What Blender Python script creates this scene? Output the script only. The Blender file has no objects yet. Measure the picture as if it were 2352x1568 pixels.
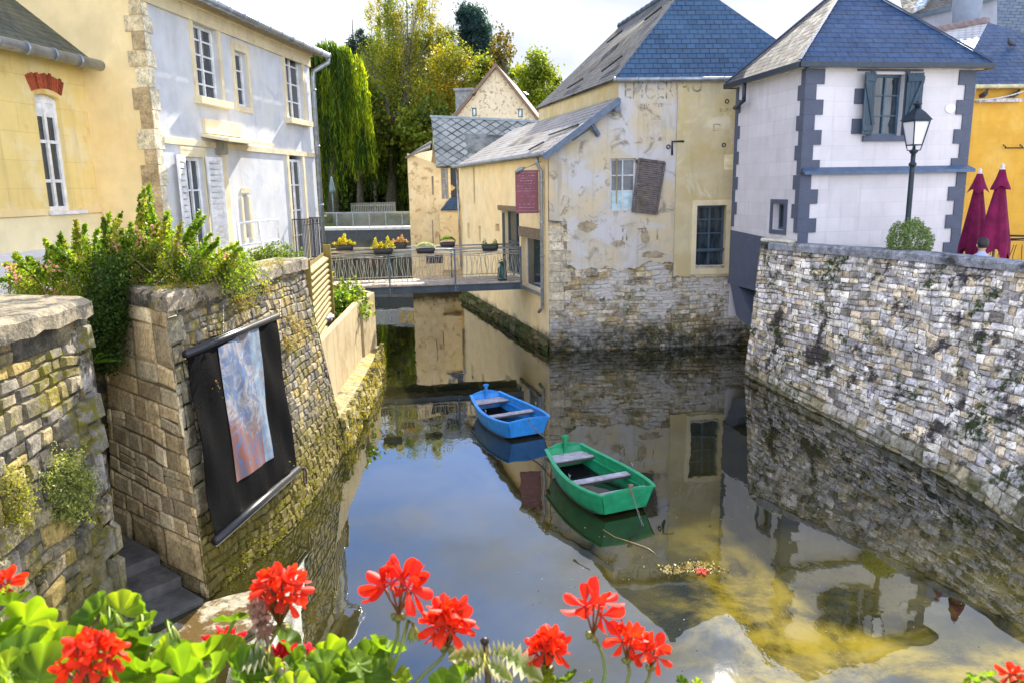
import bpy, math, random
import numpy as np
from mathutils import Vector
from mathutils.geometry import tessellate_polygon
R_ = math.radians
SC = bpy.context.scene
COL = SC.collection
# ------------------------------------------------------------------ camera
CAMZ = 4.5
PW, PH, PF = 2352.0, 1568.0, 1750.0            # working pixel frame
PITCH = math.atan(354 / 1750.0)
ROLL = 0.018
_f = Vector((0, math.cos(PITCH), -math.sin(PITCH)))
_r = Vector((1, 0, 0)); _u = _r.cross(_f)
_c, _s = math.cos(ROLL), math.sin(ROLL)
RT = _r * _c - _u * _s
UP = _r * _s + _u * _c
from mathutils import Matrix
cd = bpy.data.cameras.new('camera'); cam = bpy.data.objects.new('camera', cd); COL.objects.link(cam)
m = Matrix((RT, UP, -_f)).transposed().to_4x4(); m.translation = (0, 0, CAMZ); cam.matrix_world = m
cd.sensor_width = 36; cd.lens = 36 * PF / PW; cd.clip_start = 0.05; cd.clip_end = 2000
SC.camera = cam
cd.dof.use_dof = True; cd.dof.focus_distance = 5.0; cd.dof.aperture_fstop = 11
# ------------------------------------------------------------------ world, sun
SUN_AZ, SUN_EL = R_(17.0), R_(35.0)
w = bpy.data.worlds.new('World'); SC.world = w; w.use_nodes = True
nt = w.node_tree; nt.nodes.clear()
def wn(t, **k):
    n = nt.nodes.new(t)
    for a, b in k.items(): setattr(n, a, b)
    return n
wo = wn('ShaderNodeOutputWorld'); bg = wn('ShaderNodeBackground'); bg.inputs['Strength'].default_value = 0.14
sky = wn('ShaderNodeTexSky', sky_type='NISHITA', sun_disc=False, sun_elevation=SUN_EL, sun_rotation=SUN_AZ)
sky.air_density = 1.2; sky.dust_density = 0.6; sky.ozone_density = 2.0
tc = wn('ShaderNodeTexCoord'); mp = wn('ShaderNodeMapping'); mp.inputs['Scale'].default_value = (1, 1, 2.6); mp.inputs['Location'].default_value = (3.1, 0.4, 0.2)
no = wn('ShaderNodeTexNoise'); no.inputs['Scale'].default_value = 2.3; no.inputs['Detail'].default_value = 7; no.inputs['Roughness'].default_value = 0.55
nt.links.new(tc.outputs['Generated'], mp.inputs[0]); nt.links.new(mp.outputs[0], no.inputs['Vector'])
sx = wn('ShaderNodeSeparateXYZ'); nt.links.new(tc.outputs['Generated'], sx.inputs[0])
hz = wn('ShaderNodeMapRange'); hz.inputs[1].default_value = 0.20; hz.inputs[2].default_value = 0.36; hz.inputs[3].default_value = 0.34; hz.inputs[4].default_value = 0.05
nt.links.new(sx.outputs[2], hz.inputs[0])
ad = wn('ShaderNodeMath', operation='ADD'); nt.links.new(no.outputs[0], ad.inputs[0]); nt.links.new(hz.outputs[0], ad.inputs[1])
cr = wn('ShaderNodeMapRange'); cr.interpolation_type = 'SMOOTHSTEP'; cr.inputs[1].default_value = 0.46; cr.inputs[2].default_value = 0.70
nt.links.new(ad.outputs[0], cr.inputs[0])
n2 = wn('ShaderNodeTexNoise'); n2.inputs['Scale'].default_value = 4.5; n2.inputs['Detail'].default_value = 6; nt.links.new(mp.outputs[0], n2.inputs['Vector'])
cc = wn('ShaderNodeValToRGB'); cc.color_ramp.elements[0].position = 0.36; cc.color_ramp.elements[1].position = 0.62
CLD = 4.6
cc.color_ramp.elements[0].color = (0.66, 0.70, 0.78, 1); cc.color_ramp.elements[1].color = (0.96, 0.98, 1.04, 1)
nt.links.new(n2.outputs[0], cc.inputs[0])
bk = wn('ShaderNodeMapRange'); bk.inputs[1].default_value = -0.35; bk.inputs[2].default_value = 0.45; bk.inputs[3].default_value = 1.9; bk.inputs[4].default_value = 0.74; nt.links.new(sx.outputs[1], bk.inputs[0])     # unseen front-lit clouds behind brightened to fill shaded fronts; those near the sun greyed
cm = wn('ShaderNodeVectorMath', operation='SCALE'); nt.links.new(cc.outputs[0], cm.inputs[0]); kk = wn('ShaderNodeMath', operation='MULTIPLY'); kk.inputs[1].default_value = CLD; nt.links.new(bk.outputs[0], kk.inputs[0]); nt.links.new(kk.outputs[0], cm.inputs['Scale'])
sb = wn('ShaderNodeVectorMath', operation='MULTIPLY'); sb.inputs[1].default_value = (0.40, 0.50, 0.72); nt.links.new(sky.outputs[0], sb.inputs[0])
mx = wn('ShaderNodeMix', data_type='RGBA'); nt.links.new(cr.outputs[0], mx.inputs[0]); nt.links.new(sb.outputs[0], mx.inputs[6]); nt.links.new(cm.outputs[0], mx.inputs[7])
nt.links.new(mx.outputs[2], bg.inputs[0]); nt.links.new(bg.outputs[0], wo.inputs[0])
SDIR = Vector((math.sin(SUN_AZ) * math.cos(SUN_EL), math.cos(SUN_AZ) * math.cos(SUN_EL), math.sin(SUN_EL)))
sl = bpy.data.lights.new('sun', 'SUN'); sl.energy = 5.0; sl.angle = R_(0.6); sl.color = (1.0, 0.93, 0.80)
so = bpy.data.objects.new('sun', sl); COL.objects.link(so); so.rotation_euler = (-SDIR).to_track_quat('-Z', 'Y').to_euler(); so.location = (0, 0, 30)
SC.view_settings.view_transform = 'Standard'; SC.view_settings.look = 'None'; SC.view_settings.gamma = 1
SC.view_settings.exposure = 1.5
SC.render.engine = 'CYCLES'
# ------------------------------------------------------------------ pixel -> world
def ray(u, v): return _f + RT * ((u - PW / 2) / PF) - UP * ((v - PH / 2) / PF)
O0 = Vector((0, 0, CAMZ))
def atz(u, v, z=0.0):
    d = ray(u, v); return O0 + d * ((z - CAMZ) / d.z)
def aty(u, v, Y):
    d = ray(u, v); return O0 + d * (Y / d.y)
def hit(u, v, p, n):
    d = ray(u, v); return O0 + d * ((p - O0).dot(n) / d.dot(n))
# ------------------------------------------------------------------ mesh builder
class MB:
    def __init__(s): s.V = []; s.F = []; s.UV = []; s.C = []; s.S = []
    def add(s, vs, fs, uv=None, col=(1, 1, 1), smooth=False):
        b = len(s.V); s.V.extend([tuple(v) for v in vs]); n = len(vs)
        s.F.extend([tuple(b + i for i in f) for f in fs]); s.S.extend([smooth] * len(fs))
        s.UV.extend(uv if uv else [(0.0, 0.0)] * n)
        if isinstance(col, list): s.C.extend(col)
        else: s.C.extend([col] * n)
    def poly(s, pts, uv=None, col=(1, 1, 1)): s.add(pts, [tuple(range(len(pts)))], uv, col)
    def roof(s, pts, sdir=None, o=None, col=(1, 1, 1), th=0.0):
        P = [Vector(p) for p in pts]; o = Vector(o) if o else P[0]
        sd = (Vector(sdir) if sdir else P[1] - P[0]).normalized()
        n = (P[1] - P[0]).cross(P[2] - P[0]).normalized(); t = n.cross(sd).normalized()
        if t.z < 0: t = -t
        if n.z < 0: n = -n
        s.poly(P, [((p - o).dot(sd), (p - o).dot(t)) for p in P], col)
        if th:
            Q = [p - n * th for p in P]; s.poly(Q[::-1])
            for i in range(len(P)):
                j = (i + 1) % len(P); s.poly([P[i], Q[i], Q[j], P[j]])
    def box(s, o, a, b, c, col=(1, 1, 1)):
        o, a, b, c = Vector(o), Vector(a), Vector(b), Vector(c)
        P = [o, o + a, o + a + b, o + b]; Q = [p + c for p in P]; la, lb, lc = a.length, b.length, c.length
        s.add(P, [(3, 2, 1, 0)], [(0, 0), (la, 0), (la, lb), (0, lb)], col); s.add(Q, [(0, 1, 2, 3)], [(0, 0), (la, 0), (la, lb), (0, lb)], col)
        for i, L in ((0, la), (1, lb), (2, la), (3, lb)):
            j = (i + 1) % 4; s.add([P[i], P[j], Q[j], Q[i]], [(0, 1, 2, 3)], [(0, 0), (L, 0), (L, lc), (0, lc)], col)
    def bx(s, x0, x1, y0, y1, z0, z1, col=(1, 1, 1)): s.box((x0, y0, z0), (x1 - x0, 0, 0), (0, y1 - y0, 0), (0, 0, z1 - z0), col)
    def bar(s, p, q, w, h=None, col=(1, 1, 1), up=(0, 0, 1)):
        p, q = Vector(p), Vector(q); h = h or w; d = (q - p); a = d.cross(Vector(up))
        if a.length < 1e-5: a = d.cross(Vector((1, 0, 0)))
        a = a.normalized() * w; b = a.cross(d).normalized() * h
        s.box(p - a / 2 - b / 2, d, a, b, col)
    def tube(s, pts, r, seg=8, col=(1, 1, 1), caps=True):
        P = [Vector(p) for p in pts]; n = len(P); rr = r if isinstance(r, (list, tuple)) else [r] * n
        vs = []; prev = None
        for i, p in enumerate(P):
            d = (P[min(i + 1, n - 1)] - P[max(i - 1, 0)])
            d = d.normalized() if d.length > 1e-9 else Vector((0, 0, 1))
            a = prev - d * prev.dot(d) if prev else d.orthogonal()
            if a.length < 1e-6: a = d.orthogonal()
            a.normalize(); prev = a; b = d.cross(a)
            for k in range(seg):
                t = 2 * math.pi * k / seg; vs.append(p + (a * math.cos(t) + b * math.sin(t)) * rr[i])
        fs = [(i * seg + k, i * seg + (k + 1) % seg, (i + 1) * seg + (k + 1) % seg, (i + 1) * seg + k) for i in range(n - 1) for k in range(seg)]
        if caps: fs += [tuple(range(seg))[::-1], tuple((n - 1) * seg + k for k in range(seg))]
        s.add(vs, fs, None, col, True)
    def lathe(s, prof, c=(0, 0, 0), seg=16, col=(1, 1, 1), sq=1.0):
        c = Vector(c); vs = []
        for r, z in prof:
            for k in range(seg):
                t = 2 * math.pi * (k + .5) / seg; vs.append(c + Vector((r * math.cos(t), r * math.sin(t) * sq, z)))
        n = len(prof); fs = [(i * seg + k, i * seg + (k + 1) % seg, (i + 1) * seg + (k + 1) % seg, (i + 1) * seg + k) for i in range(n - 1) for k in range(seg)]
        fs += [tuple(range(seg))[::-1], tuple((n - 1) * seg + k for k in range(seg))]
        s.add(vs, fs, None, col, seg > 6)
    def leaves(s, C, size, cols, rng, el=1.7, aim=None, jit=1.0):
        C = np.asarray(C, float); n = len(C)
        if n == 0: return
        a = rng.normal(size=(n, 3)) * jit
        if aim is not None: a = a + np.asarray(aim)
        a /= np.linalg.norm(a, axis=1, keepdims=True) + 1e-9
        b = np.cross(a, rng.normal(size=(n, 3))); b /= np.linalg.norm(b, axis=1, keepdims=True) + 1e-9
        L = (size * rng.uniform(.7, 1.35, n))[:, None]; a = a * L * .5; b = b * L * .5 / el
        V = np.stack([C - a, C + b, C + a, C - b], 1).reshape(-1, 3)
        base = len(s.V); s.V.extend(map(tuple, V.tolist()))
        idx = (np.arange(n * 4).reshape(-1, 4) + base).tolist(); s.F.extend(map(tuple, idx)); s.S.extend([False] * n)
        s.UV.extend([(0.0, 0.0)] * (4 * n)); cc_ = np.repeat(np.asarray(cols), 4, 0); s.C.extend(map(tuple, cc_.tolist()))
    def build(s, name, mat, parent=None, loc=None):
        if parent is not None: base = BASE[parent]
        else: base = Vector(loc) if loc else Vector((0, 0, 0))
        V = np.array(s.V, float) - np.array(base)
        me = bpy.data.meshes.new(name); me.from_pydata(V.tolist(), [], s.F)
        me.polygons.foreach_set('use_smooth', s.S)
        li = np.empty(len(me.loops), np.int32); me.loops.foreach_get('vertex_index', li)
        uv = me.uv_layers.new(name='UVMap'); uv.data.foreach_set('uv', np.array(s.UV, np.float32)[li].ravel())
        ca = me.color_attributes.new('Col', 'FLOAT_COLOR', 'POINT')
        c4 = np.ones((len(s.C), 4), np.float32); c4[:, :3] = np.array(s.C, np.float32); ca.data.foreach_set('color', c4.ravel())
        me.materials.append(mat); me.update()
        o = bpy.data.objects.new(name, me); COL.objects.link(o)
        if parent is not None: o.parent = parent
        else: o.location = base
        BASE[o] = base
        return o
BASE = {}
def tag(o, label=None, cat=None, group=None, kind=None):
    if label: o['label'] = label
    if cat: o['category'] = cat
    if group: o['group'] = group
    if kind: o['kind'] = kind
    return o
def thing(name, loc, label, cat, group=None):
    o = bpy.data.objects.new(name, None); COL.objects.link(o); o.location = loc; o.empty_display_size = .2
    BASE[o] = Vector(loc); return tag(o, label, cat, group)
# ------------------------------------------------------------------ vertical wall planes
class PL:
    def __init__(s, a, b):
        s.o = Vector((a[0], a[1], 0)); e = Vector((b[0], b[1], 0)) - s.o; s.L = e.length; s.d = e.normalized()
        s.n = Vector((s.d.y, -s.d.x, 0))
        if s.n.dot(Vector((0, 0, 0)) - s.o) < 0: s.n = -s.n
    def px(s, u, v):
        h = hit(u, v, s.o, s.n) - s.o; return h.dot(s.d), h.z
    def P(s, a, z, off=0.0): return s.o + s.d * a + s.n * off + Vector((0, 0, z))
    def box(s, mb, s0, s1, z0, z1, o0, o1, col=(1, 1, 1)):
        mb.box(s.P(s0, z0, o0), s.d * (s1 - s0), Vector((0, 0, z1 - z0)), s.n * (o1 - o0), col)
    def face(s, mb, pts, off=0.0, col=(1, 1, 1)): mb.poly([s.P(a, z, off) for a, z in pts], [tuple(p) for p in pts], col)
    def slab(s, mb, pts, o0, o1, col=(1, 1, 1)):
        s.face(mb, pts, o1, col)
        for i in range(len(pts)):
            p, q = pts[i], pts[(i + 1) % len(pts)]
            mb.poly([s.P(p[0], p[1], o0), s.P(q[0], q[1], o0), s.P(q[0], q[1], o1), s.P(p[0], p[1], o1)], None, col)
    def wall(s, mb, outer, holes=(), depth=.2, off=0.0, col=(1, 1, 1)):
        loops = [[Vector((a, z, 0)) for a, z in outer]] + [[Vector((a, z, 0)) for a, z in h] for h in holes]
        flat = [p for l in loops for p in l]
        for t in tessellate_polygon(loops):
            mb.poly([s.P(flat[i].x, flat[i].y, off) for i in t], [(flat[i].x, flat[i].y) for i in t], col)
        for h in holes:
            for i in range(len(h)):
                p, q = h[i], h[(i + 1) % len(h)]
                l = math.hypot(p[0] - q[0], p[1] - q[1])
                mb.poly([s.P(p[0], p[1], off), s.P(q[0], q[1], off), s.P(q[0], q[1], off - depth), s.P(p[0], p[1], off - depth)], [(p[0], p[1]), (q[0], q[1]), (q[0] + .1, q[1]), (p[0] + .1, p[1])], col)
    def rm(s, uL, uR, vm, vT, vB): return s.px(uL, vm)[0], s.px(uR, vm)[0], s.px(uR, vB)[1], s.px(uL, vT)[1]
    def rect(s, u0, v0, u1, v1):          # (s0, s1, z0, z1) from the opening's top-left and bottom-right pixels
        a, z1 = s.px(u0, v0); b, z0 = s.px(u1, v1); return a, b, z0, z1
def R4(r): return [(r[0], r[2]), (r[1], r[2]), (r[1], r[3]), (r[0], r[3])]
def arch4(r, rise, n=6):
    a, b, z0, z1 = r; c = (a + b) / 2; h = (b - a) / 2
    return [(a, z0), (b, z0)] + [(c + h * math.cos(t), z1 + rise * math.sin(t)) for t in [math.pi * i / n for i in range(n + 1)]]
# ------------------------------------------------------------------ materials
MC = {}
class NB:
    def __init__(s, name):
        s.m = bpy.data.materials.new(name); s.m.use_nodes = True; s.t = s.m.node_tree; s.t.nodes.clear()
        s.out = s.t.nodes.new('ShaderNodeOutputMaterial')
    def n(s, t, **k):
        x = s.t.nodes.new(t)
        for a, b in k.items():
            if a.startswith('i_'): x.inputs[a[2:].replace('_', ' ')].default_value = b
            else: setattr(x, a, b)
        return x
    def l(s, a, b): s.t.links.new(a, b)
    def pos(s): return s.n('ShaderNodeNewGeometry').outputs['Position']
    def noise(s, scale, detail=4, rough=.6, vec=None, sc=None, dist=0):
        x = s.n('ShaderNodeTexNoise', i_Scale=scale, i_Detail=detail, i_Roughness=rough, i_Distortion=dist)
        vec = vec or s.pos()
        if sc:
            mpn = s.n('ShaderNodeMapping'); mpn.inputs['Scale'].default_value = sc; s.l(vec, mpn.inputs[0]); vec = mpn.outputs[0]
        s.l(vec, x.inputs['Vector']); return x.outputs[0]
    def ramp(s, f, a, b, c0=0.0, c1=1.0, smooth=True):
        x = s.n('ShaderNodeMapRange'); x.interpolation_type = 'SMOOTHSTEP' if smooth else 'LINEAR'
        for i, v in zip((1, 2, 3, 4), (a, b, c0, c1)): x.inputs[i].default_value = v
        s.l(f, x.inputs[0]); return x.outputs[0]
    def mix(s, f, a, b, mode='MIX'):
        x = s.n('ShaderNodeMix', data_type='RGBA', blend_type=mode)
        for i, v in ((0, f), (6, a), (7, b)):
            if hasattr(v, 'links'): s.l(v, x.inputs[i])
            else: x.inputs[i].default_value = v if i == 0 else (*v, 1)
        return x.outputs[2]
    def math(s, op, a, b=0.0, c=0.0):
        x = s.n('ShaderNodeMath', operation=op)
        for i, v in enumerate((a, b, c)):
            if hasattr(v, 'links'): s.l(v, x.inputs[i])
            else: x.inputs[i].default_value = v
        return x.outputs[0]
    def bump(s, h, st=.5, d=.02, nrm=None):
        x = s.n('ShaderNodeBump', i_Strength=st, i_Distance=d); s.l(h, x.inputs['Height'])
        if nrm: s.l(nrm, x.inputs['Normal'])
        return x.outputs[0]
    def pbr(s, col, rough=.8, bump=None, metal=0.0, spec=.5, **k):
        p = s.n('ShaderNodeBsdfPrincipled', i_Metallic=metal)
        p.inputs['Specular IOR Level'].default_value = spec
        if hasattr(col, 'links'): s.l(col, p.inputs[0])
        else: p.inputs[0].default_value = (*col, 1)
        if hasattr(rough, 'links'): s.l(rough, p.inputs['Roughness'])
        else: p.inputs['Roughness'].default_value = rough
        if bump: s.l(bump, p.inputs['Normal'])
        s.l(p.outputs[0], s.out.inputs[0]); return p
def scal(c, k): return tuple(min(1, x * k) for x in c)
def m_plain(name, col, rough=.6, metal=0.0, var=.18, ns=6.0, bump=.15, spec=.5, bd=.01):
    if name in MC: return MC[name]
    b = NB(name); f = b.noise(ns, 5); c = b.mix(b.ramp(f, .3, .7), scal(col, 1 - var), scal(col, 1 + var))
    g = b.noise(ns * 7, 3); rv = b.ramp(g, .3, .7, rough * .85, min(1, rough * 1.15))
    b.pbr(c, rv, b.bump(g, bump, bd) if bump else None, metal, spec); MC[name] = b.m; return b.m
def m_col(name, rough=.85, ns=14.0, var=.35, bump=.5, bd=.012, moss=None, dark=None, spec=.3, alg=None, top=None):
    """vertex colour times noise; optional moss / dirt patches and an algae band near the water"""
    if name in MC: return MC[name]
    b = NB(name); at = b.n('ShaderNodeAttribute', attribute_name='Col').outputs[0]
    f = b.noise(ns, 6, .65); k = b.ramp(f, .25, .75, 1 - var, 1 + var)
    k = b.math('MULTIPLY', k, b.ramp(b.noise(ns * 4.5, 5, .7), .32, .6, .62, 1.12)); cb = b.n('ShaderNodeCombineXYZ'); [b.l(k, cb.inputs[i]) for i in range(3)]
    c = b.mix(1.0, at, cb.outputs[0], 'MULTIPLY')
    if dark:      # (colour, scale, lo, hi)
        c = b.mix(b.ramp(b.noise(dark[1], 7, .7), dark[2], dark[3]), c, dark[0])
    if moss:
        f1 = b.math('MULTIPLY', b.ramp(b.noise(moss[1], 6, .7), moss[2], moss[3]), b.ramp(b.noise(moss[1] * 9, 3), .35, .6))
        c = b.mix(f1, c, moss[0])
    if top:       # run-off stains below the coping (colour, z0, z1)
        z = b.n('ShaderNodeSeparateXYZ'); b.l(b.pos(), z.inputs[0])
        zz = b.math('ADD', z.outputs[2], b.math('MULTIPLY', b.math('SUBTRACT', b.noise(2.2, 6, .7, sc=(1, 1, .35)), .5), 3.6))
        c = b.mix(b.math('MULTIPLY', b.ramp(zz, top[1], top[2]), .85), c, top[0])
    if alg:       # (colour, z0, z1)
        z = b.n('ShaderNodeSeparateXYZ'); b.l(b.pos(), z.inputs[0])
        zz = b.math('ADD', z.outputs[2], b.math('MULTIPLY', b.math('SUBTRACT', b.noise(1.7, 5, .7), .5), -1.1))
        c = b.mix(b.math('MULTIPLY', b.ramp(zz, alg[1], alg[2], 1, 0), b.ramp(b.noise(ns * .6, 6, .75), .3, .62, .35, .95)), c, alg[0])
    h = b.math('ADD', b.noise(ns * 1.5, 6, .7), b.math('MULTIPLY', b.noise(ns * 8, 3), .4))
    b.pbr(c, rough, b.bump(h, bump, bd), 0, spec); MC[name] = b.m; return b.m
def m_plaster(name, col, stain=None, st=(.45, .7), ss=1.2, patch=None, pt=(.55, .62), ps=.8, streak=0.3, streakc=None, alg=None, bump=.25, coursed=None, extra=None):
    if name in MC: return MC[name]
    b = NB(name); c = b.mix(b.ramp(b.noise(2.2, 6), .3, .7), scal(col, .9), scal(col, 1.08))
    if coursed:   # (w, h, mortar colour, strength): faint ashlar joints from the wall's own metres
        uv = b.n('ShaderNodeUVMap').outputs[0]
        br = b.n('ShaderNodeTexBrick', i_Scale=1.0); br.inputs['Brick Width'].default_value = coursed[0]; br.inputs['Row Height'].default_value = coursed[1]
        br.inputs['Mortar Size'].default_value = .006; br.inputs['Mortar Smooth'].default_value = .3
        br.inputs[1].default_value = (*scal(col, 1.05), 1); br.inputs[2].default_value = (*scal(col, 1 - .3 * coursed[3]), 1); br.inputs[3].default_value = (*coursed[2], 1)
        nv = b.n('ShaderNodeVectorMath', operation='ADD'); b.l(uv, nv.inputs[0])
        nn = b.n('ShaderNodeTexNoise', i_Scale=1.5); b.l(uv, nn.inputs['Vector']); sc_ = b.n('ShaderNodeVectorMath', operation='SCALE'); sc_.inputs['Scale'].default_value = .03; b.l(nn.outputs[1], sc_.inputs[0]); b.l(sc_.outputs[0], nv.inputs[1])
        b.l(nv.outputs[0], br.inputs['Vector']); c = b.mix(coursed[3], c, br.outputs[0])
    if stain: c = b.mix(b.ramp(b.noise(ss, 8, .65), st[0], st[1]), c, stain)
    if patch: c = b.mix(b.ramp(b.noise(ps, 9, .6, dist=.6), pt[0], pt[1]), c, patch)
    if extra: c = b.mix(b.ramp(b.noise(extra[1], 9, .7, dist=.8), extra[2], extra[3]), c, extra[0])
    if streak: c = b.mix(b.math('MULTIPLY', b.ramp(b.noise(3.0, 6, .6, sc=(2.2, 2.2, .18)), .5, .8), streak), c, streakc or scal(col, .45))
    if alg:
        z = b.n('ShaderNodeSeparateXYZ'); b.l(b.pos(), z.inputs[0])
        zz = b.math('ADD', z.outputs[2], b.math('MULTIPLY', b.math('SUBTRACT', b.noise(1.6, 7, .7), .5), -1.2))
        c = b.mix(b.ramp(zz, alg[1], alg[2], 1, 0), c, alg[0])
    h = b.math('ADD', b.noise(5, 7, .7), b.math('MULTIPLY', b.noise(60, 3), .15))
    b.pbr(c, .9, b.bump(h, bump, .03), 0, .25); MC[name] = b.m; return b.m
def m_slate(name, col, col2, bw=.26, rh=.17, rough=.5, lich=None, fish=False, spec=.5, moss=None, ms=.011):
    if name in MC: return MC[name]
    b = NB(name); uv = b.n('ShaderNodeUVMap').outputs[0]
    br = b.n('ShaderNodeTexBrick', i_Scale=1.0); br.inputs['Brick Width'].default_value = bw; br.inputs['Row Height'].default_value = rh
    br.inputs['Mortar Size'].default_value = ms; br.inputs['Mortar Smooth'].default_value = .1; br.inputs['Bias'].default_value = 0
    br.inputs[1].default_value = (*col, 1); br.inputs[2].default_value = (*col2, 1); br.inputs[3].default_value = (*scal(col, .13), 1)
    vec = uv
    if fish:
        mpn = b.n('ShaderNodeMapping'); mpn.inputs['Rotation'].default_value = (0, 0, R_(45)); b.l(uv, mpn.inputs[0]); vec = mpn.outputs[0]; br.offset = 0
    wv = b.n('ShaderNodeVectorMath', operation='ADD'); b.l(vec, wv.inputs[0])
    nn = b.n('ShaderNodeTexNoise', i_Scale=3.0); b.l(uv, nn.inputs['Vector']); sc_ = b.n('ShaderNodeVectorMath', operation='SCALE'); sc_.inputs['Scale'].default_value = .022; b.l(nn.outputs[1], sc_.inputs[0]); b.l(sc_.outputs[0], wv.inputs[1])
    b.l(wv.outputs[0], br.inputs['Vector'])
    c = br.outputs[0]; c = b.mix(b.ramp(b.noise(1.1, 7, .7), .35, .7), c, b.mix(.5, c, scal(col2, 1.3)))
    if lich: c = b.mix(b.ramp(b.noise(lich[1], 8, .75), lich[2], lich[3]), c, lich[0])
    if moss: c = b.mix(b.ramp(b.noise(moss[1], 8, .75), moss[2], moss[3]), c, moss[0])
    sy = b.n('ShaderNodeSeparateXYZ'); b.l(wv.outputs[0], sy.inputs[0])
    fr = b.math('SUBTRACT', 1.0, b.math('FRACT', b.math('DIVIDE', sy.outputs[1], rh)))
    h = b.math('ADD', b.math('MULTIPLY', fr, .8), b.math('ADD', b.math('MULTIPLY', br.outputs[1], -.6), b.math('MULTIPLY', b.noise(9, 4), .5)))
    rr = b.ramp(b.noise(5, 4), .3, .7, rough * .8, rough * 1.25)
    b.pbr(c, rr, b.bump(h, 1.0, .03), 0, spec); MC[name] = b.m; return b.m
def m_leaf(name, trans=.5, rough=.5, tint=(1.25, 1.15, .5), sheen=.35):
    if name in MC: return MC[name]
    b = NB(name); at = b.n('ShaderNodeAttribute', attribute_name='Col').outputs[0]
    p = b.pbr(at, rough, None, 0, sheen); t = b.n('ShaderNodeBsdfTranslucent')
    tc_ = b.mix(1.0, at, tint, 'MULTIPLY'); b.l(tc_, t.inputs[0])
    ms = b.n('ShaderNodeMixShader', i_Fac=trans); b.l(p.outputs[0], ms.inputs[1]); b.l(t.outputs[0], ms.inputs[2]); b.l(ms.outputs[0], b.out.inputs[0])
    MC[name] = b.m; return b.m
def m_glass(name='window_glass', col=(.02, .03, .04), rough=.06):
    if name in MC: return MC[name]
    b = NB(name); c = b.mix(b.ramp(b.noise(3, 4, sc=(3, 3, .6)), .4, .65), col, scal(col, 2.4)); b.pbr(c, rough, b.bump(b.noise(1.3, 2), .15, .02), 0, .8); MC[name] = b.m; return b.m
# ------------------------------------------------------------------ rough stone facing
def one(mb, fn, a, b_, z, h, pal, rng, bulge, gap, jit, T, z0, z1):
    col = rng.choice(pal); k = rng.uniform(.58, 1.3); col = (col[0] * k, col[1] * k, col[2] * k); bl = bulge * rng.uniform(.1, 1.4); vs = []
    tw = (rng.uniform(-1, 1) * jit, rng.uniform(-1, 1) * jit); cj = [(rng.uniform(-1, 1) * jit * .9, rng.uniform(-1, 1) * jit * .9) for _ in range(16)]
    for j, tz in enumerate(T):
        for i, ts in enumerate(T):
            edge = i in (0, 3) or j in (0, 3); corner = i in (0, 3) and j in (0, 3)
            ss = a + gap / 2 + (b_ - a - gap) * ts + cj[j * 4 + i][0]; zz = z + gap / 2 + (h - gap) * tz + cj[j * 4 + i][1]
            zz += (.025 * math.sin(ss * 2.3 + z * 3) + .012 * math.sin(ss * 7.1 + z * 5)) * (1 if z > z0 and z + h < z1 - .01 else 0)
            if corner: ss += (1 if i == 0 else -1) * gap * .5; zz += (1 if j == 0 else -1) * gap * .5
            p, n = fn(ss, zz); vs.append(p + n * (-.012 if edge else bl + rng.uniform(-.5, .5) * jit + tw[0] * (ts - .5) + tw[1] * (tz - .5)))
    mb.add(vs, [(r * 4 + c, r * 4 + c + 1, r * 4 + c + 5, r * 4 + c + 4) for r in range(3) for c in range(3)], None, col, False)
def stones(mb, fn, s0, s1, z0, z1, hr, wr, pal, rng, bulge=.03, gap=.012, jit=.012, back=True, mort=(.17, .15, .115)):
    """fn(s, z) -> (point, normal). Coursed rubble: every stone a small bulged block of the one facing."""
    z = z0; row = 0
    T = (0, .13, .87, 1)
    while z < z1 - 1e-6:
        h = rng.uniform(*hr)
        if z + h > z1 - hr[0] * .5: h = z1 - z
        s = s0 - rng.uniform(0, wr[0])
        ph = rng.uniform(0, 9)
        while s < s1:
            wd = rng.uniform(*wr); a, b_ = max(s, s0), min(s + wd, s1); s += wd
            if b_ - a < .03: continue
            if h > .13 and rng.uniform(0, 1) < .22:
                for zz0, hh in ((z, h * .48), (z + h * .48, h * .52)): one(mb, fn, a, b_, zz0, hh, pal, rng, bulge * .7, gap, jit, T, z0, z1)
                continue
            one(mb, fn, a, b_, z, h, pal, rng, bulge, gap, jit, T, z0, z1)
        z += h; row += 1
    if back:
        ns = max(2, int((s1 - s0) / .5)); nz = 6; vs = []
        for j in range(nz + 1):
            for i in range(ns + 1):
                p, n = fn(s0 + (s1 - s0) * i / ns, z0 + (z1 - z0) * j / nz); vs.append(p - n * .018)
        mb.add(vs, [(j * (ns + 1) + i, j * (ns + 1) + i + 1, (j + 1) * (ns + 1) + i + 1, (j + 1) * (ns + 1) + i) for j in range(nz) for i in range(ns)], None, mort)
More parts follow.
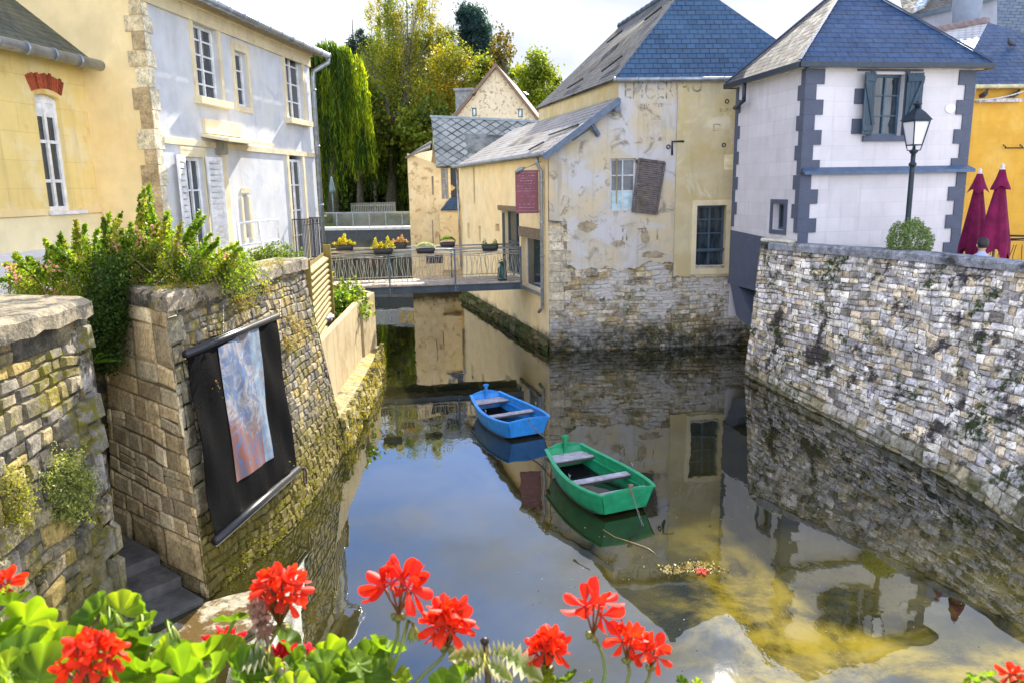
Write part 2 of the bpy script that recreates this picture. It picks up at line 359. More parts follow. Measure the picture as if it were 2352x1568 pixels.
def ruled(top, base, zt, zb):
    """battered wall surface between a base line and a top line (lists of xy), param s = metres along the top"""
    L = [0]
    for i in range(len(top) - 1): L.append(L[-1] + math.dist(top[i], top[i + 1]))
    def at(pl, s):
        s = max(0, min(L[-1], s))
        for i in range(len(L) - 1):
            if s <= L[i + 1] or i == len(L) - 2:
                t = (s - L[i]) / (L[i + 1] - L[i]); a, b_ = pl[i], pl[i + 1]; return a[0] + (b_[0] - a[0]) * t, a[1] + (b_[1] - a[1]) * t
    def fn(s, z):
        t = (z - zb) / (zt - zb)
        def q(ss, tt):
            a, b_ = at(base, ss), at(top, ss); return Vector((a[0] + (b_[0] - a[0]) * tt, a[1] + (b_[1] - a[1]) * tt, zb + (zt - zb) * tt))
        p = q(s, t); ds = q(min(s + .15, L[-1]), t) - q(max(s - .15, 0), t); dt = q(s, t + .1) - q(s, t)
        n = ds.cross(dt).normalized()
        if n.dot(O0 - p) < 0: n = -n
        return p, n
    fn.L = L[-1]; fn.at_top = lambda s: at(top, s); return fn
class RG:
    def __init__(s, z, seed=0): s.r = random.Random(seed)
    def uniform(s, a, b): return s.r.uniform(a, b)
    def choice(s, l): return s.r.choice(l)
NP = np.random.default_rng
def window(pl, r, parent, fm, depth=.16, nx=2, nz=3, fw=.055, bw=.03, glass=None, name='window', splits=None, rail=None):
    """glazed frame set in an opening: window part with pane (and glazing bars in the frame)"""
    a, b, z0, z1 = r; mb = MB(); d0, d1 = -depth, -depth + .05
    pl.box(mb, a, b, z0, z0 + fw, d0, d1); pl.box(mb, a, b, z1 - fw, z1, d0, d1)
    pl.box(mb, a, a + fw, z0 + fw, z1 - fw, d0, d1); pl.box(mb, b - fw, b, z0 + fw, z1 - fw, d0, d1)
    for i in range(1, nx):
        c = a + (b - a) * i / nx; k = fw * .8 if nx == 2 else bw; pl.box(mb, c - k / 2, c + k / 2, z0 + fw, z1 - fw, d0 + .002, d1 + .006)
    zs = splits if splits else [j / nz for j in range(1, nz)]
    for t in zs:
        c = z0 + (z1 - z0) * t; k = bw
        for i in range(nx):
            x0 = a + (b - a) * i / nx + fw * .5; x1 = a + (b - a) * (i + 1) / nx - fw * .5
            pl.box(mb, x0, x1, c - k / 2, c + k / 2, d0 + .004, d1 - .004)
    o = mb.build(name, fm, parent)
    g = MB(); pl.face(g, R4((a + .01, b - .01, z0 + .01, z1 - .01)), d0 + .015); g.build('pane', glass or m_glass(), o)
    return o
def cpart(name, fn, mat, parent, *a):
    mb = MB(); fn(mb, *a); return mb.build(name, mat, parent)
# ================================================================== MATERIALS
WHITE = m_plain('white_frame', (.78, .78, .80), .4, bump=0)
ZINC = m_plain('zinc', (.30, .33, .37), .38, .6, .25, 5)
IRON = m_plain('black_iron', (.025, .027, .032), .45, .2)
DARKBLUE = m_plain('blue_grey_metal', (.06, .10, .15), .45, .1)
STEEL = m_plain('galvanised_steel', (.34, .36, .38), .35, .7)
GIRDER = m_plain('painted_girder', (.035, .055, .08), .45, .1, .3, 3)
WOODG = m_plain('weathered_wood', (.20, .15, .10), .8, 0, .35, 12, .5)
CREAMST = m_plaster('cream_stone', (.74, .64, .43), (.50, .40, .24), (.5, .8), 2.5, streak=.25)
# ================================================================== SETTING
def m_water():
    b = NB('water'); g = b.n('ShaderNodeBsdfGlossy', i_Roughness=.012); g.inputs[0].default_value = (.86, .88, .90, 1)
    d = b.n('ShaderNodeBsdfDiffuse'); c = b.mix(b.ramp(b.noise(.35, 6, .6), .35, .7), (.008, .010, .004), (.040, .034, .008)); p = b.pos(); sp = b.n('ShaderNodeSeparateXYZ'); b.l(p, sp.inputs[0])
    mk = b.math('MULTIPLY', b.ramp(b.math('ADD', sp.outputs[0], b.math('MULTIPLY', b.noise(.6, 3), 1.2)), 1.6, 3.0), b.ramp(sp.outputs[1], 6.5, 10.5, 1, 0)); c = b.mix(b.math('MULTIPLY', mk, b.ramp(b.noise(.9, 6, .7, dist=.35), .36, .62)), c, (.22, .17, .018))   # silty shallows
    b.l(c, d.inputs[0])
    n1 = b.noise(1.1, 3, .5, sc=(1, .55, 1)); n2 = b.noise(7.0, 3, .5, sc=(1, .5, 1)); n3 = b.noise(.5, 2)
    h = b.math('ADD', b.math('MULTIPLY', n1, .55), b.math('MULTIPLY', b.math('MULTIPLY', n2, b.ramp(n3, .4, .65)), .16))
    nb = b.bump(h, .075, .12); b.l(nb, g.inputs['Normal'])
    fr = b.n('ShaderNodeFresnel', i_IOR=1.45); b.l(nb, fr.inputs['Normal'])
    f = b.math('ADD', b.math('MULTIPLY', fr.outputs[0], 1.15), .10)
    ms = b.n('ShaderNodeMixShader'); b.l(f, ms.inputs[0]); b.l(d.outputs[0], ms.inputs[1]); b.l(g.outputs[0], ms.inputs[2]); b.l(ms.outputs[0], b.out.inputs[0]); return b.m
mb = MB(); mb.poly([(-60, -30, 0), (60, -30, 0), (60, 140, 0), (-60, 140, 0)]); tag(mb.build('river_water', m_water()), kind='structure')
EARTH = m_plain('earth', (.16, .14, .10), .95, 0, .4, 1.2, .5); PAVE = m_plain('pale_paving', (.42, .38, .32), .9, 0, .2, 2, .3)
GRASSM = m_plain('grassy_bank', (.07, .11, .02), .95, 0, .5, 3, .8, .2)
mb = MB()
def landp(mb, pts, z):
    mb.poly([(x, y, z) for x, y in pts])
    for i in range(len(pts)):
        a, b = pts[i], pts[(i + 1) % len(pts)]; mb.poly([(a[0], a[1], z), (b[0], b[1], z), (b[0], b[1], -1), (a[0], a[1], -1)])
landp(mb, [(-60, -30), (-4.9, -30), (-4.9, 7.6), (-7.5, 9.6), (-4.9, 10.2), (-4.1, 12.9), (-5.2, 13.2), (-5.2, 21.3), (-9.5, 22.4), (-14, 30), (-17, 46), (-60, 46)], 2.45)
landp(mb, [(60, -30), (7.9, -30), (8.0, 9), (8.6, 12.6), (8.2, 13.6), (7.4, 15.4), (6.6, 16.8), (9.5, 18), (9.5, 24), (60, 24)], 2.1)
landp(mb, [(-300, 51), (-7, 51), (-5, 54), (-1, 55), (300, 55), (300, 600), (-300, 600)], 2.0)
landp(mb, [(-3, 46.5), (60, 24.02), (60, 54.98), (-3, 54.98)], 1.9)
tag(mb.build('ground', GRASSM), kind='structure')
mb = MB(); mb.poly([(-5.5, 13.1, 1.05), (-3.45, 13.1, 1.05), (-3.62, 17.8, 1.05), (-3.55, 19.2, 1.05), (-5.2, 21.3, 1.05)]); tag(mb.build('yard_floor', EARTH), kind='structure')
mb = MB(); mb.poly([(-40, -2, 2.456), (-5.4, -2, 2.456), (-5.4, 21.5, 2.456), (-40, 21.5, 2.456)]); tag(mb.build('courtyard_paving', PAVE), kind='structure')
mb = MB(); mb.poly([(9, 4, 2.106), (40, 4, 2.106), (40, 23.5, 2.106), (9, 23.5, 2.106)]); tag(mb.build('terrace_paving', PAVE), kind='structure')

# ================================================================== GREY HOUSE (left)
d7 = ray(1395, 430); d7 = Vector((d7.x, d7.y, 0)).normalized()
G1 = aty(726, 400, 20.5)
G0 = G1 - d7 * 7.25
GF = PL(G0, G1)                                  # canal facade
off = Vector((-d7.y, d7.x, 0))
Y1 = G0 + off * 1.16                             # junction gable / yellow facade
GG = PL(G1 + off * 9 - d7 * GF.L, G0)            # gable plane (faces the camera)
YF = PL(Y1 - d7 * 8, Y1)
ZE = 7.93                                        # eaves
gh = thing('grey_house', (G0.x, G0.y, 2.45), 'pale blue-grey plastered house with tall white windows and a downpipe, rising left of the canal', 'house')
BLUEPL = m_plaster('blue_grey_plaster', (.60, .61, .64), (.68, .67, .63), (.45, .7), 1.0, (.52, .54, .60), (.56, .7), 1.6, .45, (.42, .41, .40), bump=.12)
TAN = m_plaster('tan_plaster', (.87, .68, .36), (.84, .62, .28), (.45, .7), .7, streak=.12, bump=.08)
W1 = GF.rm(445, 499, 115, 4, 232); W2 = GF.rm(541, 568, 180, 117, 247); W3 = GF.rm(656, 694, 190, 104, 278)
D1 = GF.rm(430, 472, 450, 361, 545); D2 = GF.rm(668, 699, 450, 366, 566); SL = GF.rm(561, 573, 500, 455, 546)
W1 = (W1[0], W1[1], W1[2], min(W1[3], ZE - .35)); W3 = (W3[0], W3[1], W3[2], W3[3])
D1 = (D1[0], D1[1], 2.75, D1[3]); D2 = (D2[0], D2[1], 2.8, D2[3])
L = GF.L
mb = MB(); GF.wall(mb, [(0, 2.0), (L, 2.0), (L, ZE), (0, ZE)], [R4(W1), R4(W2), R4(W3), R4(D1), arch4(D2, .12), arch4(SL, .08)], .24)
mb.build('facade_wall', BLUEPL, gh)
Gb1, Gb0 = G1 + off * 8.5, G0 + off * 8.5
RZ = ZE + 3.9; mid1 = G1 + off * 4.25; mid0 = G0 + off * 4.25
mb = MB()
for a, b_, c_ in ((G0, Gb0, mid0), (G1, Gb1, mid1)):
    mb.poly([(a.x, a.y, 0), (b_.x, b_.y, 0), (b_.x, b_.y, ZE), (c_.x, c_.y, RZ), (a.x, a.y, ZE)])
mb.poly([(Gb0.x, Gb0.y, 0), (Gb1.x, Gb1.y, 0), (Gb1.x, Gb1.y, ZE), (Gb0.x, Gb0.y, ZE)]); mb.build('gable_wall', TAN, gh)
ov = -off * .34
mb = MB()
e0, e1 = G0 + ov - d7 * .15, G1 + ov + d7 * .28
mb.roof([(e0.x, e0.y, ZE - .02), (e1.x, e1.y, ZE - .02), (mid1 + d7 * .28).to_tuple()[:2] + (RZ + .15,), (mid0 - d7 * .15).to_tuple()[:2] + (RZ + .15,)], th=.1)
f0, f1 = Gb0 - ov - d7 * .15, Gb1 - ov + d7 * .28
mb.roof([(f0.x, f0.y, ZE - .02), (f1.x, f1.y, ZE - .02), (mid1 + d7 * .28).to_tuple()[:2] + (RZ + .15,), (mid0 - d7 * .15).to_tuple()[:2] + (RZ + .15,)], th=.1)
mb.build('roof', m_slate('tile_roof', (.40, .32, .22), (.26, .22, .17), .2, .13, .8, ((.5, .42, .28), 3, .5, .7)), gh)
def gutter(mb, a, b, r=.075, n=8, jn=None):
    a, b = Vector(a), Vector(b); d = (b - a); ln = d.length; mb.tube([a, b], r, 10)
    k = int(ln / .55)
    for i in range(k + 1):
        c = a + d * (i / max(k, 1)); dd = d.normalized() * .02; mb.tube([c - dd, c + dd], r * 1.18, 10)
mb = MB(); gutter(mb, (e0.x - off.x * .08, e0.y - off.y * .08, ZE - .03), (e1.x - off.x * .08, e1.y - off.y * .08, ZE - .03)); mb.build('gutter', ZINC, gh)
mb = MB(); c1 = e1 - off * .08
mb.tube([(c1.x, c1.y, ZE - .08), (c1.x, c1.y, ZE - .2), GF.P(L - .02, ZE - .45, .12), GF.P(L - .02, ZE - .6, .09), GF.P(L - .02, 2.3, .09)], .055, 10)
for z in (7.0, 5.6, 4.1, 3.0): mb.tube([GF.P(L - .02, z, .09), GF.P(L - .02, z + .05, .09)], .07, 10)
mb.build('downpipe', ZINC, gh)
mb = MB(); GF.box(mb, .0, L, ZE - .34, ZE - .1, 0, .05); GF.box(mb, 0, L, ZE - .1, ZE, 0, .12)
mb.build('eaves_band', CREAMST, gh)
mbs = []; rg = RG(0, 3)
for i, (cu, cv) in enumerate(((497, 18), (524, 31), (554, 45), (576, 55), (604, 69), (628, 78), (646, 88), (689, 111))):
    s, z = GF.px(cu, cv); mb = MB(); mbs.append(mb)
    mb.tube([GF.P(s, z, .02) + Vector((0, 0, .05)), GF.P(s, z, .1) + Vector((0, 0, .05)), GF.P(s, z, .13), GF.P(s, z, .09) - Vector((0, 0, .05)), GF.P(s, z, .05) - Vector((0, 0, .05))], .012, 6)
[q_.build('gutter_hook', IRON, gh) for q_ in mbs]
# trims: surrounds and sills
def surround(r, t=.13, o=.025, bot=True, arch=False):
    m2 = MB(); a, b, z0, z1 = r
    GF.box(m2, a - t, a - .003, z0 - (t if bot else 0), z1 + t, -.01, o); GF.box(m2, b + .003, b + t, z0 - (t if bot else 0), z1 + t, -.01, o)
    GF.box(m2, a - t, b + t, z1 + t + .0005, z1 + t + .06, -.01, o + .004); GF.box(m2, a - .004, b + .004, z1 + (.12 if arch else .003), z1 + t + .001, -.01, o)
    if bot: GF.box(m2, a - .002, b + .002, z0 - t, z0 - .003, -.01, o)
    return m2
for r, nx, nz in ((W1, 1, 5), (W2, 1, 3), (W3, 1, 4)):
    o = window(GF, r, gh, WHITE, .14, 2 if r is W1 or r is W3 else 1, nz)
    m2 = surround(r, .12, .03, r is W2); m2.build('surround', CREAMST, o)
    if r is not W2: m2 = MB(); GF.box(m2, r[0] - .16, r[1] + .16, r[2] - .13, r[2] - .004, 0, .16); m2.build('sill', CREAMST, o)
for r in (D1, D2):
    o = window(GF, r, gh, WHITE, .12, 2, 4, .06)
    tag(o); surround(r, .12, .03, False, r is D2).build('surround', CREAMST, o)
    m2 = MB(); GF.box(m2, r[0] - .15, r[1] + .15, r[2] - .12, r[2] - .004, 0, .18); m2.build('sill', CREAMST, o)
# shutters folded back
def shutter(mb, org, ax, z0, z1, wd, t=.035, slats=22, nrm=None):
    ax = ax.normalized(); n = ax.cross(Vector((0, 0, 1)))
    def bb(a0, a1, q0, q1, o0, o1): mb.box(Vector(org) + ax * a0 + Vector((0, 0, q0)) + n * o0, ax * (a1 - a0), Vector((0, 0, q1 - q0)), n * (o1 - o0))
    bb(0, .06, z0, z1, 0, t); bb(wd - .06, wd, z0, z1, 0, t)
    for q in (z0, (z0 + z1) / 2 - .03, z1 - .07): bb(.06, wd - .06, q, q + .07, .001, t - .001)
    h = (z1 - z0) / slats
    for i in range(slats):
        q = z0 + h * i
        mb.box(Vector(org) + ax * .06 + Vector((0, 0, q)) + n * .002, ax * (wd - .12), Vector((0, 0, h * .75)) + n * (t * .6), n * .008)
shd = m_plain('white_shutter', (.72, .72, .74), .6, bump=.1)
for s_, sg in ((D1[0] - .02, -1), (D1[1] + .02, 1)):
    m2 = MB(); ax = GF.d * sg * .93 + GF.n * .22
    shutter(m2, GF.P(s_, 0, .05), ax, D1[2] + .02, D1[3] + .02, .42); m2.build('shutter', shd, gh)
# string course, canopy, light box
sc0, zc = GF.px(520, 334); mb = MB(); GF.box(mb, .25, L, zc - .08, zc + .03, 0, .035); mb.build('string_course', CREAMST, gh)
ca, za = GF.px(466, 300); cb_, zb_ = GF.px(560, 322)
mb = MB(); GF.slab(mb, [(ca, za - .05), (ca + 1.5, za - .05), (ca + 1.5, za + .22), (ca, za + .22)], 0, .06)
mb.box(GF.P(ca - .1, za - .12, 0), GF.d * 2.0, GF.n * .55 + Vector((0, 0, -.1)), Vector((0, 0, .06))); mb.build('door_canopy', CREAMST, gh)
s, z = GF.px(499, 341); mb = MB(); GF.box(mb, s - .1, s + .1, z - .12, z + .12, 0, .16); GF.box(mb, s - .085, s + .085, z - .1, z + .1, .16, .175); mb.build('light_box', m_plain('grey_plastic', (.28, .27, .22), .5), gh)
# pilaster strip and corner stones
mb = MB(); s, z = GF.px(512, 420); GF.box(mb, s - .06, s + .16, 2.4, zc - .09, 0, .045); s2, _ = GF.px(395, 420); mb.build('pilaster', CREAMST, gh)
mb = MB(); z = 2.6; i = 0; rg = RG(0, 8); QP = [(.62, .50, .30), (.50, .38, .22), (.70, .60, .40), (.42, .31, .17)]
while z < ZE:
    h = min(rg.uniform(.24, .36), ZE - z - .001); wd = .26 if i % 2 else .17; c = rg.choice(QP)
    GF.box(mb, .001, wd, z + .008, z + h, .0, .02, (.74, .65, .47)); GG.box(mb, GG.L - (.30 if i % 2 else .2), GG.L + .019, z + .008, z + h, 0, .02, c); z += h + .006; i += 1  # gable faces coloured browner for shade, facade faces lighter
mb.build('corner_stones', m_col('quoin_stone', .9, 6, .4, .6), gh)
s, z = GF.px(569, 500); mb = MB(); GF.slab(mb, [(SL[0] - .1, SL[2] - .05), (SL[0] - .002, SL[2] - .05), (SL[0] - .002, SL[3] + .02), (SL[0] - .1, SL[3] + .02)], 0, .02)
GF.slab(mb, [(SL[1] + .002, SL[2] - .05), (SL[1] + .1, SL[2] - .05), (SL[1] + .1, SL[3] + .02), (SL[1] + .002, SL[3] + .02)], 0, .02)
GF.slab(mb, [(SL[0] - .1, SL[3] + .1), (SL[1] + .1, SL[3] + .1), (SL[1] + .03, SL[3] + .2), (SL[0] - .03, SL[3] + .2)], 0, .02)
o = mb.build('slit_window', CREAMST, gh)
m2 = MB(); GF.face(m2, arch4(SL, .08), -.2); m2.build('pane', m_glass(), o)
# juliet balcony
bal = MB(); r = GF.rect(668, 477, 718, 557); a, b_ = D2[0] - .1, D2[1] + .22; zt = D2[2] + 1.02; zb = D2[2] + .02
for q in (zt, zb): bal.bar(GF.P(a, q, .3), GF.P(b_, q, .3), .035, .025); bal.bar(GF.P(a, q, 0), GF.P(a, q, .3), .025); bal.bar(GF.P(b_, q, 0), GF.P(b_, q, .3), .025)
bal.bar(GF.P(a, zt - .14, .3), GF.P(b_, zt - .14, .3), .02)
for i in range(13):
    s = a + (b_ - a) * i / 12; bal.bar(GF.P(s, zb, .3), GF.P(s, zt, .3), .016)
for i in range(6):
    s = a + (b_ - a) * (i + .5) / 6; bal.tube([GF.P(s + .03 * math.cos(t), zt - .07 + .04 * math.sin(t), .3) for t in [k * math.pi / 4 for k in range(9)]], .006, 5)
for i in range(5): bal.bar(GF.P(a, zb, .06 * i + .03), GF.P(a, zt, .06 * i + .03), .012); bal.bar(GF.P(b_, zb, .06 * i + .03), GF.P(b_, zt, .06 * i + .03), .012)
bal.build('balcony_railing', IRON, gh)
# white handrail, free standing beside the steps
GH = PL(G0 + GF.n * .75, G1 + GF.n * .75)
hr = thing('handrail', GF.P(4.6, 2.45, .8), 'white tubular handrail on the steps in front of the grey house', 'handrail')
mb = MB(); s0_, _ = GH.px(546, 520); s1_, za = GH.px(637, 504)
o_ = .75
mb.tube([GF.P(s0_, za, o_), GF.P(s1_, za, o_), GF.P(s1_, 2.6, o_)], .022, 8); mb.tube([GF.P(s0_, za - .42, o_), GF.P(s1_, za - .42, o_)], .02, 8)
mb.tube([GF.P((s0_ + s1_) / 2, za, o_), GF.P((s0_ + s1_) / 2 - .5, 2.5, o_ + .35)], .022, 8); mb.tube([GF.P((s0_ + s1_) / 2, za - .02, o_), GF.P((s0_ + s1_) / 2, 2.45, o_)], .022, 8); mb.tube([GF.P(s0_, za, o_), GF.P(s0_, 2.45, o_)], .022, 8)
mb.build('rail', WHITE, hr)
mb = MB(); GF.box(mb, s0_ - .1, s1_ + .1, 2.45, 2.62, .02, 1.0); GF.box(mb, s0_ + .2, s1_ + .1, 2.62, 2.79, .02, .7); tag(mb.build('doorstep', CREAMST), 'pale stone doorstep under the white handrail', 'doorstep')

# ================================================================== YELLOW HOUSE (far left)
yh = thing('yellow_house', (YF.P(6, 2.45).x, YF.P(6, 2.45).y, 2.45), 'ochre stone house with a brick arch over its white window at the left edge', 'house')
OCH = m_plaster('ochre_stone', (.84, .64, .25), (.86, .74, .46), (.45, .7), 1.4, (.62, .38, .08), (.58, .72), 1.1, .3, coursed=(.8, .42, (.55, .36, .12), .45), bump=.3)
ye, ze_y = YF.px(250, 150); ZY = ze_y - .1
yw = YF.rm(96, 152, 350, 224, 484); LY = YF.L
mb = MB(); YF.wall(mb, [(0, 2), (LY, 2), (LY, ZY), (0, ZY)], [arch4(yw, .06)], .2); mb.build('wall', OCH, yh)
o = window(YF, yw, yh, WHITE, .13, 2, 3, .07, .05, splits=[.27, .62]); 
zs = yw[3]; m2 = MB(); YF.face(m2, arch4((yw[0], yw[1], zs - .28, zs), .06), -.1); m2.build('roller_box', WHITE, o)
m2 = MB(); YF.box(m2, yw[0] - .05, yw[1] + .2, yw[2] - .06, yw[2] - .003, -.05, .1); m2.build('sill', WHITE, o)
mb = MB(); c = (yw[0] + yw[1]) / 2; n = 15; hw = (yw[1] - yw[0]) / 2 + .05; rg = RG(0, 5)
for i in range(n):
    t0 = -.42 + .84 * i / n; t1 = -.42 + .84 * (i + .82) / n; Rr = hw / math.sin(.42); cz = zs + .07 - Rr * math.cos(.42); k = rg.uniform(.6, 1.2); tp = .23 + rg.uniform(-.02, .02)
    YF.slab(mb, [(c + Rr * math.sin(t0), cz + Rr * math.cos(t0)), (c + Rr * math.sin(t1), cz + Rr * math.cos(t1)), (c + (Rr + tp) * math.sin(t1), cz + (Rr + tp) * math.cos(t1)), (c + (Rr + tp) * math.sin(t0), cz + (Rr + tp) * math.cos(t0))], 0, .02, (.42 * k, .09 * k, .04 * k))
mb.build('brick_arch', m_col('brick', .9, 20, .3, .5), yh)
_, zsill = YF.px(200, 476); mb = MB(); YF.box(mb, 0, yw[0] - .12, zsill - .1, zsill, 0, .06); YF.box(mb, yw[1] + .12, LY - .01, zsill - .1, zsill, 0, .06); mb.build('sill_band', TAN, yh)
mb = MB(); YF.box(mb, 0, LY - .01, 2.0, zsill - .11, 0, .03); mb.build('plinth', m_plaster('plinth_render', (.86, .74, .46), streak=.1, bump=.05), yh)
_, zp = YF.px(30, 593); mb = MB(); YF.box(mb, 0, LY + .8, 2.0, zp, .03, .35); YF.box(mb, 0, LY + .8, zp, zp + .08, .02, .40)
tag(mb.build('low_wall', m_plaster('white_render', (.74, .74, .78), streak=.2, bump=.05)), 'low white rendered wall along the foot of the ochre house', 'wall')
ed = Vector((-.94, 0, .50))
mb = MB(); a = YF.P(0, ZY, .28); b_ = YF.P(LY - .0, ZY, .28); up = off * 3.2 + Vector((0, 0, 2.55))
mb.roof([a, b_, b_ + up, a + up], th=.06); mb.build('roof', m_slate('mossy_slate', (.035, .05, .05), (.07, .085, .07), .24, .15, .6, moss=((.03, .06, .015), 2.0, .5, .7)), yh)
mb = MB(); gutter(mb, YF.P(0, ZY - .03, .34), YF.P(LY + .03, ZY - .03, .34), .085); mb.build('gutter', ZINC, yh)

# ================================================================== MILL (centre right)
M0, M1 = Vector((1.04, 20.86, 0)), Vector((8.4, 21.40, 0)); MF = PL(M0, M1)
CR0, CR1 = Vector((1.04, 20.86, 0)), Vector((-1.98, 31.54, 0)); CW = PL(CR0, CR1)
sA, zE = MF.px(1420, 178); A1 = MF.P(sA, 0); ZM = 7.27
dl = Vector((-.243, .97, 0)).normalized(); A3 = A1 + dl * 7.5
AP1 = Vector((5.07, 22.4, 9.97)); AP2 = Vector((4.0, 28.35, 9.97))
ml = thing('mill', (4.5, 21.2, 0), 'old mill with peeling plaster, faded painted letters and a steep slate roof, blue in shade', 'mill building')
MILLPL = m_plaster('mill_plaster', (.52, .47, .38), (.60, .50, .34), (.40, .58), 1.3, (.56, .55, .56), (.44, .60), .8, .6, (.30, .27, .22), alg=((.035, .035, .022), .35, .95), bump=.5, extra=((.28, .24, .18), 2.2, .53, .66))
MILLYE = m_plaster('mill_ochre', (.58, .50, .32), (.54, .44, .23), (.45, .62), .9, (.68, .62, .46), (.58, .66), .8, .45, (.33, .25, .12), bump=.3)
MILLPATCH = m_plaster('bare_stone_patch', (.42, .35, .24), (.28, .23, .16), (.45, .6), 5, streak=.2, bump=.9)
w1 = MF.rect(1402, 365, 1459, 484); w2 = MF.rect(1600, 473, 1662, 616)
sP, _ = MF.px(1551, 400); sx0, _ = MF.px(1268, 400); _, zst = MF.px(1400, 622); _, zst2 = MF.px(1620, 634)
zl = MF.px(1270, 360)[1]; zr = MF.px(1418, 232)[1]
def ragged(a, b, z0, amp, seed, step=.06):
    r = random.Random(seed); n = int(abs(b - a) / step); out = []; ph = [r.uniform(0, 6) for _ in range(4)]
    for i in range(n + 1):
        x = a + (b - a) * i / n; out.append((x, z0 + amp * (.55 * math.sin(x * 1.9 + ph[0]) + .35 * math.sin(x * 4.7 + ph[1]) + .22 * math.sin(x * 11 + ph[2])) + r.uniform(-.03, .03)))
    return out
def blob(cx, cz, rx, rz, seed, n=22):
    r = random.Random(seed); return [(cx + rx * math.cos(2 * math.pi * i / n) * r.uniform(.65, 1.15), cz + rz * math.sin(2 * math.pi * i / n) * r.uniform(.65, 1.15)) for i in range(n)]
bl1 = MF.px(1310, 580); bl2 = MF.px(1350, 520); bl3 = MF.px(1500, 585); bl4 = MF.px(1420, 560)
mb = MB(); MF.wall(mb, ragged(.5, sP, zst + .12, .16, 4) + [(sP, ZM), (sA, ZM), (sA, zr), (0.02, zl), (.02, 3.6), (.5, 3.55)], [R4(w1)], .22, .035); o = mb.build('wall', MILLPL, ml)
for q_, rr_ in ((bl2, (.30, .16)), (bl3, (.34, .12)), (bl4, (.22, .10)), (MF.px(1480, 545), (.14, .2))):
    m2 = MB(); MF.face(m2, blob(q_[0], q_[1], rr_[0], rr_[1], int(q_[0] * 100)), .0375); m2.build('bare_patch', MILLPATCH, ml)
mb = MB(); MF.wall(mb, ragged(sP, MF.L, zst2 + .02, .05, 9) + [(MF.L, ZM), (sP, ZM)], [R4(w2)], .22, .055); mb.build('ochre_wall', MILLYE, ml)
mb = MB(); mb.poly([(A1.x, A1.y, 4), (A3.x, A3.y, 4), (A3.x, A3.y, ZM), (A1.x, A1.y, ZM)], [(0, 4), (7, 4), (7, ZM), (0, ZM)])
B3 = Vector((7.4, 28.9, 0)); mb.poly([(A3.x, A3.y, 0), (B3.x, B3.y, 0), (B3.x, B3.y, ZM), (AP2.x, AP2.y, AP2.z - .05), (A3.x, A3.y, ZM)]); mb.poly([(M1.x, M1.y, 0), (B3.x, B3.y, 0), (B3.x, B3.y, ZM), (M1.x, M1.y, ZM)])
mb.build('side_wall', MILLYE, ml)
# rubble base
PALM = [(.50, .42, .28), (.40, .33, .21), (.58, .51, .40), (.34, .29, .22), (.52, .47, .40), (.46, .35, .19)]
mb = MB(); rg = RG(0, 11)
fnm = lambda s, z: (MF.P(s, z, .0), MF.n)
stones(mb, fnm, 0.0, sP, -.3, 3.6, (.08, .15), (.14, .42), PALM, rg, .016, .008, .02, mort=(.36, .32, .25))
stones(mb, fnm, sP, MF.L, -.3, zst2 + .3, (.08, .14), (.14, .38), PALM, rg, .016, .008, .02, mort=(.36, .32, .25))
mb.build('rubble_base', m_col('mill_rubble', .92, 8, .5, .7, dark=((.56, .53, .50), 1.3, .46, .60), moss=((.08, .10, .02), 1.5, .55, .65), alg=((.022, .024, .012), .25, 1.0)), ml)
mb = MB(); zc0 = MF.px(1290, 712)[1]; zc1 = MF.px(1290, 526)[1]; z = zc0; i = 0
while z < zc1:
    h = rg.uniform(.2, .3); wd = .62 if i % 2 else .42; k = rg.uniform(.75, 1.15); x = .003
    while x < wd: 
        ww = min(rg.uniform(.25, .5), wd - x); 
        if ww > .08: MF.box(mb, x, x + ww - .01, z, z + h - .012, 0.01, .045 + rg.uniform(0, .015), (.55 * k, .48 * k, .36 * k))
        x += ww
    z += h; i += 1
mb.build('corner_stones', MC['quoin_stone'], ml)
# windows
CURT = m_plain('curtain_glass', (.16, .17, .20), .25, bump=0, var=.35, ns=2)
o = window(MF, w1, ml, m_plain('pale_frame', (.55, .60, .64), .5), .12, 2, 3, .05, .035, glass=CURT, splits=[.38, .68])
m2 = MB(); MF.face(m2, R4((w1[0] + .06, w1[1] - .06, w1[2] + .05, w1[2] + (w1[3] - w1[2]) * .37)), -.09); m2.build('lower_panel', m_plain('pale_panel', (.45, .60, .66), .5, bump=0), o)
o = window(MF, w2, ml, DARKBLUE, .16, 2, 4, .06, .035, splits=[.27, .56, .78])
m2 = MB(); t = .13; a, b_, z0, z1 = w2
for q in ((a - t, a - .003, z0 - .15, z1 + .15), (b_ + .003, b_ + t + .05, z0 - .15, z1 + .15), (a - .002, b_ + .002, z1 + .003, z1 + .15), (a - .002, b_ + .002, z0 - .15, z0 - .003)): MF.box(m2, *q, .055, .075)
m2.build('surround', CREAMST, o)
mb = MB(); mb.bar(MF.P(a - .02, z0 + (z1 - z0) * .3, -.02), MF.P(b_ + .02, z0 + (z1 - z0) * .3, -.02), .04, .06); mb.build('window_rail', DARKBLUE, ml)
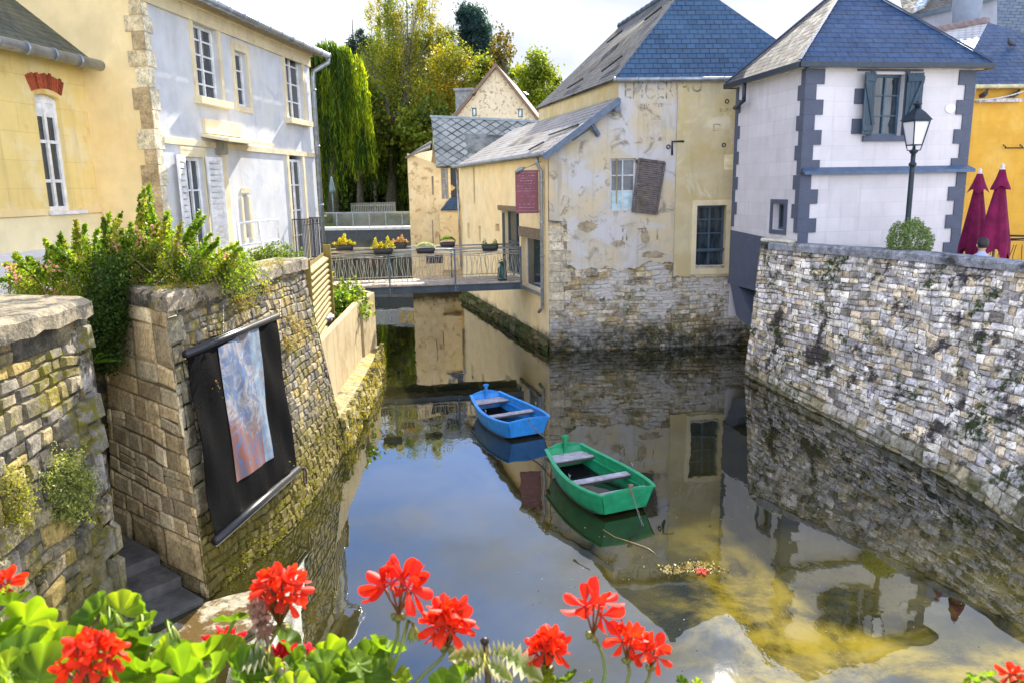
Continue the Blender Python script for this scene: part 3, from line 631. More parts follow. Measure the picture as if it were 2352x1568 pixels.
# crooked shutter
mb = MB(); q0 = MF.px(1466, 366); q1 = MF.px(1525, 374); q2 = MF.px(1506, 491); q3 = MF.px(1451, 485)
tl, tr, br_, bl_ = [MF.P(a, z, .08) for a, z in (q0, q1, q2, q3)]
def lerp(a, b, t): return a + (b - a) * t
for p, q in ((tl, bl_), (tr, br_)): mb.bar(p, q, .06, .04, up=MF.n)
for t in (0.0, .46, 1.0): mb.bar(lerp(tl, bl_, t), lerp(tr, br_, t), .03, .06)
for i in range(24):
    t = (i + .7) / 25; p, q = lerp(tl, bl_, t), lerp(tr, br_, t); d = (q - p).normalized()
    mb.box(p + d * .03 - MF.n * .02, (q - p) - d * .06, Vector((0, 0, -.035)) + MF.n * .03, Vector((0, 0, .006)))
mb.build('crooked_shutter', m_plain('dark_shutter_wood', (.13, .11, .11), .8, 0, .4, 10, .5), ml)
# roof
mb = MB(); ex = .16; E1 = A1 + Vector((-.12, -.14, ZM - .04)); E2 = Vector((M1.x + .2, M1.y - .14, ZM - .04)); E3 = A3 + Vector((-.12, .1, ZM - .04)); E4 = B3 + Vector((.2, .1, ZM - .04))
SL1 = m_slate('shade_blue_slate', (.020, .058, .125), (.040, .095, .18), .24, .15, .45, ms=.011, moss=((.03, .05, .07), 2.2, .55, .75), spec=.4)  # blue skylight on the shaded slopes is put into this slate colour
SL2 = m_slate('sun_grey_slate', (.10, .10, .105), (.17, .17, .17), .27, .165, .75, ms=.02, lich=((.22, .20, .16), 1.2, .5, .75), spec=.15)  # same roof on its sunny side, sunlit grey put into the colour
mb.roof([E1, E2, AP1], th=.07); mb.build('front_roof_slope', SL1, ml)
mb = MB(); mb.roof([E1, E3, AP2, AP1], th=.07); mb.build('side_roof_slope', SL2, ml)
mb = MB(); mb.roof([E2, E4, AP2, AP1], th=.07); mb.build('rear_roof_slope', SL1, ml)
mb = MB(); mb.tube([AP1 + Vector((0, 0, .02)), AP2 + Vector((0, 0, .02))], .09, 8)
for i in range(14): p = lerp(AP1, AP2, i / 13); mb.tube([p, p + Vector((0, .05, .0))], .12, 8)
mb.build('ridge_tiles', m_plain('dark_ridge', (.05, .08, .13), .6), ml)
mb = MB()       # old repair lines / slipped lead
for a_, b_ in ((((1240 + 13), 238), (1300, 205)),): pass
N1 = (AP1 - E1).cross(E3 - E1).normalized()
for (ua, va, ub, vb) in ((1482, 48, 1520, 18), (1395, 100, 1430, 72), (1383, 166, 1430, 130), (1303, 205, 1340, 182)):
    p, q = hit(ua, va, E1, N1), hit(ub, vb, E1, N1); n_ = N1 if N1.z > 0 else -N1; mb = MB(); mb.bar(p + n_ * .02, q + n_ * .02, .05, .03); mb.build('roof_vent', IRON, ml)
mb = MB(); gutter(mb, E1 + Vector((0, -.06, -.04)), E2 + Vector((0, -.06, -.04)), .06); mb.build('gutter', ZINC, ml)
# faded letters
def text(s, body, pl, u, v, hgt, mat, parent, offs=.042, name='faded_lettering', sx=1.0, rot=0):
    cu = bpy.data.curves.new('t', 'FONT'); cu.body = body; cu.size = hgt * 1.38; cu.extrude = .002; cu.space_character = 1.0
    to = bpy.data.objects.new('t', cu); COL.objects.link(to); dg = bpy.context.evaluated_depsgraph_get(); dg.update()
    me = bpy.data.meshes.new_from_object(to.evaluated_get(dg)); bpy.data.objects.remove(to)
    a, z = pl.px(u, v); m3 = MB(); d = pl.d if pl.d.dot(RT) > 0 else -pl.d; o3 = pl.P(a, z, offs)
    vs = [o3 + d * (q.co.x * sx) + Vector((0, 0, q.co.y)) + pl.n * q.co.z for q in me.vertices]
    m3.add(vs, [tuple(p.vertices) for p in me.polygons]); bpy.data.meshes.remove(me); return m3.build(name, mat, parent)
def m_faded(name, col, base, lo=.42, hi=.6, sc=5):
    if name in MC: return MC[name]
    b = NB(name); p = b.n('ShaderNodeBsdfPrincipled', i_Roughness=.9); p.inputs[0].default_value = (*col, 1); t = b.n('ShaderNodeBsdfTransparent')
    ms = b.n('ShaderNodeMixShader'); b.l(b.math('MULTIPLY', b.ramp(b.noise(sc, 6, .7), lo, hi), .30), ms.inputs[0]); b.l(t.outputs[0], ms.inputs[1]); b.l(p.outputs[0], ms.inputs[2]); b.l(ms.outputs[0], b.out.inputs[0]); MC[name] = b.m; return b.m
FD = m_faded('faded_paint', (.22, .20, .17), None); FR = m_faded('faded_red_paint', (.32, .14, .10), None, .45, .62, 7)
text(0, 'EPICERIE,', MF, 1431, 229, .52, FD, ml, sx=.62); text(0, 'BUVETTE', MF, 1462, 253, .16, FR, ml, sx=.8)
text(0, 'ENTREE', MF, 1494, 276, .10, FD, ml, sx=.6); text(0, 'SON', MF, 1651, 258, .10, FD, ml, .062, sx=1.1); text(0, 'J.', MF, 1640, 266, .13, m_faded('paint_dark', (.08, .07, .06), None, .2, .4), ml, .045)
text(0, 'EG', MF, 1412, 571, .17, FD, ml, sx=1.0); text(0, 'AU', MF, 1556, 213, .4, FD, ml, .062, sx=.9); text(0, 'D', MF, 1633, 302, .2, FD, ml, .062, sx=1.4); text(0, 'II  T  I', MF, 1425, 553, .35, FD, ml, sx=.9)
a_, z_ = MF.px(1662, 356); b_, z2 = MF.px(1690, 390); mb = MB(); MF.box(mb, a_, b_, z2, z_, .05, .061); mb.build('reflected_sun_patch', m_plain('painted_sun_patch', (.80, .72, .45), .9), ml)  # reflected sunlight on the wall, painted as a pale panel
mb = MB(); s_, z_ = MF.px(1543, 326); mb.tube([MF.P(s_, z_ - .35, .05), MF.P(s_, z_, .05), MF.P(s_ + .32, z_, .05)], .03, 8); s_, z_ = MF.px(1668, 364)
mb.build('pipe_bracket', IRON, ml)
mb = MB()
for u_, v_ in ((1661, 364), (1464, 372), (1534, 338), (1668, 234)):
    s_, z_ = MF.px(u_, v_ - (30 if u_ == 1661 else 0)); mb = MB(); mb.tube([MF.P(s_ + .05 * math.cos(t), z_ + .05 * math.sin(t), .06) for t in [k * math.pi / 4 for k in range(9)]], .014, 6); mb.build('wall_ring', IRON, ml)

# ------------------------------------------------------------------ cream annexe (left part of the mill)
an = thing('cream_annexe', (0, 24, 0), 'low cream plastered annexe with a pale slate lean-to roof standing in the canal', 'building')
CRM = m_plaster('cream_plaster', (.86, .70, .43), (.88, .77, .54), (.45, .75), .8, streak=.10, alg=((.05, .05, .02), .05, .55), bump=.06)
door = CW.rect(1192, 487, 1156, 640); door = (min(door[0], door[1]), max(door[0], door[1]), 1.75, door[3])
wnd = CW.rect(1244, 552, 1198, 655); wnd = (min(wnd[0], wnd[1]), max(wnd[0], wnd[1]), wnd[2], wnd[3])
def cr(u0, v0, u1, v1): q = CW.rect(u0, v0, u1, v1); return (min(q[0], q[1]), max(q[0], q[1]), min(q[2], q[3]), max(q[2], q[3]))
s_1 = cr(1086, 376, 1092, 468); s_2 = cr(1073, 512, 1079, 549); s_3 = cr(1099, 519, 1105, 557); s_4 = cr(1138, 514, 1147, 533)
zce = 5.36
mb = MB(); CW.wall(mb, [(0, -.3), (CW.L, -.3), (CW.L, zce), (0, zce)], [R4(q) for q in (door, wnd, s_1, s_2, s_3, s_4)], .3)
mb.poly([CW.P(CW.L, -.3), CW.P(CW.L, zce), CW.P(CW.L, zce) + Vector((5, 1.4, 2)), CW.P(CW.L, -.3) + Vector((5, 1.4, 0))]); mb.build('wall', CRM, an)
mb = MB()
for q in (s_1, s_2, s_3, s_4): mb = MB(); CW.face(mb, R4(q), -.28); mb.build('slit_window', m_glass('brown_dark_glass', (.10, .07, .04), .3), an)
o = window(CW, wnd, an, WHITE, .22, 1, 1, .05); m2 = MB(); CW.box(m2, wnd[0] - .1, wnd[1] + .1, wnd[2] - .08, wnd[2] - .003, -.05, .08); m2.build('sill', m_plain('slate_sill', (.25, .25, .27), .6), o)
m2 = MB(); CW.box(m2, wnd[0] - .12, wnd[1] + .1, wnd[3] + .003, wnd[3] + .30, -.02, .05); m2.build('lintel', WOODG, o)
o = window(CW, door, an, DARKBLUE, .25, 2, 2, .07, .05, name='glazed_door')
m2 = MB(); CW.box(m2, door[0] - .3, door[1] + .35, door[3] + .003, door[3] + .16, -.02, .06); m2.build('lintel', WOODG, o)
# lean-to roof
Wp = MF.px(1418, 225); rt0 = MF.P(Wp[0], Wp[1] - .0, .22); e_0 = CW.P(-.28, zce - .03, .22) ; e_1 = CW.P(CW.L, zce - .03, .22)
rt1 = rt0 + dl * 11.0
mb = MB(); mb.roof([e_0, e_1, rt1, rt0], th=.07); mb.build('roof', m_slate('pale_slate', (.30, .285, .275), (.40, .375, .35), .34, .2, .6, ms=.022, lich=((.40, .32, .22), .9, .5, .72), spec=.25), an)
Nl = (e_1 - e_0).cross(rt0 - e_0).normalized(); Nl = Nl if Nl.z > 0 else -Nl; mb = MB()
for (ua, va, ub, vb) in ((1315, 325, 1358, 296), (1262, 312, 1330, 288), (1216, 346, 1250, 328)):
    mb = MB(); mb.bar(hit(ua, va, e_0, Nl) + Nl * .02, hit(ub, vb, e_0, Nl) + Nl * .02, .05, .03); mb.build('roof_vent', IRON, an)
mb = MB(); nn_ = MF.n * .05; mb.bar(e_0 + nn_ - Vector((0, 0, .09)), rt0 + nn_ - Vector((0, 0, .09)), .06, .16); 
pm = lerp(e_0, rt0, .62); mb.bar(pm - Vector((0, 0, .1)), pm - MF.n * .2 + Vector((.25, 0, -.42)), .1, .1); mb.bar(rt0 - Vector((.02, 0, .05)), rt0 - Vector((.05, 0, .38)), .12, .12)
mb.build('verge_board', m_plain('blue_grey_board', (.12, .16, .23), .7), an)
mb = MB(); gutter(mb, e_0 - CW.d * .05 + CW.n * .04, e_1 + CW.n * .04, .06); mb.build('gutter', ZINC, an)
sd, zd = CW.px(1251, 500); mb = MB(); mb.tube([CW.P(sd, zce - .08, .2), CW.P(sd, zce - .25, .2), CW.P(sd, zce - .45, .09), CW.P(sd, CW.px(1249, 705)[1], .09), CW.P(sd + .12, CW.px(1249, 716)[1], .16)], .05, 10)
for z in (4.6, 3.5, 2.6): mb.tube([CW.P(sd, z, .09), CW.P(sd, z + .04, .09)], .065, 10)
s9 = CW.L - .1; mb.build('downpipe', ZINC, an)
mb = MB(); mb.tube([CW.P(s9, zce - .08, .15), CW.P(s9, 1.3, .08)], .045, 8); mb.build('downpipe', ZINC, an)
mb = MB(); rg = RG(0, 21); fnc = lambda s, z: (CW.P(s, z, .10 - z * .12), CW.n)
stones(mb, fnc, -.08, CW.L, -.3, .38, (.12, .2), (.3, .9), [(.10, .09, .05), (.07, .07, .03), (.16, .13, .08), (.05, .07, .02)], rg, .06, .01, .04); mb.build('mossy_footing', m_col('wet_moss_stone', .9, 7, .5, .8, moss=((.06, .09, .01), 2, .45, .55)), an)
# hanging sign, its lamp
sg = thing('hanging_sign', CW.P(1.3, 4.2, .1), 'maroon hanging sign board with faint pale lettering on the cream annexe', 'sign')
ss_, zt_ = CW.px(1243, 395); _, zb_ = CW.px(1243, 484); sgn = MB(); Yg = CW.P(ss_, 0).y
p0 = aty(1183, 392, Yg); p1 = aty(1236, 392, Yg); p2 = aty(1236, 490, Yg)
sgn.bx(p0.x, p1.x, Yg - .02, Yg + .02, p2.z, p0.z); sgn.build('board', m_plain('maroon_board', (.20, .035, .06), .35, bump=.05), sg)
m2 = MB(); rg = RG(0, 4)
for k, (vv, hh) in enumerate([(.05, .006), (.12, .03), (.18, .02), (.24, .03), (.30, .02), (.36, .025), (.42, .012), (.48, .006), (.60, .02), (.78, .03), (.86, .02), (.94, .006)]):
    x = p0.x + .05; zz = p0.z - (p0.z - p2.z) * vv
    if hh < .01: m2.bx(x, p1.x - .05, Yg - .0225, Yg - .0205, zz - .004, zz + .004); continue
    x += rg.uniform(0, .12)
    while x < p1.x - .12:
        ww = rg.uniform(.012, .05)
        if rg.uniform(0, 1) < .75: m2.bx(x, x + ww, Yg - .0225, Yg - .0205, zz - hh * .5, zz + hh * rg.uniform(-.2, .5))
        x += ww + .012
m2.build('lettering', m_plain('pale_sign_paint', (.42, .26, .30), .5, bump=0), sg)
m2 = MB(); 
for zz in (p0.z - .03, p2.z + .03): m2.bar((p1.x - .05, Yg, zz), CW.P(ss_, zz, 0), .025)
m2.build('bracket', IRON, sg)
m2 = MB(); q = CW.P(ss_ + .05, zt_ + .27, 0); m2.tube([q, Vector((p1.x - .12, Yg - .05, p0.z + .14)), Vector((p0.x + .22, Yg - .1, p0.z + .04))], .012, 6)
lo = m2.build('lamp_arm', ZINC, sg); m2 = MB(); c = Vector((p0.x + .16, Yg - .1, p0.z + .03)); m2.tube([c + Vector((.1, 0, .04)), c, c - Vector((.14, 0, .09))], [.025, .07, .05], 10); m2.build('lamp_head', ZINC, lo)
# ================================================================== WHITE HOUSE (right)
C1 = Vector((6.37, 17.0, 0)); C2 = Vector((10.40, 17.72, 0)); C0 = Vector((5.80, 20.1, 0))
WFp = PL(C1, C2); WLp = PL(C1, C0)
wh = thing('white_house', (8, 18.5, 2.1), 'white painted house with grey painted quoins and a blue slate pyramid roof', 'house')
WHT = m_plaster('white_paint', (.68, .65, .69), streak=.4, streakc=(.42, .40, .42), bump=.08, coursed=(1.4, .31, (.48, .46, .52), .5)); QGR = m_plain('grey_quoin_paint', (.085, .10, .15), .8, 0, .08, 3, .1)
ZW = 6.97; wo_ = WFp.rect(2009, 171, 2068, 312)
sw = WLp.rect(1804, 469, 1774, 527); sw = (min(sw[0], sw[1]), max(sw[0], sw[1]), sw[2], sw[3])
mb = MB(); LF, LL = WFp.L, WLp.L
WFp.wall(mb, [(0, 1.8), (LF, 1.8), (LF, ZW), (0, ZW)], [R4(wo_)], .26); WLp.wall(mb, [(0, 3.2), (LL, 3.2), (LL, ZW), (0, ZW)], [R4(sw)], .25)
C3 = C0 + (C2 - C1); mb.poly([(C2.x, C2.y, 1), (C3.x, C3.y, 1), (C3.x, C3.y, ZW), (C2.x, C2.y, ZW)]); mb.poly([(C0.x, C0.y, 1), (C3.x, C3.y, 1), (C3.x, C3.y, ZW), (C0.x, C0.y, ZW)]); mb.build('wall', WHT, wh)
mb, qb_, qc_, qd_ = MB(), MB(), MB(), MB(); z = ZW - .12; i = 0; _, zlg = WFp.px(1838, 400); bh = .315
while z > 2.6:
    z0 = z - bh + .004
    wide = i % 2 == 0
    if not (z0 < zlg + .06 and z > zlg - .06) or True:
        WFp.box(mb, .0, .42 if wide else .24, z0, z, 0, .03); WFp.box(qb_, LF - (.42 if wide else .24), LF, z0, z + (.0 if i == 0 else .0), 0, .03)
    if z0 > 3.1: WLp.box(mb, -.028, .26 if not wide else .14, z0, z, 0, .03); WLp.box(qc_, LL - (.24 if not wide else .12), LL, z0, z, 0, .03)
    z -= bh; i += 1
[q_.build('quoins', QGR, wh) for q_ in (mb, qb_, qc_)]
a, b_, z0, z1 = wo_
o = window(WFp, wo_, wh, m_plain('dark_teal_frame', (.05, .10, .16), .5), .18, 2, 3, .05, .03)
m2 = MB(); WFp.box(m2, a - .42, b_ + .42, z1 + .06, z1 + .38, 0, .03); m2.build('lintel', QGR, o)
for q_ in ((a - .45, a - .1, z1 - .62, z1 - .3), (b_ + .1, b_ + .37, z1 - .62, z1 - .3), (a - .47, a - .1, z1 - 1.25, z1 - .93), (b_ + .1, b_ + .37, z1 - 1.25, z1 - .93)): m2 = MB(); WFp.box(m2, *q_, 0, .028); m2.build('jamb_block', QGR, o)
m2 = MB()
WFp.box(m2, a - .1, a - .002, z0 - .003, z1 + .06, 0, .03); WFp.box(m2, b_ + .002, b_ + .1, z0 - .003, z1 + .06, 0, .03)
WFp.box(m2, a - .2, b_ + .2, z0 - .12, z0 - .003, 0, .06); m2.build('surround', QGR, o)
TEAL = m_plain('teal_shutter_paint', (.016, .048, .085), .5, 0, .25, 4, .15)
for sgn_, s_ in ((-1, a - .01), (1, b_ + .01)):
    m2 = MB(); wd = .34; ax = WFp.d * sgn_ * .95 + WFp.n * .3; ax.normalize(); n = WFp.n
    org = WFp.P(s_, z0 + .02, .05); hgt = z1 - z0 - .02 + .02
    for k in range(4): m2.box(org + ax * (wd * k / 4), ax * (wd / 4 - .006), Vector((0, 0, hgt)), n * .03)
    for q in (.08, hgt - .18): m2.box(org + Vector((0, 0, q)) + n * .031 , ax * wd, Vector((0, 0, .11)), n * .025)
    p = org + Vector((0, 0, .2)) + ax * (.0 if sgn_ < 0 else .0) + n * .045; q = org + Vector((0, 0, hgt - .18)) + ax * wd * .92 + n * .045; m2.bar(p, q, .07, .02, up=n)
    m2.build('shutter', TEAL, wh)
o = window(WLp, sw, wh, DARKBLUE, .2, 1, 1, .05); m2 = MB(); a, b_, z0, z1 = sw; t = .1
for q in ((a - t, a - .003, z0 - t, z1 + t), (b_ + .003, b_ + t, z0 - t, z1 + t), (a - .002, b_ + .002, z1 + .003, z1 + t), (a - .002, b_ + .002, z0 - t, z0 - .003)): WLp.box(m2, *q, 0, .03)
m2.build('surround', QGR, o)
mb = MB(); WFp.box(mb, .0, LF + .1, zlg - .02, zlg + .03, .031, .16); mb.box(WFp.P(-.05, zlg + .03, .031), WFp.d * (LF + .15), WFp.n * .13, Vector((0, 0, .02)));
mb.poly([WFp.P(-.05, zlg + .05, .165), WFp.P(LF + .1, zlg + .05, .165), WFp.P(LF + .02, zlg + .13, .032), WFp.P(.02, zlg + .13, .032)]); mb.build('ledge', m_plain('blue_zinc_ledge', (.07, .12, .22), .4, .3), wh)
# overhanging base with corbel
zb0 = WLp.px(1680, 642)[1]; mb = MB(); WLp.box(mb, LL * .30, LL, zb0 - .0, 3.2, -.5, .035); 
mb.poly([WLp.P(LL * .3, 3.2, .036), WLp.P(LL, 3.2, .036), WLp.P(LL, 3.30, .036), WLp.P(LL * .3, 3.2, .036)])
WLp.box(mb, LL * .28, LL + .02, zb0 - .12, zb0, -.5, .05)
mb.build('overhang_beam', QGR, wh)
mb = MB(); pts = [(LL - .15, zb0 - .12), (LL - .55, zb0 - .12), (LL - .9, zb0 - .9), (LL - 1.35, zb0 - 2.0), (LL - 1.2, zb0 - 2.05), (LL - .55, zb0 - .95)]
A = [WLp.P(LL - .1, zb0 - .12, .03), WLp.P(LL - .55, zb0 - .12, .03), WLp.P(LL - 1.9, .75, -.0), WLp.P(LL - 1.75, .75, .0), WLp.P(LL - .5, zb0 - .9, .03)]
mb.poly(A); mb.poly([p - WLp.n * .3 for p in A][::-1])
for i in range(5): j = (i + 1) % 5; mb.poly([A[i], A[j], A[j] - WLp.n * .3, A[i] - WLp.n * .3])
mb.build('corbel', QGR, wh)
mb = MB(); AP = Vector((7.95, 18.9, 9.03)); cen = (C1 + C3) / 2
def outc(c, k=.24): v = (c - cen); return Vector((c.x + math.copysign(k, v.x) * 1, c.y + math.copysign(k, v.y), ZW))
E = [outc(C1), outc(C2), outc(C3), outc(C0)]
SLW = m_slate('shade_navy_slate', (.015, .045, .115), (.030, .072, .165), .30, .155, .4, spec=.4); SLG = m_slate('sun_grey_slate_small', (.13, .125, .12), (.17, .16, .15), .28, .155, .85, lich=((.21, .19, .16), 1.5, .5, .7), spec=.04)  # one roof: shade blue on front, sunlit grey on side, held in the colours
mb.roof([E[0], E[1], AP], th=.05); mb.build('front_roof_slope', SLW, wh)
mb = MB(); mb.roof([E[3], E[0], AP], th=.05); mb.build('side_roof_slope', SLG, wh)
mb = MB(); mb.roof([E[1], E[2], AP], th=.05); mb.roof([E[2], E[3], AP], th=.05); mb.build('rear_roof_slope', SLW, wh)
mb = MB()
for c in E: mb.bar(c + Vector((0, 0, .03)), AP + Vector((0, 0, .03)), .07, .03)
mb.build('hip_flashing', m_plain('navy_flashing', (.03, .06, .13), .5, .2), wh)
NAVY = m_plain('navy_gutter', (.022, .035, .055), .4, .2)
mb = MB()
for i in range(4):
    a, b_ = E[i] - Vector((0, 0, .06)), E[(i + 1) % 4] - Vector((0, 0, .06)); mb.bar(a, b_, .10, .11)
p = E[3] - Vector((0, 0, .1)); q = lerp(E[3], E[0], .3) - Vector((0, 0, .1)); mb.tube([q, q - Vector((0, 0, .42)), lerp(E[3], E[0], .1) - Vector((0, 0, .62)) + Vector((.1, 0, 0))], .05, 8)
mb.build('gutter', NAVY, wh)
mb = MB(); WFp.box(mb, -.1, LF + .12, ZW - .11, ZW - .005, 0, .12); WLp.box(mb, -.12, LL + .05, ZW - .11, ZW - .005, 0, .119); mb.build('eaves_band', m_plain('cream_band', (.76, .70, .58), .8), wh)
mb = MB(); s_, z_ = WFp.px(2182, 250); WFp.slab(mb, [(s_ + .13 * math.cos(t), z_ + .10 * math.sin(t)) for t in [k * math.pi / 10 for k in range(20)]], 0, .02)
tag(mb.build('plaque', m_plain('white_plaque', (.66, .68, .74), .4)), 'small oval white plaque on the front of the white house', 'plaque')

# ================================================================== QUAY WALL (right)
topR = [(5.82, 17.8), (6.33, 16.7), (7.18, 15.2), (7.92, 13.5), (8.36, 12.3), (8.75, 10.6), (8.85, 7.5)]
basR = [(5.58, 17.9), (5.80, 15.9), (6.12, 13.6), (6.42, 11.6), (6.52, 10.3), (6.38, 8.9), (6.15, 5.5)]
fR = ruled(topR, basR, 3.0, -.3)
qw = thing('quay_wall', (7, 13, 0), 'long battered rubble stone quay wall with dark coping along the right bank', 'wall')
PALR = [(.74, .67, .60), (.80, .74, .66), (.60, .56, .54), (.84, .77, .65), (.72, .58, .40), (.66, .62, .62), (.44, .39, .34), (.86, .80, .72), (.76, .63, .44), (.82, .77, .74)]
mb = MB(); rg = RG(0, 31)
stones(mb, fR, 0, fR.L, -.3, .35, (.14, .22), (.18, .42), PALR, rg, .03, .012, .022, mort=(.28, .24, .19)); stones(mb, fR, 0, fR.L, .35, 3.0, (.075, .15), (.09, .27), PALR, rg, .014, .011, .014, mort=(.28, .24, .19))
mb.build('stonework', m_col('quay_stone', .9, 6, .55, .8, .02, moss=((.04, .06, .015), 1.3, .53, .60), dark=((.07, .06, .055), 1.4, .54, .61), alg=((.14, .13, .05), -.1, .55), top=((.075, .07, .08), 2.5, 3.7)), qw)
def coping(name, f, s0, s1, z0, z1, outw, inw, mat, parent, rng, ln=(.7, 1.1), jag=.012, pal=None):
    m3 = MB(); s = s0
    while s < s1 - .05:
        e = min(s + rng.uniform(*ln), s1)
        if s1 - e < .3: e = s1
        k = rng.uniform(.8, 1.15); c = tuple(x * k for x in (pal or (.3, .28, .26))); dz = rng.uniform(-.012, .012); n_ = 6; vs = []
        for i in range(n_ + 1):
            ss = s + .004 + (e - s - .008) * i / n_; x, y = f.at_top(ss); x2, y2 = f.at_top(min(ss + .05, f.L)); x1, y1 = f.at_top(max(ss - .05, 0)); d = Vector((x2 - x1, y2 - y1, 0)).normalized(); n = Vector((d.y, -d.x, 0))
            if n.dot(-Vector((x, y, 0))) < 0: n = -n
            j = lambda: rng.uniform(-1, 1) * jag
            b0 = Vector((x, y, 0))
            vs += [b0 + n * (outw + j()) + Vector((0, 0, z0 + j())), b0 + n * (outw + .008 + j()) + Vector((0, 0, z1 - .04 + dz)), b0 + n * (outw - .03 + j()) + Vector((0, 0, z1 + dz)), b0 - n * (inw - .03) + Vector((0, 0, z1 + dz + j())), b0 - n * inw + Vector((0, 0, z1 - .05)), b0 - n * inw + Vector((0, 0, z0))]
        fs = [(i * 6 + k_, i * 6 + (k_ + 1) % 6, (i + 1) * 6 + (k_ + 1) % 6, (i + 1) * 6 + k_) for i in range(n_) for k_ in range(6)] + [tuple(range(6)), tuple(n_ * 6 + k_ for k_ in range(6))]
        m3.add(vs, fs, None, c, False); s = e
    return m3.build(name, mat, parent)
COPM = m_col('coping_stone', .9, 7, .45, .8, .015, moss=((.16, .14, .03), 2.2, .58, .66), dark=((.06, .06, .065), 1.6, .5, .66))
coping('coping', fR, .3, fR.L, 3.0, 3.165, .05, .38, COPM, qw, RG(0, 6), jag=.005, pal=(.30, .31, .35))
coping('coping_end', fR, 0.02, .9, 3.17, 3.24, .03, .4, m_plain('pale_cap', (.62, .58, .45), .9, 0, .2, 6, .4), qw, RG(0, 7), (.25, .4), pal=(.6, .6, .5))
mb = MB(); x, y = topR[0]; mb.poly([(5.60, 17.9, -.3), (5.82, 17.8, 3.1), (7.2, 18.2, 3.1), (7.2, 18.4, -.3)], None, (.4, .37, .33)); mb.build('wall_return', MC['quay_stone'], qw)
LEAF = m_leaf('leaf'); 
def tuft(mb, p, r, n, size, col, rng, up=.6):
    C = np.array(p) + rng.normal(size=(n, 3)) * np.array([r, r, r * .8]) * .5
    k = rng.uniform(.6, 1.35, (n, 1)); cols = np.clip(np.array(col) * k * np.array([1, 1, 1]) + rng.uniform(-.015, .015, (n, 3)), .004, 1)
    mb.leaves(C, size, cols, rng, 1.8, aim=(0, 0, up))
mb = MB(); r0 = NP(5); rg = RG(0, 44)
for i in range(46):
    s = rg.uniform(.6, fR.L - 1); z = rg.uniform(.15, 2.8) ; p, n = fR(s, z); rr = rg.uniform(.03, .09)
    tuft(mb, p + n * .04, rr, int(10 + rr * 260), .035, rg.choice([(.06, .11, .02), (.10, .16, .03), (.05, .07, .02)]), r0)
tag(mb.build('wall_plants', LEAF), 'small green weeds rooted in the joints of the right quay wall', 'weeds', kind='stuff')

# ================================================================== STREET LAMP, BUSH, PARASOLS, PERSON, RAILING
lb = aty(2074, 560, 15.75); lx, ly = lb.x, lb.y; top = aty(2091, 250, 15.75)
lp = thing('street_lamp', (lx, ly, 2.1), 'blue-black cast iron street lamp with a four-sided lantern before the white house', 'street lamp')
LM = m_plain('lamp_blue_black', (.012, .026, .042), .4, .2, .2, 5)
px_ = lx + .06; zl0 = aty(2088, 334, 15.75).z; hL = (top.z - zl0); mb = MB()
mb.lathe([(.14, 2.1), (.14, 2.25), (.09, 2.35), (.07, 2.9), (.055, 3.0), (.05, zl0 - .45), (.05, zl0 - .42), (.075, zl0 - .40), (.075, zl0 - .36), (.045, zl0 - .33), (.045, zl0 - .18), (.085, zl0 - .13), (.085, zl0 - .10), (.03, zl0 - .08), (.03, zl0 - .02)], (px_, ly, 0), 14)
po = mb.build('post', LM, lp)
mb = MB(); c = Vector((px_, ly, 0)); wb, wt = .145, .25; zb_, zt_ = zl0 + .0, zl0 + .46
rot = R_(12)
def sq(w_, z): return [c + Vector((w_ * math.cos(rot + math.pi / 4 + k * math.pi / 2), w_ * math.sin(rot + math.pi / 4 + k * math.pi / 2), z)) for k in range(4)]
Bq, Tq = sq(wb, zb_), sq(wt, zt_)
for k in range(4):
    mb.bar(Bq[k], Tq[k], .022); mb.bar(Bq[k], Bq[(k + 1) % 4], .022); mb.bar(Tq[k], Tq[(k + 1) % 4], .028)
    mb.tube([c + Vector((0, 0, zb_ - .12)), lerp(c + Vector((0, 0, zb_ - .1)), Bq[k] - Vector((0, 0, .1)), .8), Bq[k]], .011, 6)
R1, R2_, R3 = sq(wt + .05, zt_ + .015), sq(wt * .62, zt_ + .17), sq(wt * .22, zt_ + .25)
for X, Y_ in ((R1, R2_), (R2_, R3)):
    for k in range(4): mb.poly([X[k], X[(k + 1) % 4], Y_[(k + 1) % 4], Y_[k]])
mb.poly(R1[::-1]); mb.lathe([(.05, zt_ + .25), (.055, zt_ + .30), (.09, zt_ + .325), (.085, zt_ + .345), (.03, zt_ + .36), (.025, zt_ + .385), (.005, zt_ + .39)], c, 12)
la = mb.build('lantern', LM, lp); mb = MB(); B2, T2 = sq(wb - .012, zb_ + .01), sq(wt - .014, zt_ - .01)
for k in range(4): mb.poly([B2[k], B2[(k + 1) % 4], T2[(k + 1) % 4], T2[k]])
b = NB('milky_glass'); p = b.pbr((.80, .80, .86), .35); MILK = b.m; mb.build('glass', MILK, la)
bc = aty(2090, 552, 14.9)
bs = thing('round_bush', (bc.x, bc.y, 2.1), 'rounded grey-green bush behind the quay wall at the foot of the street lamp', 'bush')
mb = MB(); r0 = NP(9); n = 5200; d = r0.normal(size=(n, 3)); d /= np.linalg.norm(d, axis=1, keepdims=True); rad = r0.uniform(.55, 1.0, (n, 1)) ** .6
nz = 1 + .10 * np.sin(d[:, :1] * 5 + 1) * np.cos(d[:, 1:2] * 4 + .6) + .08 * np.sin(d[:, :1] * 13) * np.cos(d[:, 1:2] * 11 + d[:, 2:3] * 9); C = np.array([bc.x, bc.y, bc.z - .05]) + d * rad * nz * np.array([.42, .4, .46])
k = r0.uniform(.6, 1.3, (n, 1)) ; mb.leaves(C, .05, np.clip(np.array([.24, .34, .14]) * k, 0, 1), r0, 2.0); mb.build('foliage', LEAF, bs)
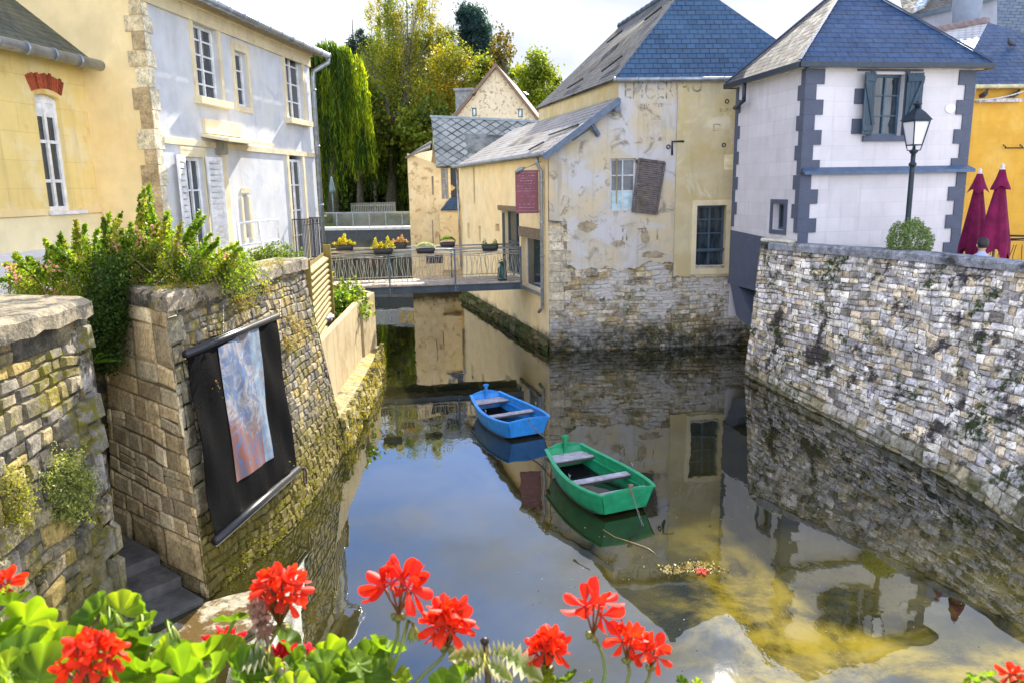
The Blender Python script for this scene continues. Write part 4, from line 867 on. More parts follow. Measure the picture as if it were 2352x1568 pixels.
mb = MB(); mb.tube([(bc.x, bc.y, 2.5), (bc.x, bc.y, bc.z)], .03, 6); mb.build('trunk', WOODG, bs)
mb = MB(); mb.lathe([(.2, 2.1), (.27, 2.6), (.29, 2.6), (.24, 2.57)], (bc.x, bc.y, 0), 16); tag(mb.build('plant_pot', m_plain('dark_pot', (.08, .07, .07), .8)), 'dark tub holding the rounded bush on the terrace', 'plant pot')
BURG = m_plain('burgundy_canvas', (.16, .008, .055), .8, 0, .25, 5, .3, .2)
def parasol(u_top, v_top, u_b, v_b, Y, label, seed, wide, hem):
    tp = aty(u_top, v_top, Y); x, y, zt = tp.x, tp.y, tp.z
    t = thing('closed_parasol', (x, y, 2.1), label, 'parasol', 'closed burgundy parasols')
    mb = MB(); mb.tube([(x, y, 2.14), (x, y, zt)], .022, 8); mb.build('pole', STEEL, t)
    mb = MB(); mb.lathe([(.28, 2.1), (.28, 2.16), (.05, 2.18)], (x, y, 0), 16); mb.build('base', IRON, t)
    mb = MB(); mb.lathe([(.05, zt - .06), (.05, zt - .02), (.03, zt), (.035, zt + .05), (.02, zt + .07), (.004, zt + .08)], (x, y, 0), 10); mb.build('finial', m_plain('pale_finial', (.6, .58, .6), .4), t)
    rg = RG(0, seed); mb = MB(); N = 32; rows = 15; vs = []; H = zt - .06 - hem; lob = [rg.uniform(.75, 1.2) for _ in range(8)]
    for j in range(rows):
        f = j / (rows - 1)
        for k in range(N):
            th = 2 * math.pi * k / N; L_ = (math.cos(4 * th + seed) * .5 + .5)
            r = .045 + wide * (f ** 1.05) * (.42 + .58 * L_) * lob[k // 4] * (1 - .25 * max(0, f - .8) * 4)
            drop = hem + (0.42 * (1 - L_) - .10) * 1 if True else 0
            z = zt - .06 - (zt - .06 - (hem - .33 * L_ + .05 * math.sin(k * 1.7))) * f
            vs.append((x + r * math.cos(th), y + r * math.sin(th) * .85, z))
    mb.add(vs, [(j * N + k, j * N + (k + 1) % N, (j + 1) * N + (k + 1) % N, (j + 1) * N + k) for j in range(rows - 1) for k in range(N)], None, (1, 1, 1), True); mb.build('canopy', BURG, t)
    mb = MB(); vs = []; 
    for j, (f, rr) in enumerate(((0, .05), (.5, .11), (1, .19))):
        for k in range(N):
            th = 2 * math.pi * k / N; L_ = math.cos(4 * th + seed) * .5 + .5; r = rr * (.75 + .3 * L_) if j else rr; vs.append((x + r * math.cos(th), y + r * math.sin(th), zt - .03 - (.30 + .08 * L_) * f))
    mb.add(vs, [(j * N + k, j * N + (k + 1) % N, (j + 1) * N + (k + 1) % N, (j + 1) * N + k) for j in range(2) for k in range(N)], None, (1, 1, 1), True); mb.build('top_flap', BURG, t)
parasol(2251, 396, 0, 0, 15.4, 'closed burgundy parasol nearer the white house corner, the shorter of the two', 2, .36, 3.15)
parasol(2303, 386, 0, 0, 14.7, 'taller closed burgundy parasol at the right, folded cloth flared at the hem', 5, .40, 3.2)
# seated person: back of head and shoulders over the coping
hd = aty(2256, 568, 13.95); hx, hy, hzz = hd.x, hd.y, hd.z
pe = thing('person', (hx, hy, 2.1), 'person with dark hair and pale blue shirt seated behind the quay wall by parasols', 'person')
SKIN = m_plain('skin', (.55, .32, .22), .6, bump=.05)
mb = MB(); prof = [(.0, -.62), (.16, -.62), (.17, -.5), (.15, -.42), (.17, -.3), (.19, -.22), (.15, -.15), (.065, -.11), (.055, -.06), (.07, -.03), (.085, .02), (.088, .07), (.08, .12), (.05, .155), (.005, .165)]
mb.lathe(prof, (hx, hy, hzz), 16, sq=.75)
for sx_ in (-1, 1):
    sh = Vector((hx + sx_ * .17, hy, hzz - .21)); el = Vector((hx + sx_ * .24, hy + .03, hzz - .5)); wr = Vector((hx + sx_ * .10, hy + .30, hzz - .52))
    mb.tube([sh, el, wr], [.06, .045, .03], 10)
    for k in range(5): mb.tube([wr, wr + Vector((-sx_ * .02 * k + sx_ * .03, .07, -.01)), wr + Vector((-sx_ * .02 * k + sx_ * .03, .11, -.03))], .009, 6)
    hp = Vector((hx + sx_ * .09, hy, hzz - .66)); kn = hp + Vector((sx_ * .05, .42, .02)); ft = kn + Vector((0, .05, -.42)); mb.tube([hp, kn, ft, ft + Vector((0, .18, -.02))], [.09, .065, .045, .035], 10)
    mb.lathe([(.005, -.03), (.02, -.02), (.022, .01), (.01, .03)], (hx + sx_ * .088, hy, hzz + .03), 8)
mb.tube([(hx, hy + .07, hzz + .05), (hx, hy + .1, hzz + .02)], [.014, .012], 6)
mb.build('body', SKIN, pe)
mb = MB(); mb.lathe([(.075, -.01), (.098, .03), (.100, .08), (.088, .135), (.05, .172), (.005, .18)], (hx, hy - .012, hzz), 16, sq=.9); mb.build('hair', m_plain('black_hair', (.012, .01, .012), .5, bump=.3, ns=30), pe)
mb = MB(); mb.lathe([(.005, -.64), (.175, -.64), (.185, -.5), (.165, -.42), (.185, -.3), (.215, -.24), (.20, -.19), (.12, -.135), (.07, -.105), (.062, -.07)], (hx, hy, hzz), 20, sq=.8)
for sx_ in (-1, 1): mb.tube([Vector((hx + sx_ * .16, hy, hzz - .21)), Vector((hx + sx_ * .22, hy + .015, hzz - .38))], [.075, .06], 10)
mb.build('shirt', m_plain('pale_blue_shirt', (.38, .45, .66), .8, 0, .15, 30), pe)
mb = MB(); mb.bx(hx - .2, hx + .2, hy - .12, hy + .28, hzz - .76, hzz - .71)
for a, b_ in ((-.19, -.11), (.17, -.11), (-.19, .25), (.17, .25)): mb.bx(hx + a, hx + a + .03, hy + b_, hy + b_ + .03, 2.1, hzz - .76)
tag(mb.build('chair', IRON), 'dark stool under the seated person behind the wall', 'chair')
# terrace railing with wavy bars
rl = thing('terrace_railing', (13, 17.6, 2.1), 'dark wrought railing with wavy vertical bars in front of the yellow house', 'railing')
ra, rb = aty(2212, 560, 18.2), aty(2480, 560, 16.6); RP = PL((ra.x, ra.y), (rb.x, rb.y)); zt_ = RP.px(2330, 542)[1]
def wavy_rail(pl, s0, s1, zt, zb, step, mat, parent, seed, hw=4, lead=.2):
    m3 = MB(); m3.tube([pl.P(s0, zt, 0), pl.P(s1, zt, 0)], .022, 8); m3.build('handrail', mat, parent)
    m3 = MB(); m3.tube([pl.P(s0, zt - .10, 0), pl.P(s1, zt - .10, 0)], .010, 6); m3.tube([pl.P(s0, zb, 0), pl.P(s1, zb, 0)], .012, 6); rg_ = RG(0, seed); s = s0 + .04
    while s < s1 - .03:
        a_ = rg_.uniform(.012, .04) * rg_.choice([-1, 1]); ph = rg_.uniform(0, 3); e_ = rg_.uniform(-.05, .05)
        m3.tube([pl.P(s + a_ * math.sin(ph + t * 5.2) + e_ * t, zb + (zt - lead - zb) * t, .012) for t in [k / 7 for k in range(8)]], .0085, 5, caps=False); s += step * rg_.uniform(.6, 1.4)
    m3.build('balusters', mat, parent); m3 = MB()
    for j in range(hw):
        ph = rg_.uniform(0, 6); n_ = int((s1 - s0) / .12)
        m3.tube([pl.P(s0 + (s1 - s0) * k / n_, zt - .05 - .035 * j + .022 * math.sin(ph + (s0 + (s1 - s0) * k / n_) * (3.2 + j * .35)), .02) for k in range(n_ + 1)], .010, 5)
    m3.build('wave_rails', mat, parent)
wavy_rail(RP, 0, RP.L, zt_, 2.2, .12, IRON, rl, 3, 3)
for s in (0.0, 1.3, RP.L): mb = MB(); mb.bar(RP.P(s, 2.1), RP.P(s, zt_), .04); mb.build('post', IRON, rl)

# ================================================================== YELLOW HOUSE RIGHT + ROOFS BEHIND
r1 = aty(2214, 400, 20.2); YR = PL((r1.x - .5, 20.2), (r1.x + 5.6, 20.6)); yr = thing('amber_house', (14, 21, 2.1), 'amber yellow house with a slate hipped roof, blue in shade, at the right edge', 'house')
AMB = m_plaster('amber_plaster', (.66, .37, .055), (.72, .45, .10), (.45, .7), 1.2, (.50, .30, .07), (.58, .72), 1.0, .2, coursed=(.7, .33, (.5, .30, .07), .3), bump=.2); _, zyr = YR.px(2280, 195)
mb = MB(); YR.wall(mb, [(0, 1.5), (YR.L, 1.5), (YR.L, zyr), (0, zyr)]); q = YR.P(0, 0); mb.poly([(q.x, q.y, 1), (q.x - .8, q.y + 6, 1), (q.x - .8, q.y + 6, zyr), (q.x, q.y, zyr)]); q = YR.P(YR.L, 0); mb.poly([(q.x, q.y, 1), (q.x - .8, q.y + 6, 1), (q.x - .8, q.y + 6, zyr), (q.x, q.y, zyr)]); mb.build('wall', AMB, yr)
K1 = YR.P(-.1, zyr - .02, .2); K2 = YR.P(YR.L, zyr - .02, .2); KA = aty(2270, 52, 22.2); KB = aty(2141, 76, 23.6); KL = K1 + Vector((-1.6, 7.5, 0)); KR = K2 + Vector((-1.6, 7.5, 0))
mb = MB(); mb.roof([K1, K2, KA], th=.05); mb.build('front_roof_slope', SLW, yr)
mb = MB(); mb.roof([K1, KL, KB, KA], th=.05); mb.build('side_roof_slope', m_slate('white_glare_slate', (.50, .50, .50), (.62, .60, .58), .22, .13, .35, spec=.8), yr)  # sun glare on this slope is painted as a whitish slate
mb = MB(); mb.roof([K2, KR, KB + Vector((1.5, 1, 0)), KA], th=.05); mb.build('rear_roof_slope', SLW, yr)
mb = MB(); n = 8
for i in range(n):
    p, q = lerp(KA, KB, i / n), lerp(KA, KB, (i + 1) / n); mb.tube([p + Vector((0, 0, .05)), lerp(p, q, .8) + Vector((0, 0, .03)), q + Vector((0, 0, .1))], [.09, .08, .13], 10)
mb.build('ridge_tiles', m_plain('grey_ridge_tile', (.28, .22, .22), .8), yr)
mb = MB(); gutter(mb, K1 + Vector((0, -.05, -.05)), K2 + Vector((0, -.05, -.05)), .05); mb.build('gutter', m_plain('cream_gutter', (.60, .55, .34), .5), yr)
mb = MB(); s_ = YR.px(2219, 300)[0]; mb.tube([YR.P(s_ + .05, zyr - .1, .1), YR.P(s_, zyr - .3, .1), YR.P(s_, 2.2, .1)], .045, 8); mb.build('downpipe', m_plain('pale_pipe', (.55, .52, .56), .5), yr)
mb = MB(); s0_, z0_ = YR.px(2240, 233); s1_, z1_ = YR.px(2338, 238); YR.box(mb, s0_, s1_, z0_ - .04, z0_ + .04, 0, .16); tag(mb.build('wall_shelf', m_plain('droppings_white', (.50, .48, .50), .9, 0, .5, 14)), 'narrow stained stone shelf on the amber wall carrying two pigeons', 'shelf')
def pigeon(p, face, label, s=1.0):
    t = thing('pigeon', p, label, 'pigeon', 'pigeons'); mb = MB(); f = Vector(face).normalized(); U = Vector((0, 0, 1)); p = Vector(p)
    pts = [p - f * .19 + U * .05, p - f * .10 + U * .075, p + f * .0 + U * .10, p + f * .07 + U * .13, p + f * .10 + U * .18, p + f * .105 + U * .215, p + f * .13 + U * .225, p + f * .16 + U * .215]
    mb.tube([p + (q - p) * s for q in pts], [r * s for r in (.012, .04, .062, .055, .032, .03, .018, .004)], 10)
    mb.build('body', m_plain('pigeon_grey', (.05, .055, .07), .6, 0, .4, 20), t); mb = MB(); sd_ = f.cross(U)
    for k in (-1, 1): mb.tube([p + sd_ * .02 * k + U * .07 * s, p + sd_ * .02 * k, p + sd_ * .02 * k + f * .02], .005, 5)
    mb.build('legs', m_plain('pigeon_leg', (.3, .1, .08), .6), t)
for (u_, v_, fc, lab) in ((2253, 230, (.3, -1, 0), 'dark pigeon at the left end of the stained shelf on the amber wall'), (2324, 232, (1, .1, 0), 'grey pigeon in profile at the right end of the stained shelf')):
    s_, _ = YR.px(u_, v_); pigeon(YR.P(s_, z0_ + .042, .08), fc, lab)
n_ = (K2 - K1).cross(KA - K1).normalized(); pigeon(hit(2321, 112, K1, n_) + Vector((0, -.02, .02)), (-1, -.3, 0), 'dark pigeon sitting on the blue slate roof of the amber house')
mb = MB(); pa, pb = YR.P(YR.px(2222, 232)[0], YR.px(2222, 232)[1], .15), YR.P(YR.px(2352, 206)[0], YR.px(2352, 206)[1], .35)
for k in range(2): mb.tube([lerp(pa, pb, t) + Vector((0, 0, -.08 * math.sin(math.pi * t) + .012 * math.sin(t * 60 + k * 3.14))) for t in [i / 30 for i in range(31)]] + [pb + (pb - pa) * .5], .012, 5)
tag(mb.build('cable', m_plain('pale_cable', (.55, .52, .5), .6)), 'twisted pale cable running across the amber wall above the pigeons', 'cable')
mb = MB(); s_, z_ = YR.px(2302, 341); mb.tube([YR.P(s_, z_, .1), YR.P(s_ + 2.2, z_ - .02, .1)], .016, 6)
for ds in (0.0, .45): mb.tube([YR.P(s_ + ds + (.07 - .006 * k) * math.cos(k * .7 + 2), z_ + .03 + (.07 - .006 * k) * math.sin(k * .7), .1) for k in range(11)], .009, 5)
tag(mb.build('sign_bracket', IRON), 'curled wrought iron bracket high on the amber wall at the right edge', 'bracket')
mb = MB(); s_, z_ = YR.px(2300, 560)
# houses behind
def hproof(pts, mat, parent, name='roof', th=.05): m3 = MB(); m3.roof([aty(*p) for p in pts], th=th); return m3.build(name, mat, parent)
bh_ = thing('grey_rear_house', (18, 32, 2), 'shaded grey house with a skylight behind the white house roof at the top right', 'house')
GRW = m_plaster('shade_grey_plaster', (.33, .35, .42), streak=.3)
mb = MB(); mb.poly([aty(2040, 420, 27), aty(2290, 420, 27), aty(2290, -2, 27), aty(2083, 40, 27), aty(2040, 30, 27)]); q = [aty(2040, 420, 27), aty(2040, 30, 27), aty(2040, 30, 27) + Vector((0, 6, 1.0)), aty(2040, 420, 27) + Vector((0, 6, 0))]; mb.poly(q); mb.build('wall', GRW, bh_)
hproof([(2079, 44, 26.9), (2300, -10, 26.9), (2280, -110, 29.5), (2060, -40, 29.5)], SLG, bh_)
mb = MB(); mb.bar(aty(2079, 45, 26.8), aty(2300, -9, 26.8), .1, .12); mb.build('gutter', DARKBLUE, bh_)
sk = [aty(2092, 33, 26.8), aty(2118, 22, 26.8), aty(2138, -12, 27.4), aty(2110, -5, 27.4)]; mb = MB(); mb.roof([p + Vector((0, -.12, .08)) for p in sk], th=.08); so_ = mb.build('skylight', m_glass('sky_glass', (.3, .33, .36), .05), bh_)
cx = aty(2221, 20, 25.5); ch = MB(); ch.lathe([(.38, cx.z - 1.2), (.40, cx.z - .2), (.42, cx.z), (.42, cx.z + 2.2)], (cx.x, cx.y, 0), 14); ch.lathe([(.16, cx.z - 2.8), (.16, cx.z - 1.2)], (cx.x, cx.y, 0), 10); ch.build('round_turret', m_slate('turret_slate', (.16, .2, .28), (.22, .26, .33), .2, .12), bh_)
b2 = thing('big_slate_house', (24, 34, 2), 'large steep slate roofed house filling the top right corner', 'house')
SLB = m_slate('rough_slate', (.09, .13, .18), (.16, .20, .24), .3, .2, .45, lich=((.26, .24, .18), 1.2, .55, .7), spec=.3)
mb = MB(); mb.roof([aty(2195, 140, 29), aty(2480, 160, 27), aty(2440, -160, 33), aty(2225, -110, 34)], th=.1); mb.build('roof', SLB, b2)
mb = MB(); mb.poly([aty(2195, 140, 29.2), aty(2480, 160, 27.2), aty(2480, 420, 27.2), aty(2195, 420, 29.2)]); mb.poly([aty(2195, 140, 29.2), aty(2195, 420, 29.2), aty(2225, 400, 34.5), aty(2225, -108, 34.2)]); mb.poly([aty(2225, 400, 34.5), aty(2440, 400, 33.5), aty(2440, -158, 33.2), aty(2225, -108, 34.2)]); mb.build('wall', GRW, b2)

# ================================================================== FAR HOUSES
sh = thing('stone_outhouse', (-3, 34, 0), 'narrow stone building with a mossy fish-scale slate roof just beyond the cream annexe', 'building')
STF = m_plaster('far_stone', (.66, .54, .33), (.72, .62, .42), (.45, .65), 1.6, (.42, .32, .19), (.55, .64), 3.5, .2, alg=((.06, .05, .03), .2, .7), bump=.6)
HF = PL((-4.35, 33.6), (-1.2, 33.9)); e0_, ze_ = HF.px(1010, 382); zr0 = HF.px(992, 269)[1]
sfl = HF.px(988, 400)[0]
mb = MB(); wq = HF.rect(1012, 386, 1031, 458); wd_ = HF.rect(1034, 386, 1056, 470)
HF.wall(mb, [(0, -.4), (HF.L + 2, -.4), (HF.L + 2, ze_), (e0_, ze_), (sfl, ze_ + .2), (0, HF.px(958, 352)[1])], [R4(wq), R4(wd_)], .3)
pL = HF.P(sfl, 0, 0); mb.poly([HF.P(sfl, ze_ - 1, 0), HF.P(e0_, ze_, 0), HF.P(e0_ - .2, zr0 - .1, -2.4)]); mb.poly([HF.P(sfl, ze_ - 2, 0), HF.P(e0_ - .2, zr0 - .1, -2.4), HF.P(sfl - .1, ze_ - 2, -5)])
mb.poly([HF.P(0, -.4), HF.P(0, 5.9), HF.P(0, 5.9) + Vector((.4, 8, .6)), HF.P(0, -.4) + Vector((.4, 8, 0))]); mb.build('wall', STF, sh)
ra_ = [HF.P(e0_ - .15, ze_ - .02, .3), HF.P(HF.L + 2.5, ze_ - .02, .3)]; y2 = HF.P(e0_ - .3, 0, -2.3).y
rA = aty(990, 269, y2); rB = aty(1216, 282, y2 + .6)
mb = MB(); mb.roof([ra_[0], ra_[1] , rB + Vector((.6, 0, 0)), rA], th=.08); mb.build('roof', m_slate('fishscale_slate', (.14, .16, .16), (.30, .33, .33), .36, .36, .7, ms=.035, fish=True, moss=((.03, .035, .015), 1.3, .55, .68)), sh)
mb = MB(); mb.bar(rA + Vector((-.05, 0, .03)), rB + Vector((.6, 0, .03)), .12, .1); mb.build('ridge_cap', m_plain('blue_ridge', (.20, .28, .38), .6), sh)
mb = MB(); mb.roof([HF.P(-.1, HF.px(955, 362)[1], .2), HF.P(sfl, HF.px(984, 340)[1], .2), HF.P(sfl + .1, HF.px(984, 318)[1], -1.5), HF.P(.4, HF.px(958, 345)[1], -1.5)], th=.06); mb.build('side_roof', SLG, sh)
window(HF, wq, sh, m_plain('tan_frame', (.40, .32, .22), .6), .12, 1, 3, .04, .03, glass=m_glass('far_glass', (.12, .13, .15), .3)); mb = MB(); HF.box(mb, wd_[0], wd_[1], wd_[2], wd_[3], -.29, -.25)
mb.build('dark_door', m_plain('blue_black_panel', (.03, .04, .07), .5), sh); mb = MB()
for (u_, v_) in ((1036 + 2, 432), (1057, 432)): s_, z_ = HF.px(u_, v_); HF.slab(mb, [(s_ - .16, z_), (s_, z_ - .14), (s_ + .16, z_), (s_, z_ + .14)], -.24, -.22)
mb.build('diamond_panes', m_plain('yellow_pane', (.7, .55, .25), .5), sh)
a_ = [HF.px(1012, 481), HF.px(1056, 487), HF.px(1056, 452), HF.px(1034, 470)]; mb = MB(); mb.roof([HF.P(*a_[0], .75), HF.P(a_[1][0], a_[0][1], .75), HF.P(a_[1][0], a_[2][1], .02), HF.P(a_[3][0], a_[2][1] - .05, .02)], th=.06); mb.build('lean_to_roof', SL1, sh)
mb = MB(); s_, z_ = HF.px(1034, 590); HF.box(mb, HF.px(1013, 590)[0], HF.px(1056, 590)[0], 1.0, a_[0][1] - .1, .0, .6); mb.build('lean_to_wall', STF, sh)
mb = MB()
for q in ((991, 405, 997, 448), (992, 506, 996, 560), (1019, 506, 1024, 570), (1009, 540, 1012, 575)):
    r = HF.rect(*q); HF.box(mb, r[0], r[1], r[2], r[3], .001, .012)
mb.build('slit_windows', m_glass('brown_dark_glass'), sh)
gb = thing('gable_house', (2, 45, 2), 'pale stone house whose steep gable rises above the fish-scale slate roof', 'house')
GP = PL((-4, 44.5), (8, 46.0)); gl = GP.px(1030, 275); gr_ = GP.px(1238, 275); gt = GP.px(1137, 152); dz_ = GP.px(1150, 292)[1]
STG = m_plaster('gable_stone', (.68, .60, .45), (.36, .30, .22), (.54, .60), 5.5, streak=.1, bump=.9, coursed=(.5, .2, (.5, .44, .33), .35))
mb = MB(); GP.wall(mb, [(gl[0], 2), (gr_[0], 2), (gr_[0], gr_[1]), (gt[0], gt[1]), (gl[0], gl[1])], [R4(GP.rect(1084, 248, 1095, 268)), R4(GP.rect(1190, 250, 1201, 270))], .2); mb.build('wall', STG, gb)
for q in ((1084, 248, 1095, 268), (1190, 250, 1201, 270)): window(GP, GP.rect(*q), gb, DARKBLUE, .1, 1, 1, .06, glass=m_glass('blue_grey_glass', (.25, .36, .42), .2))
mb = MB(); dd = Vector((1.2, 9, 0))
for k, g_ in ((-1, gl), (1, gr_)):
    e_ = (g_[0] + k * .35, g_[1] - .45); mb.roof([GP.P(*e_, .25), GP.P(gt[0], gt[1] + .12, .25), GP.P(gt[0], gt[1] + .12, .25) + dd, GP.P(*e_, .25) + dd], th=.16)
mb.build('roof', m_plain('brown_roof', (.17, .12, .09), .8), gb)
mb = MB()
for u_, v_, k in ((1092, 212, -1), (1204, 213, 1)): p = GP.P(*GP.px(u_, v_), .02); mb.bar(p, p + GP.n * .3 + Vector((k * .15, 0, -.2)), .14, .1)
mb.build('purlin_ends', IRON, gb)
cp = aty(1064, 205, 49); mb = MB(); mb.bx(cp.x - .5, cp.x + .55, cp.y, cp.y + .8, 6, cp.z - .1); mb.bx(cp.x - .6, cp.x + .65, cp.y - .1, cp.y + .9, cp.z - .1, cp.z + .05); mb.build('chimney', m_plain('grey_chimney', (.25, .27, .28), .9, 0, .3, 6), gb)
# weir bridge beyond
wb_ = thing('weir_footbridge', (-7, 44, 2), 'pale concrete footbridge with a glass railing crossing the water far behind the planters', 'footbridge')
p0, p1 = aty(700, 525, 44), aty(1000, 523, 43.4); mb = MB(); mb.box((p0.x, p0.y, p0.z - .14), p1 - p0 - Vector((0, 0, p1.z - p0.z)), Vector((0, 1.5, 0)), Vector((0, 0, .14))); mb.build('deck', m_plain('pale_concrete', (.55, .56, .55), .8), wb_)
mb = MB(); mb.box((p0.x, p0.y + .05, p0.z - .75), p1 - p0 - Vector((0, 0, p1.z - p0.z)), Vector((0, .25, 0)), Vector((0, 0, .6))); mb.build('beam', m_plain('dark_beam', (.05, .06, .07), .7), wb_)
mb = MB(); mb.bar((p0.x, p0.y, p0.z + .85), (p1.x, p1.y, p0.z + .85), .05)
for i in range(9): q = lerp(p0, p1, i / 8); mb.bar((q.x, q.y, p0.z), (q.x, q.y, p0.z + .85), .04)
mb.build('railing', m_plain('blue_grey_steel', (.25, .30, .36), .4, .4), wb_)
b = NB('clear_rail_glass'); g = b.n('ShaderNodeBsdfGlossy', i_Roughness=.05); t = b.n('ShaderNodeBsdfTransparent'); ms = b.n('ShaderNodeMixShader', i_Fac=.14); b.l(t.outputs[0], ms.inputs[1]); b.l(g.outputs[0], ms.inputs[2]); b.l(ms.outputs[0], b.out.inputs[0])
mb = MB(); mb.poly([(p0.x, p0.y + .03, p0.z), (p1.x, p1.y + .03, p0.z), (p1.x, p1.y + .03, p0.z + .82), (p0.x, p0.y + .03, p0.z + .82)]); mb.build('glass_panel', b.m, wb_)
mb = MB(); mb.bx(-12, 4, 50.5, 51, -.2, 1.95); tag(mb.build('embankment_wall', m_plain('mossy_concrete', (.10, .10, .07), .9, 0, .5, 1.5, .6)), 'dark mossy embankment wall behind the far footbridge', 'wall')
mb = MB(); mb.bx(-11.5, -5.2, 50.2, 50.45, 1.6, 3.0); tag(mb.build('low_grey_wall', m_plain('stone_grey', (.15, .15, .14), .9, 0, .3, 1.5)), 'low grey stone wall on the far bank left of the trees', 'wall')
lt = aty(761, 410, 50); fl = thing('park_lamp', (lt.x, lt.y, 2), 'thin pale park lamp with a pointed shade in front of the willow', 'street lamp')
mb = MB(); mb.tube([(lt.x, lt.y, 2), (lt.x, lt.y, lt.z)], .05, 6); mb.build('post', m_plain('pale_green_post', (.12, .19, .17), .5), fl); mb = MB(); mb.lathe([(.20, lt.z - .9), (.18, lt.z - .7), (.07, lt.z), (.02, lt.z + .1)], (lt.x, lt.y, 0), 8); mb.build('lamp_shade', MC['pale_green_post'], fl)
mb = MB(); a_, b_ = aty(805, 463, 62), aty(905, 460, 62)
for i in range(26): q = lerp(a_, b_, i / 25); mb.bx(q.x, q.x + .08, q.y, q.y + .05, 2.0, q.z - .15)
mb.bx(a_.x, b_.x, a_.y - .05, a_.y - .02, a_.z - .4, a_.z - .3); tag(mb.build('picket_fence', m_plain('pale_fence', (.34, .33, .27), .8)), 'small pale picket fence glimpsed under the trees beyond the weir', 'fence')
# ================================================================== TREES
BARK = m_plain('bark', (.10, .085, .06), .9, 0, .4, 6, .8); BARKP = m_plain('birch_bark', (.30, .28, .24), .8, 0, .5, 5, .5)
def ell(u, v, ru, rv, Y, ry=None):
    c = aty(u, v, Y); k = Y / PF; return np.array(c), np.array([ru * k, (ry or ru) * k, rv * k])
def tree(name, label, cat, u, Y, blobs, cols, nleaf, size, seed, trunk_r=.25, bark=None, clumps=90, spread=.12, droop=0.0, el=1.7, group='trees beyond the weir', top=None, branch=.05, leafm=None):
    r0 = NP(seed); base = aty(u, 470, Y); t = thing(name, (base.x, base.y, 2.0), label, cat, group)
    E_ = [ell(b[0], b[1], b[2], b[3], Y + (b[4] if len(b) > 4 else 0)) for b in blobs]; vol = np.array([e[1].prod() ** .67 for e in E_]); vol /= vol.sum()
    mb = MB(); tb = MB(); topz = max(e[0][2] + e[1][2] * .7 for e in E_) if top is None else aty(u, top, Y).z
    trunkp = []
    for k in range(8):
        f = k / 7; trunkp.append(Vector((base.x + .25 * math.sin(f * 5 + seed) * (1 - f) + (E_[0][0][0] - base.x) * f * .35, base.y, 2 + (topz - 2) * f)))
    tb.tube(trunkp, [trunk_r * (1 - .85 * k / 7) for k in range(8)], 7)
    ncl = clumps
    for i in range(ncl):
        e = E_[r0.choice(len(E_), p=vol)]; d = r0.normal(size=3); d /= np.linalg.norm(d); c = e[0] + d * e[1] * r0.uniform(.25, 1.0) ** .55
        f = min(max((c[2] - 2) / (topz - 2) * .8 - .05, .1), .95); k = f * 7; k0 = int(k); tp = lerp(trunkp[k0], trunkp[min(k0 + 1, 7)], k - k0)
        md = lerp(tp, Vector(c), .55) + Vector((0, 0, .5 + .1 * r0.normal())); tb.tube([tp, md, Vector(c)], [branch, branch * .6, branch * .25], 4, caps=False)
        n = int(nleaf / ncl * r0.uniform(.5, 1.5)); rr = e[1].mean() * spread * r0.uniform(.7, 1.6)
        off_ = r0.normal(size=(n, 3)) * rr
        if droop:
            off_[:, 2] = off_[:, 2] * .6 - r0.exponential(droop, n); off_[:, :2] *= .55
        col = np.array(cols[r0.integers(len(cols))]) * r0.uniform(.65, 1.35); cc_ = np.clip(col * r0.uniform(.7, 1.3, (n, 1)), .003, 1)
        mb.leaves(c + off_, size, cc_, r0, el, aim=(0, 0, -1.2) if droop else None)
    tb.build('trunk', bark or BARK, t); mb.build('crown', leafm or LEAF, t); return t
DKG = [(.06, .11, .015), (.10, .15, .02), (.045, .08, .02)]; YG = [(.17, .22, .02), (.12, .18, .025), (.23, .23, .02), (.08, .12, .02)]
# willow: dome of hanging strands
def willow(name, label, blobs, Y, seed, n, cols, group='trees beyond the weir'):
    r0 = NP(seed); c0 = aty(blobs[0][0], 480, Y); t = thing(name, (c0.x, Y, 2), label, 'tree', group); mb = MB(); tb = MB(); tb.tube([(c0.x, Y, 2), (c0.x + .3, Y, 7), (c0.x, Y, 12)], [.5, .35, .15], 8)
    for (u, v, ru, rv, ln) in blobs:
        c, R = ell(u, v, ru, rv, Y)
        m = int(n * ru / 60); ci = r0.integers(len(cols))
        d = r0.normal(size=(m, 3)); d[:, 2] = np.abs(d[:, 2]) * .8; d /= np.linalg.norm(d, axis=1, keepdims=True); P = c + d * R * r0.uniform(.75, 1.04, (m, 1))
        for p in P[:2]: tb.tube([(c0.x, Y, 9), tuple((p + np.array([c0.x, Y, 9])) / 2 + np.array([0, 0, 1.5])), tuple(p)], [.1, .07, .02], 4, caps=False)
        for p, dd in zip(P, d):
            L_ = ln * Y / PF * r0.uniform(.35, 1.1); q = int(L_ / .26); zz = np.arange(q) * .26; x = p[0] + dd[0] * .5 * (1 - np.exp(-zz / 2)) + r0.normal(size=q) * .06; y = p[1] + r0.normal(size=q) * .1
            C = np.stack([x, y, p[2] - zz], 1); C = C[C[:, 2] > 2.0]
            k = r0.uniform(.6, 1.35) ; col = (np.array(cols[ci]) if r0.uniform() < .7 else np.array(cols[r0.integers(len(cols))])) * k; mb.leaves(C, .5, np.clip(np.tile(col, (len(C), 1)) * r0.uniform(.8, 1.2, (len(C), 1)), 0, 1), r0, 7, aim=(0, 0, -3.6))
    tb.build('trunk', BARK, t); mb.build('crown', m_leaf('willow_leaf', .68, .5, (1.7, 1.5, .45)), t)
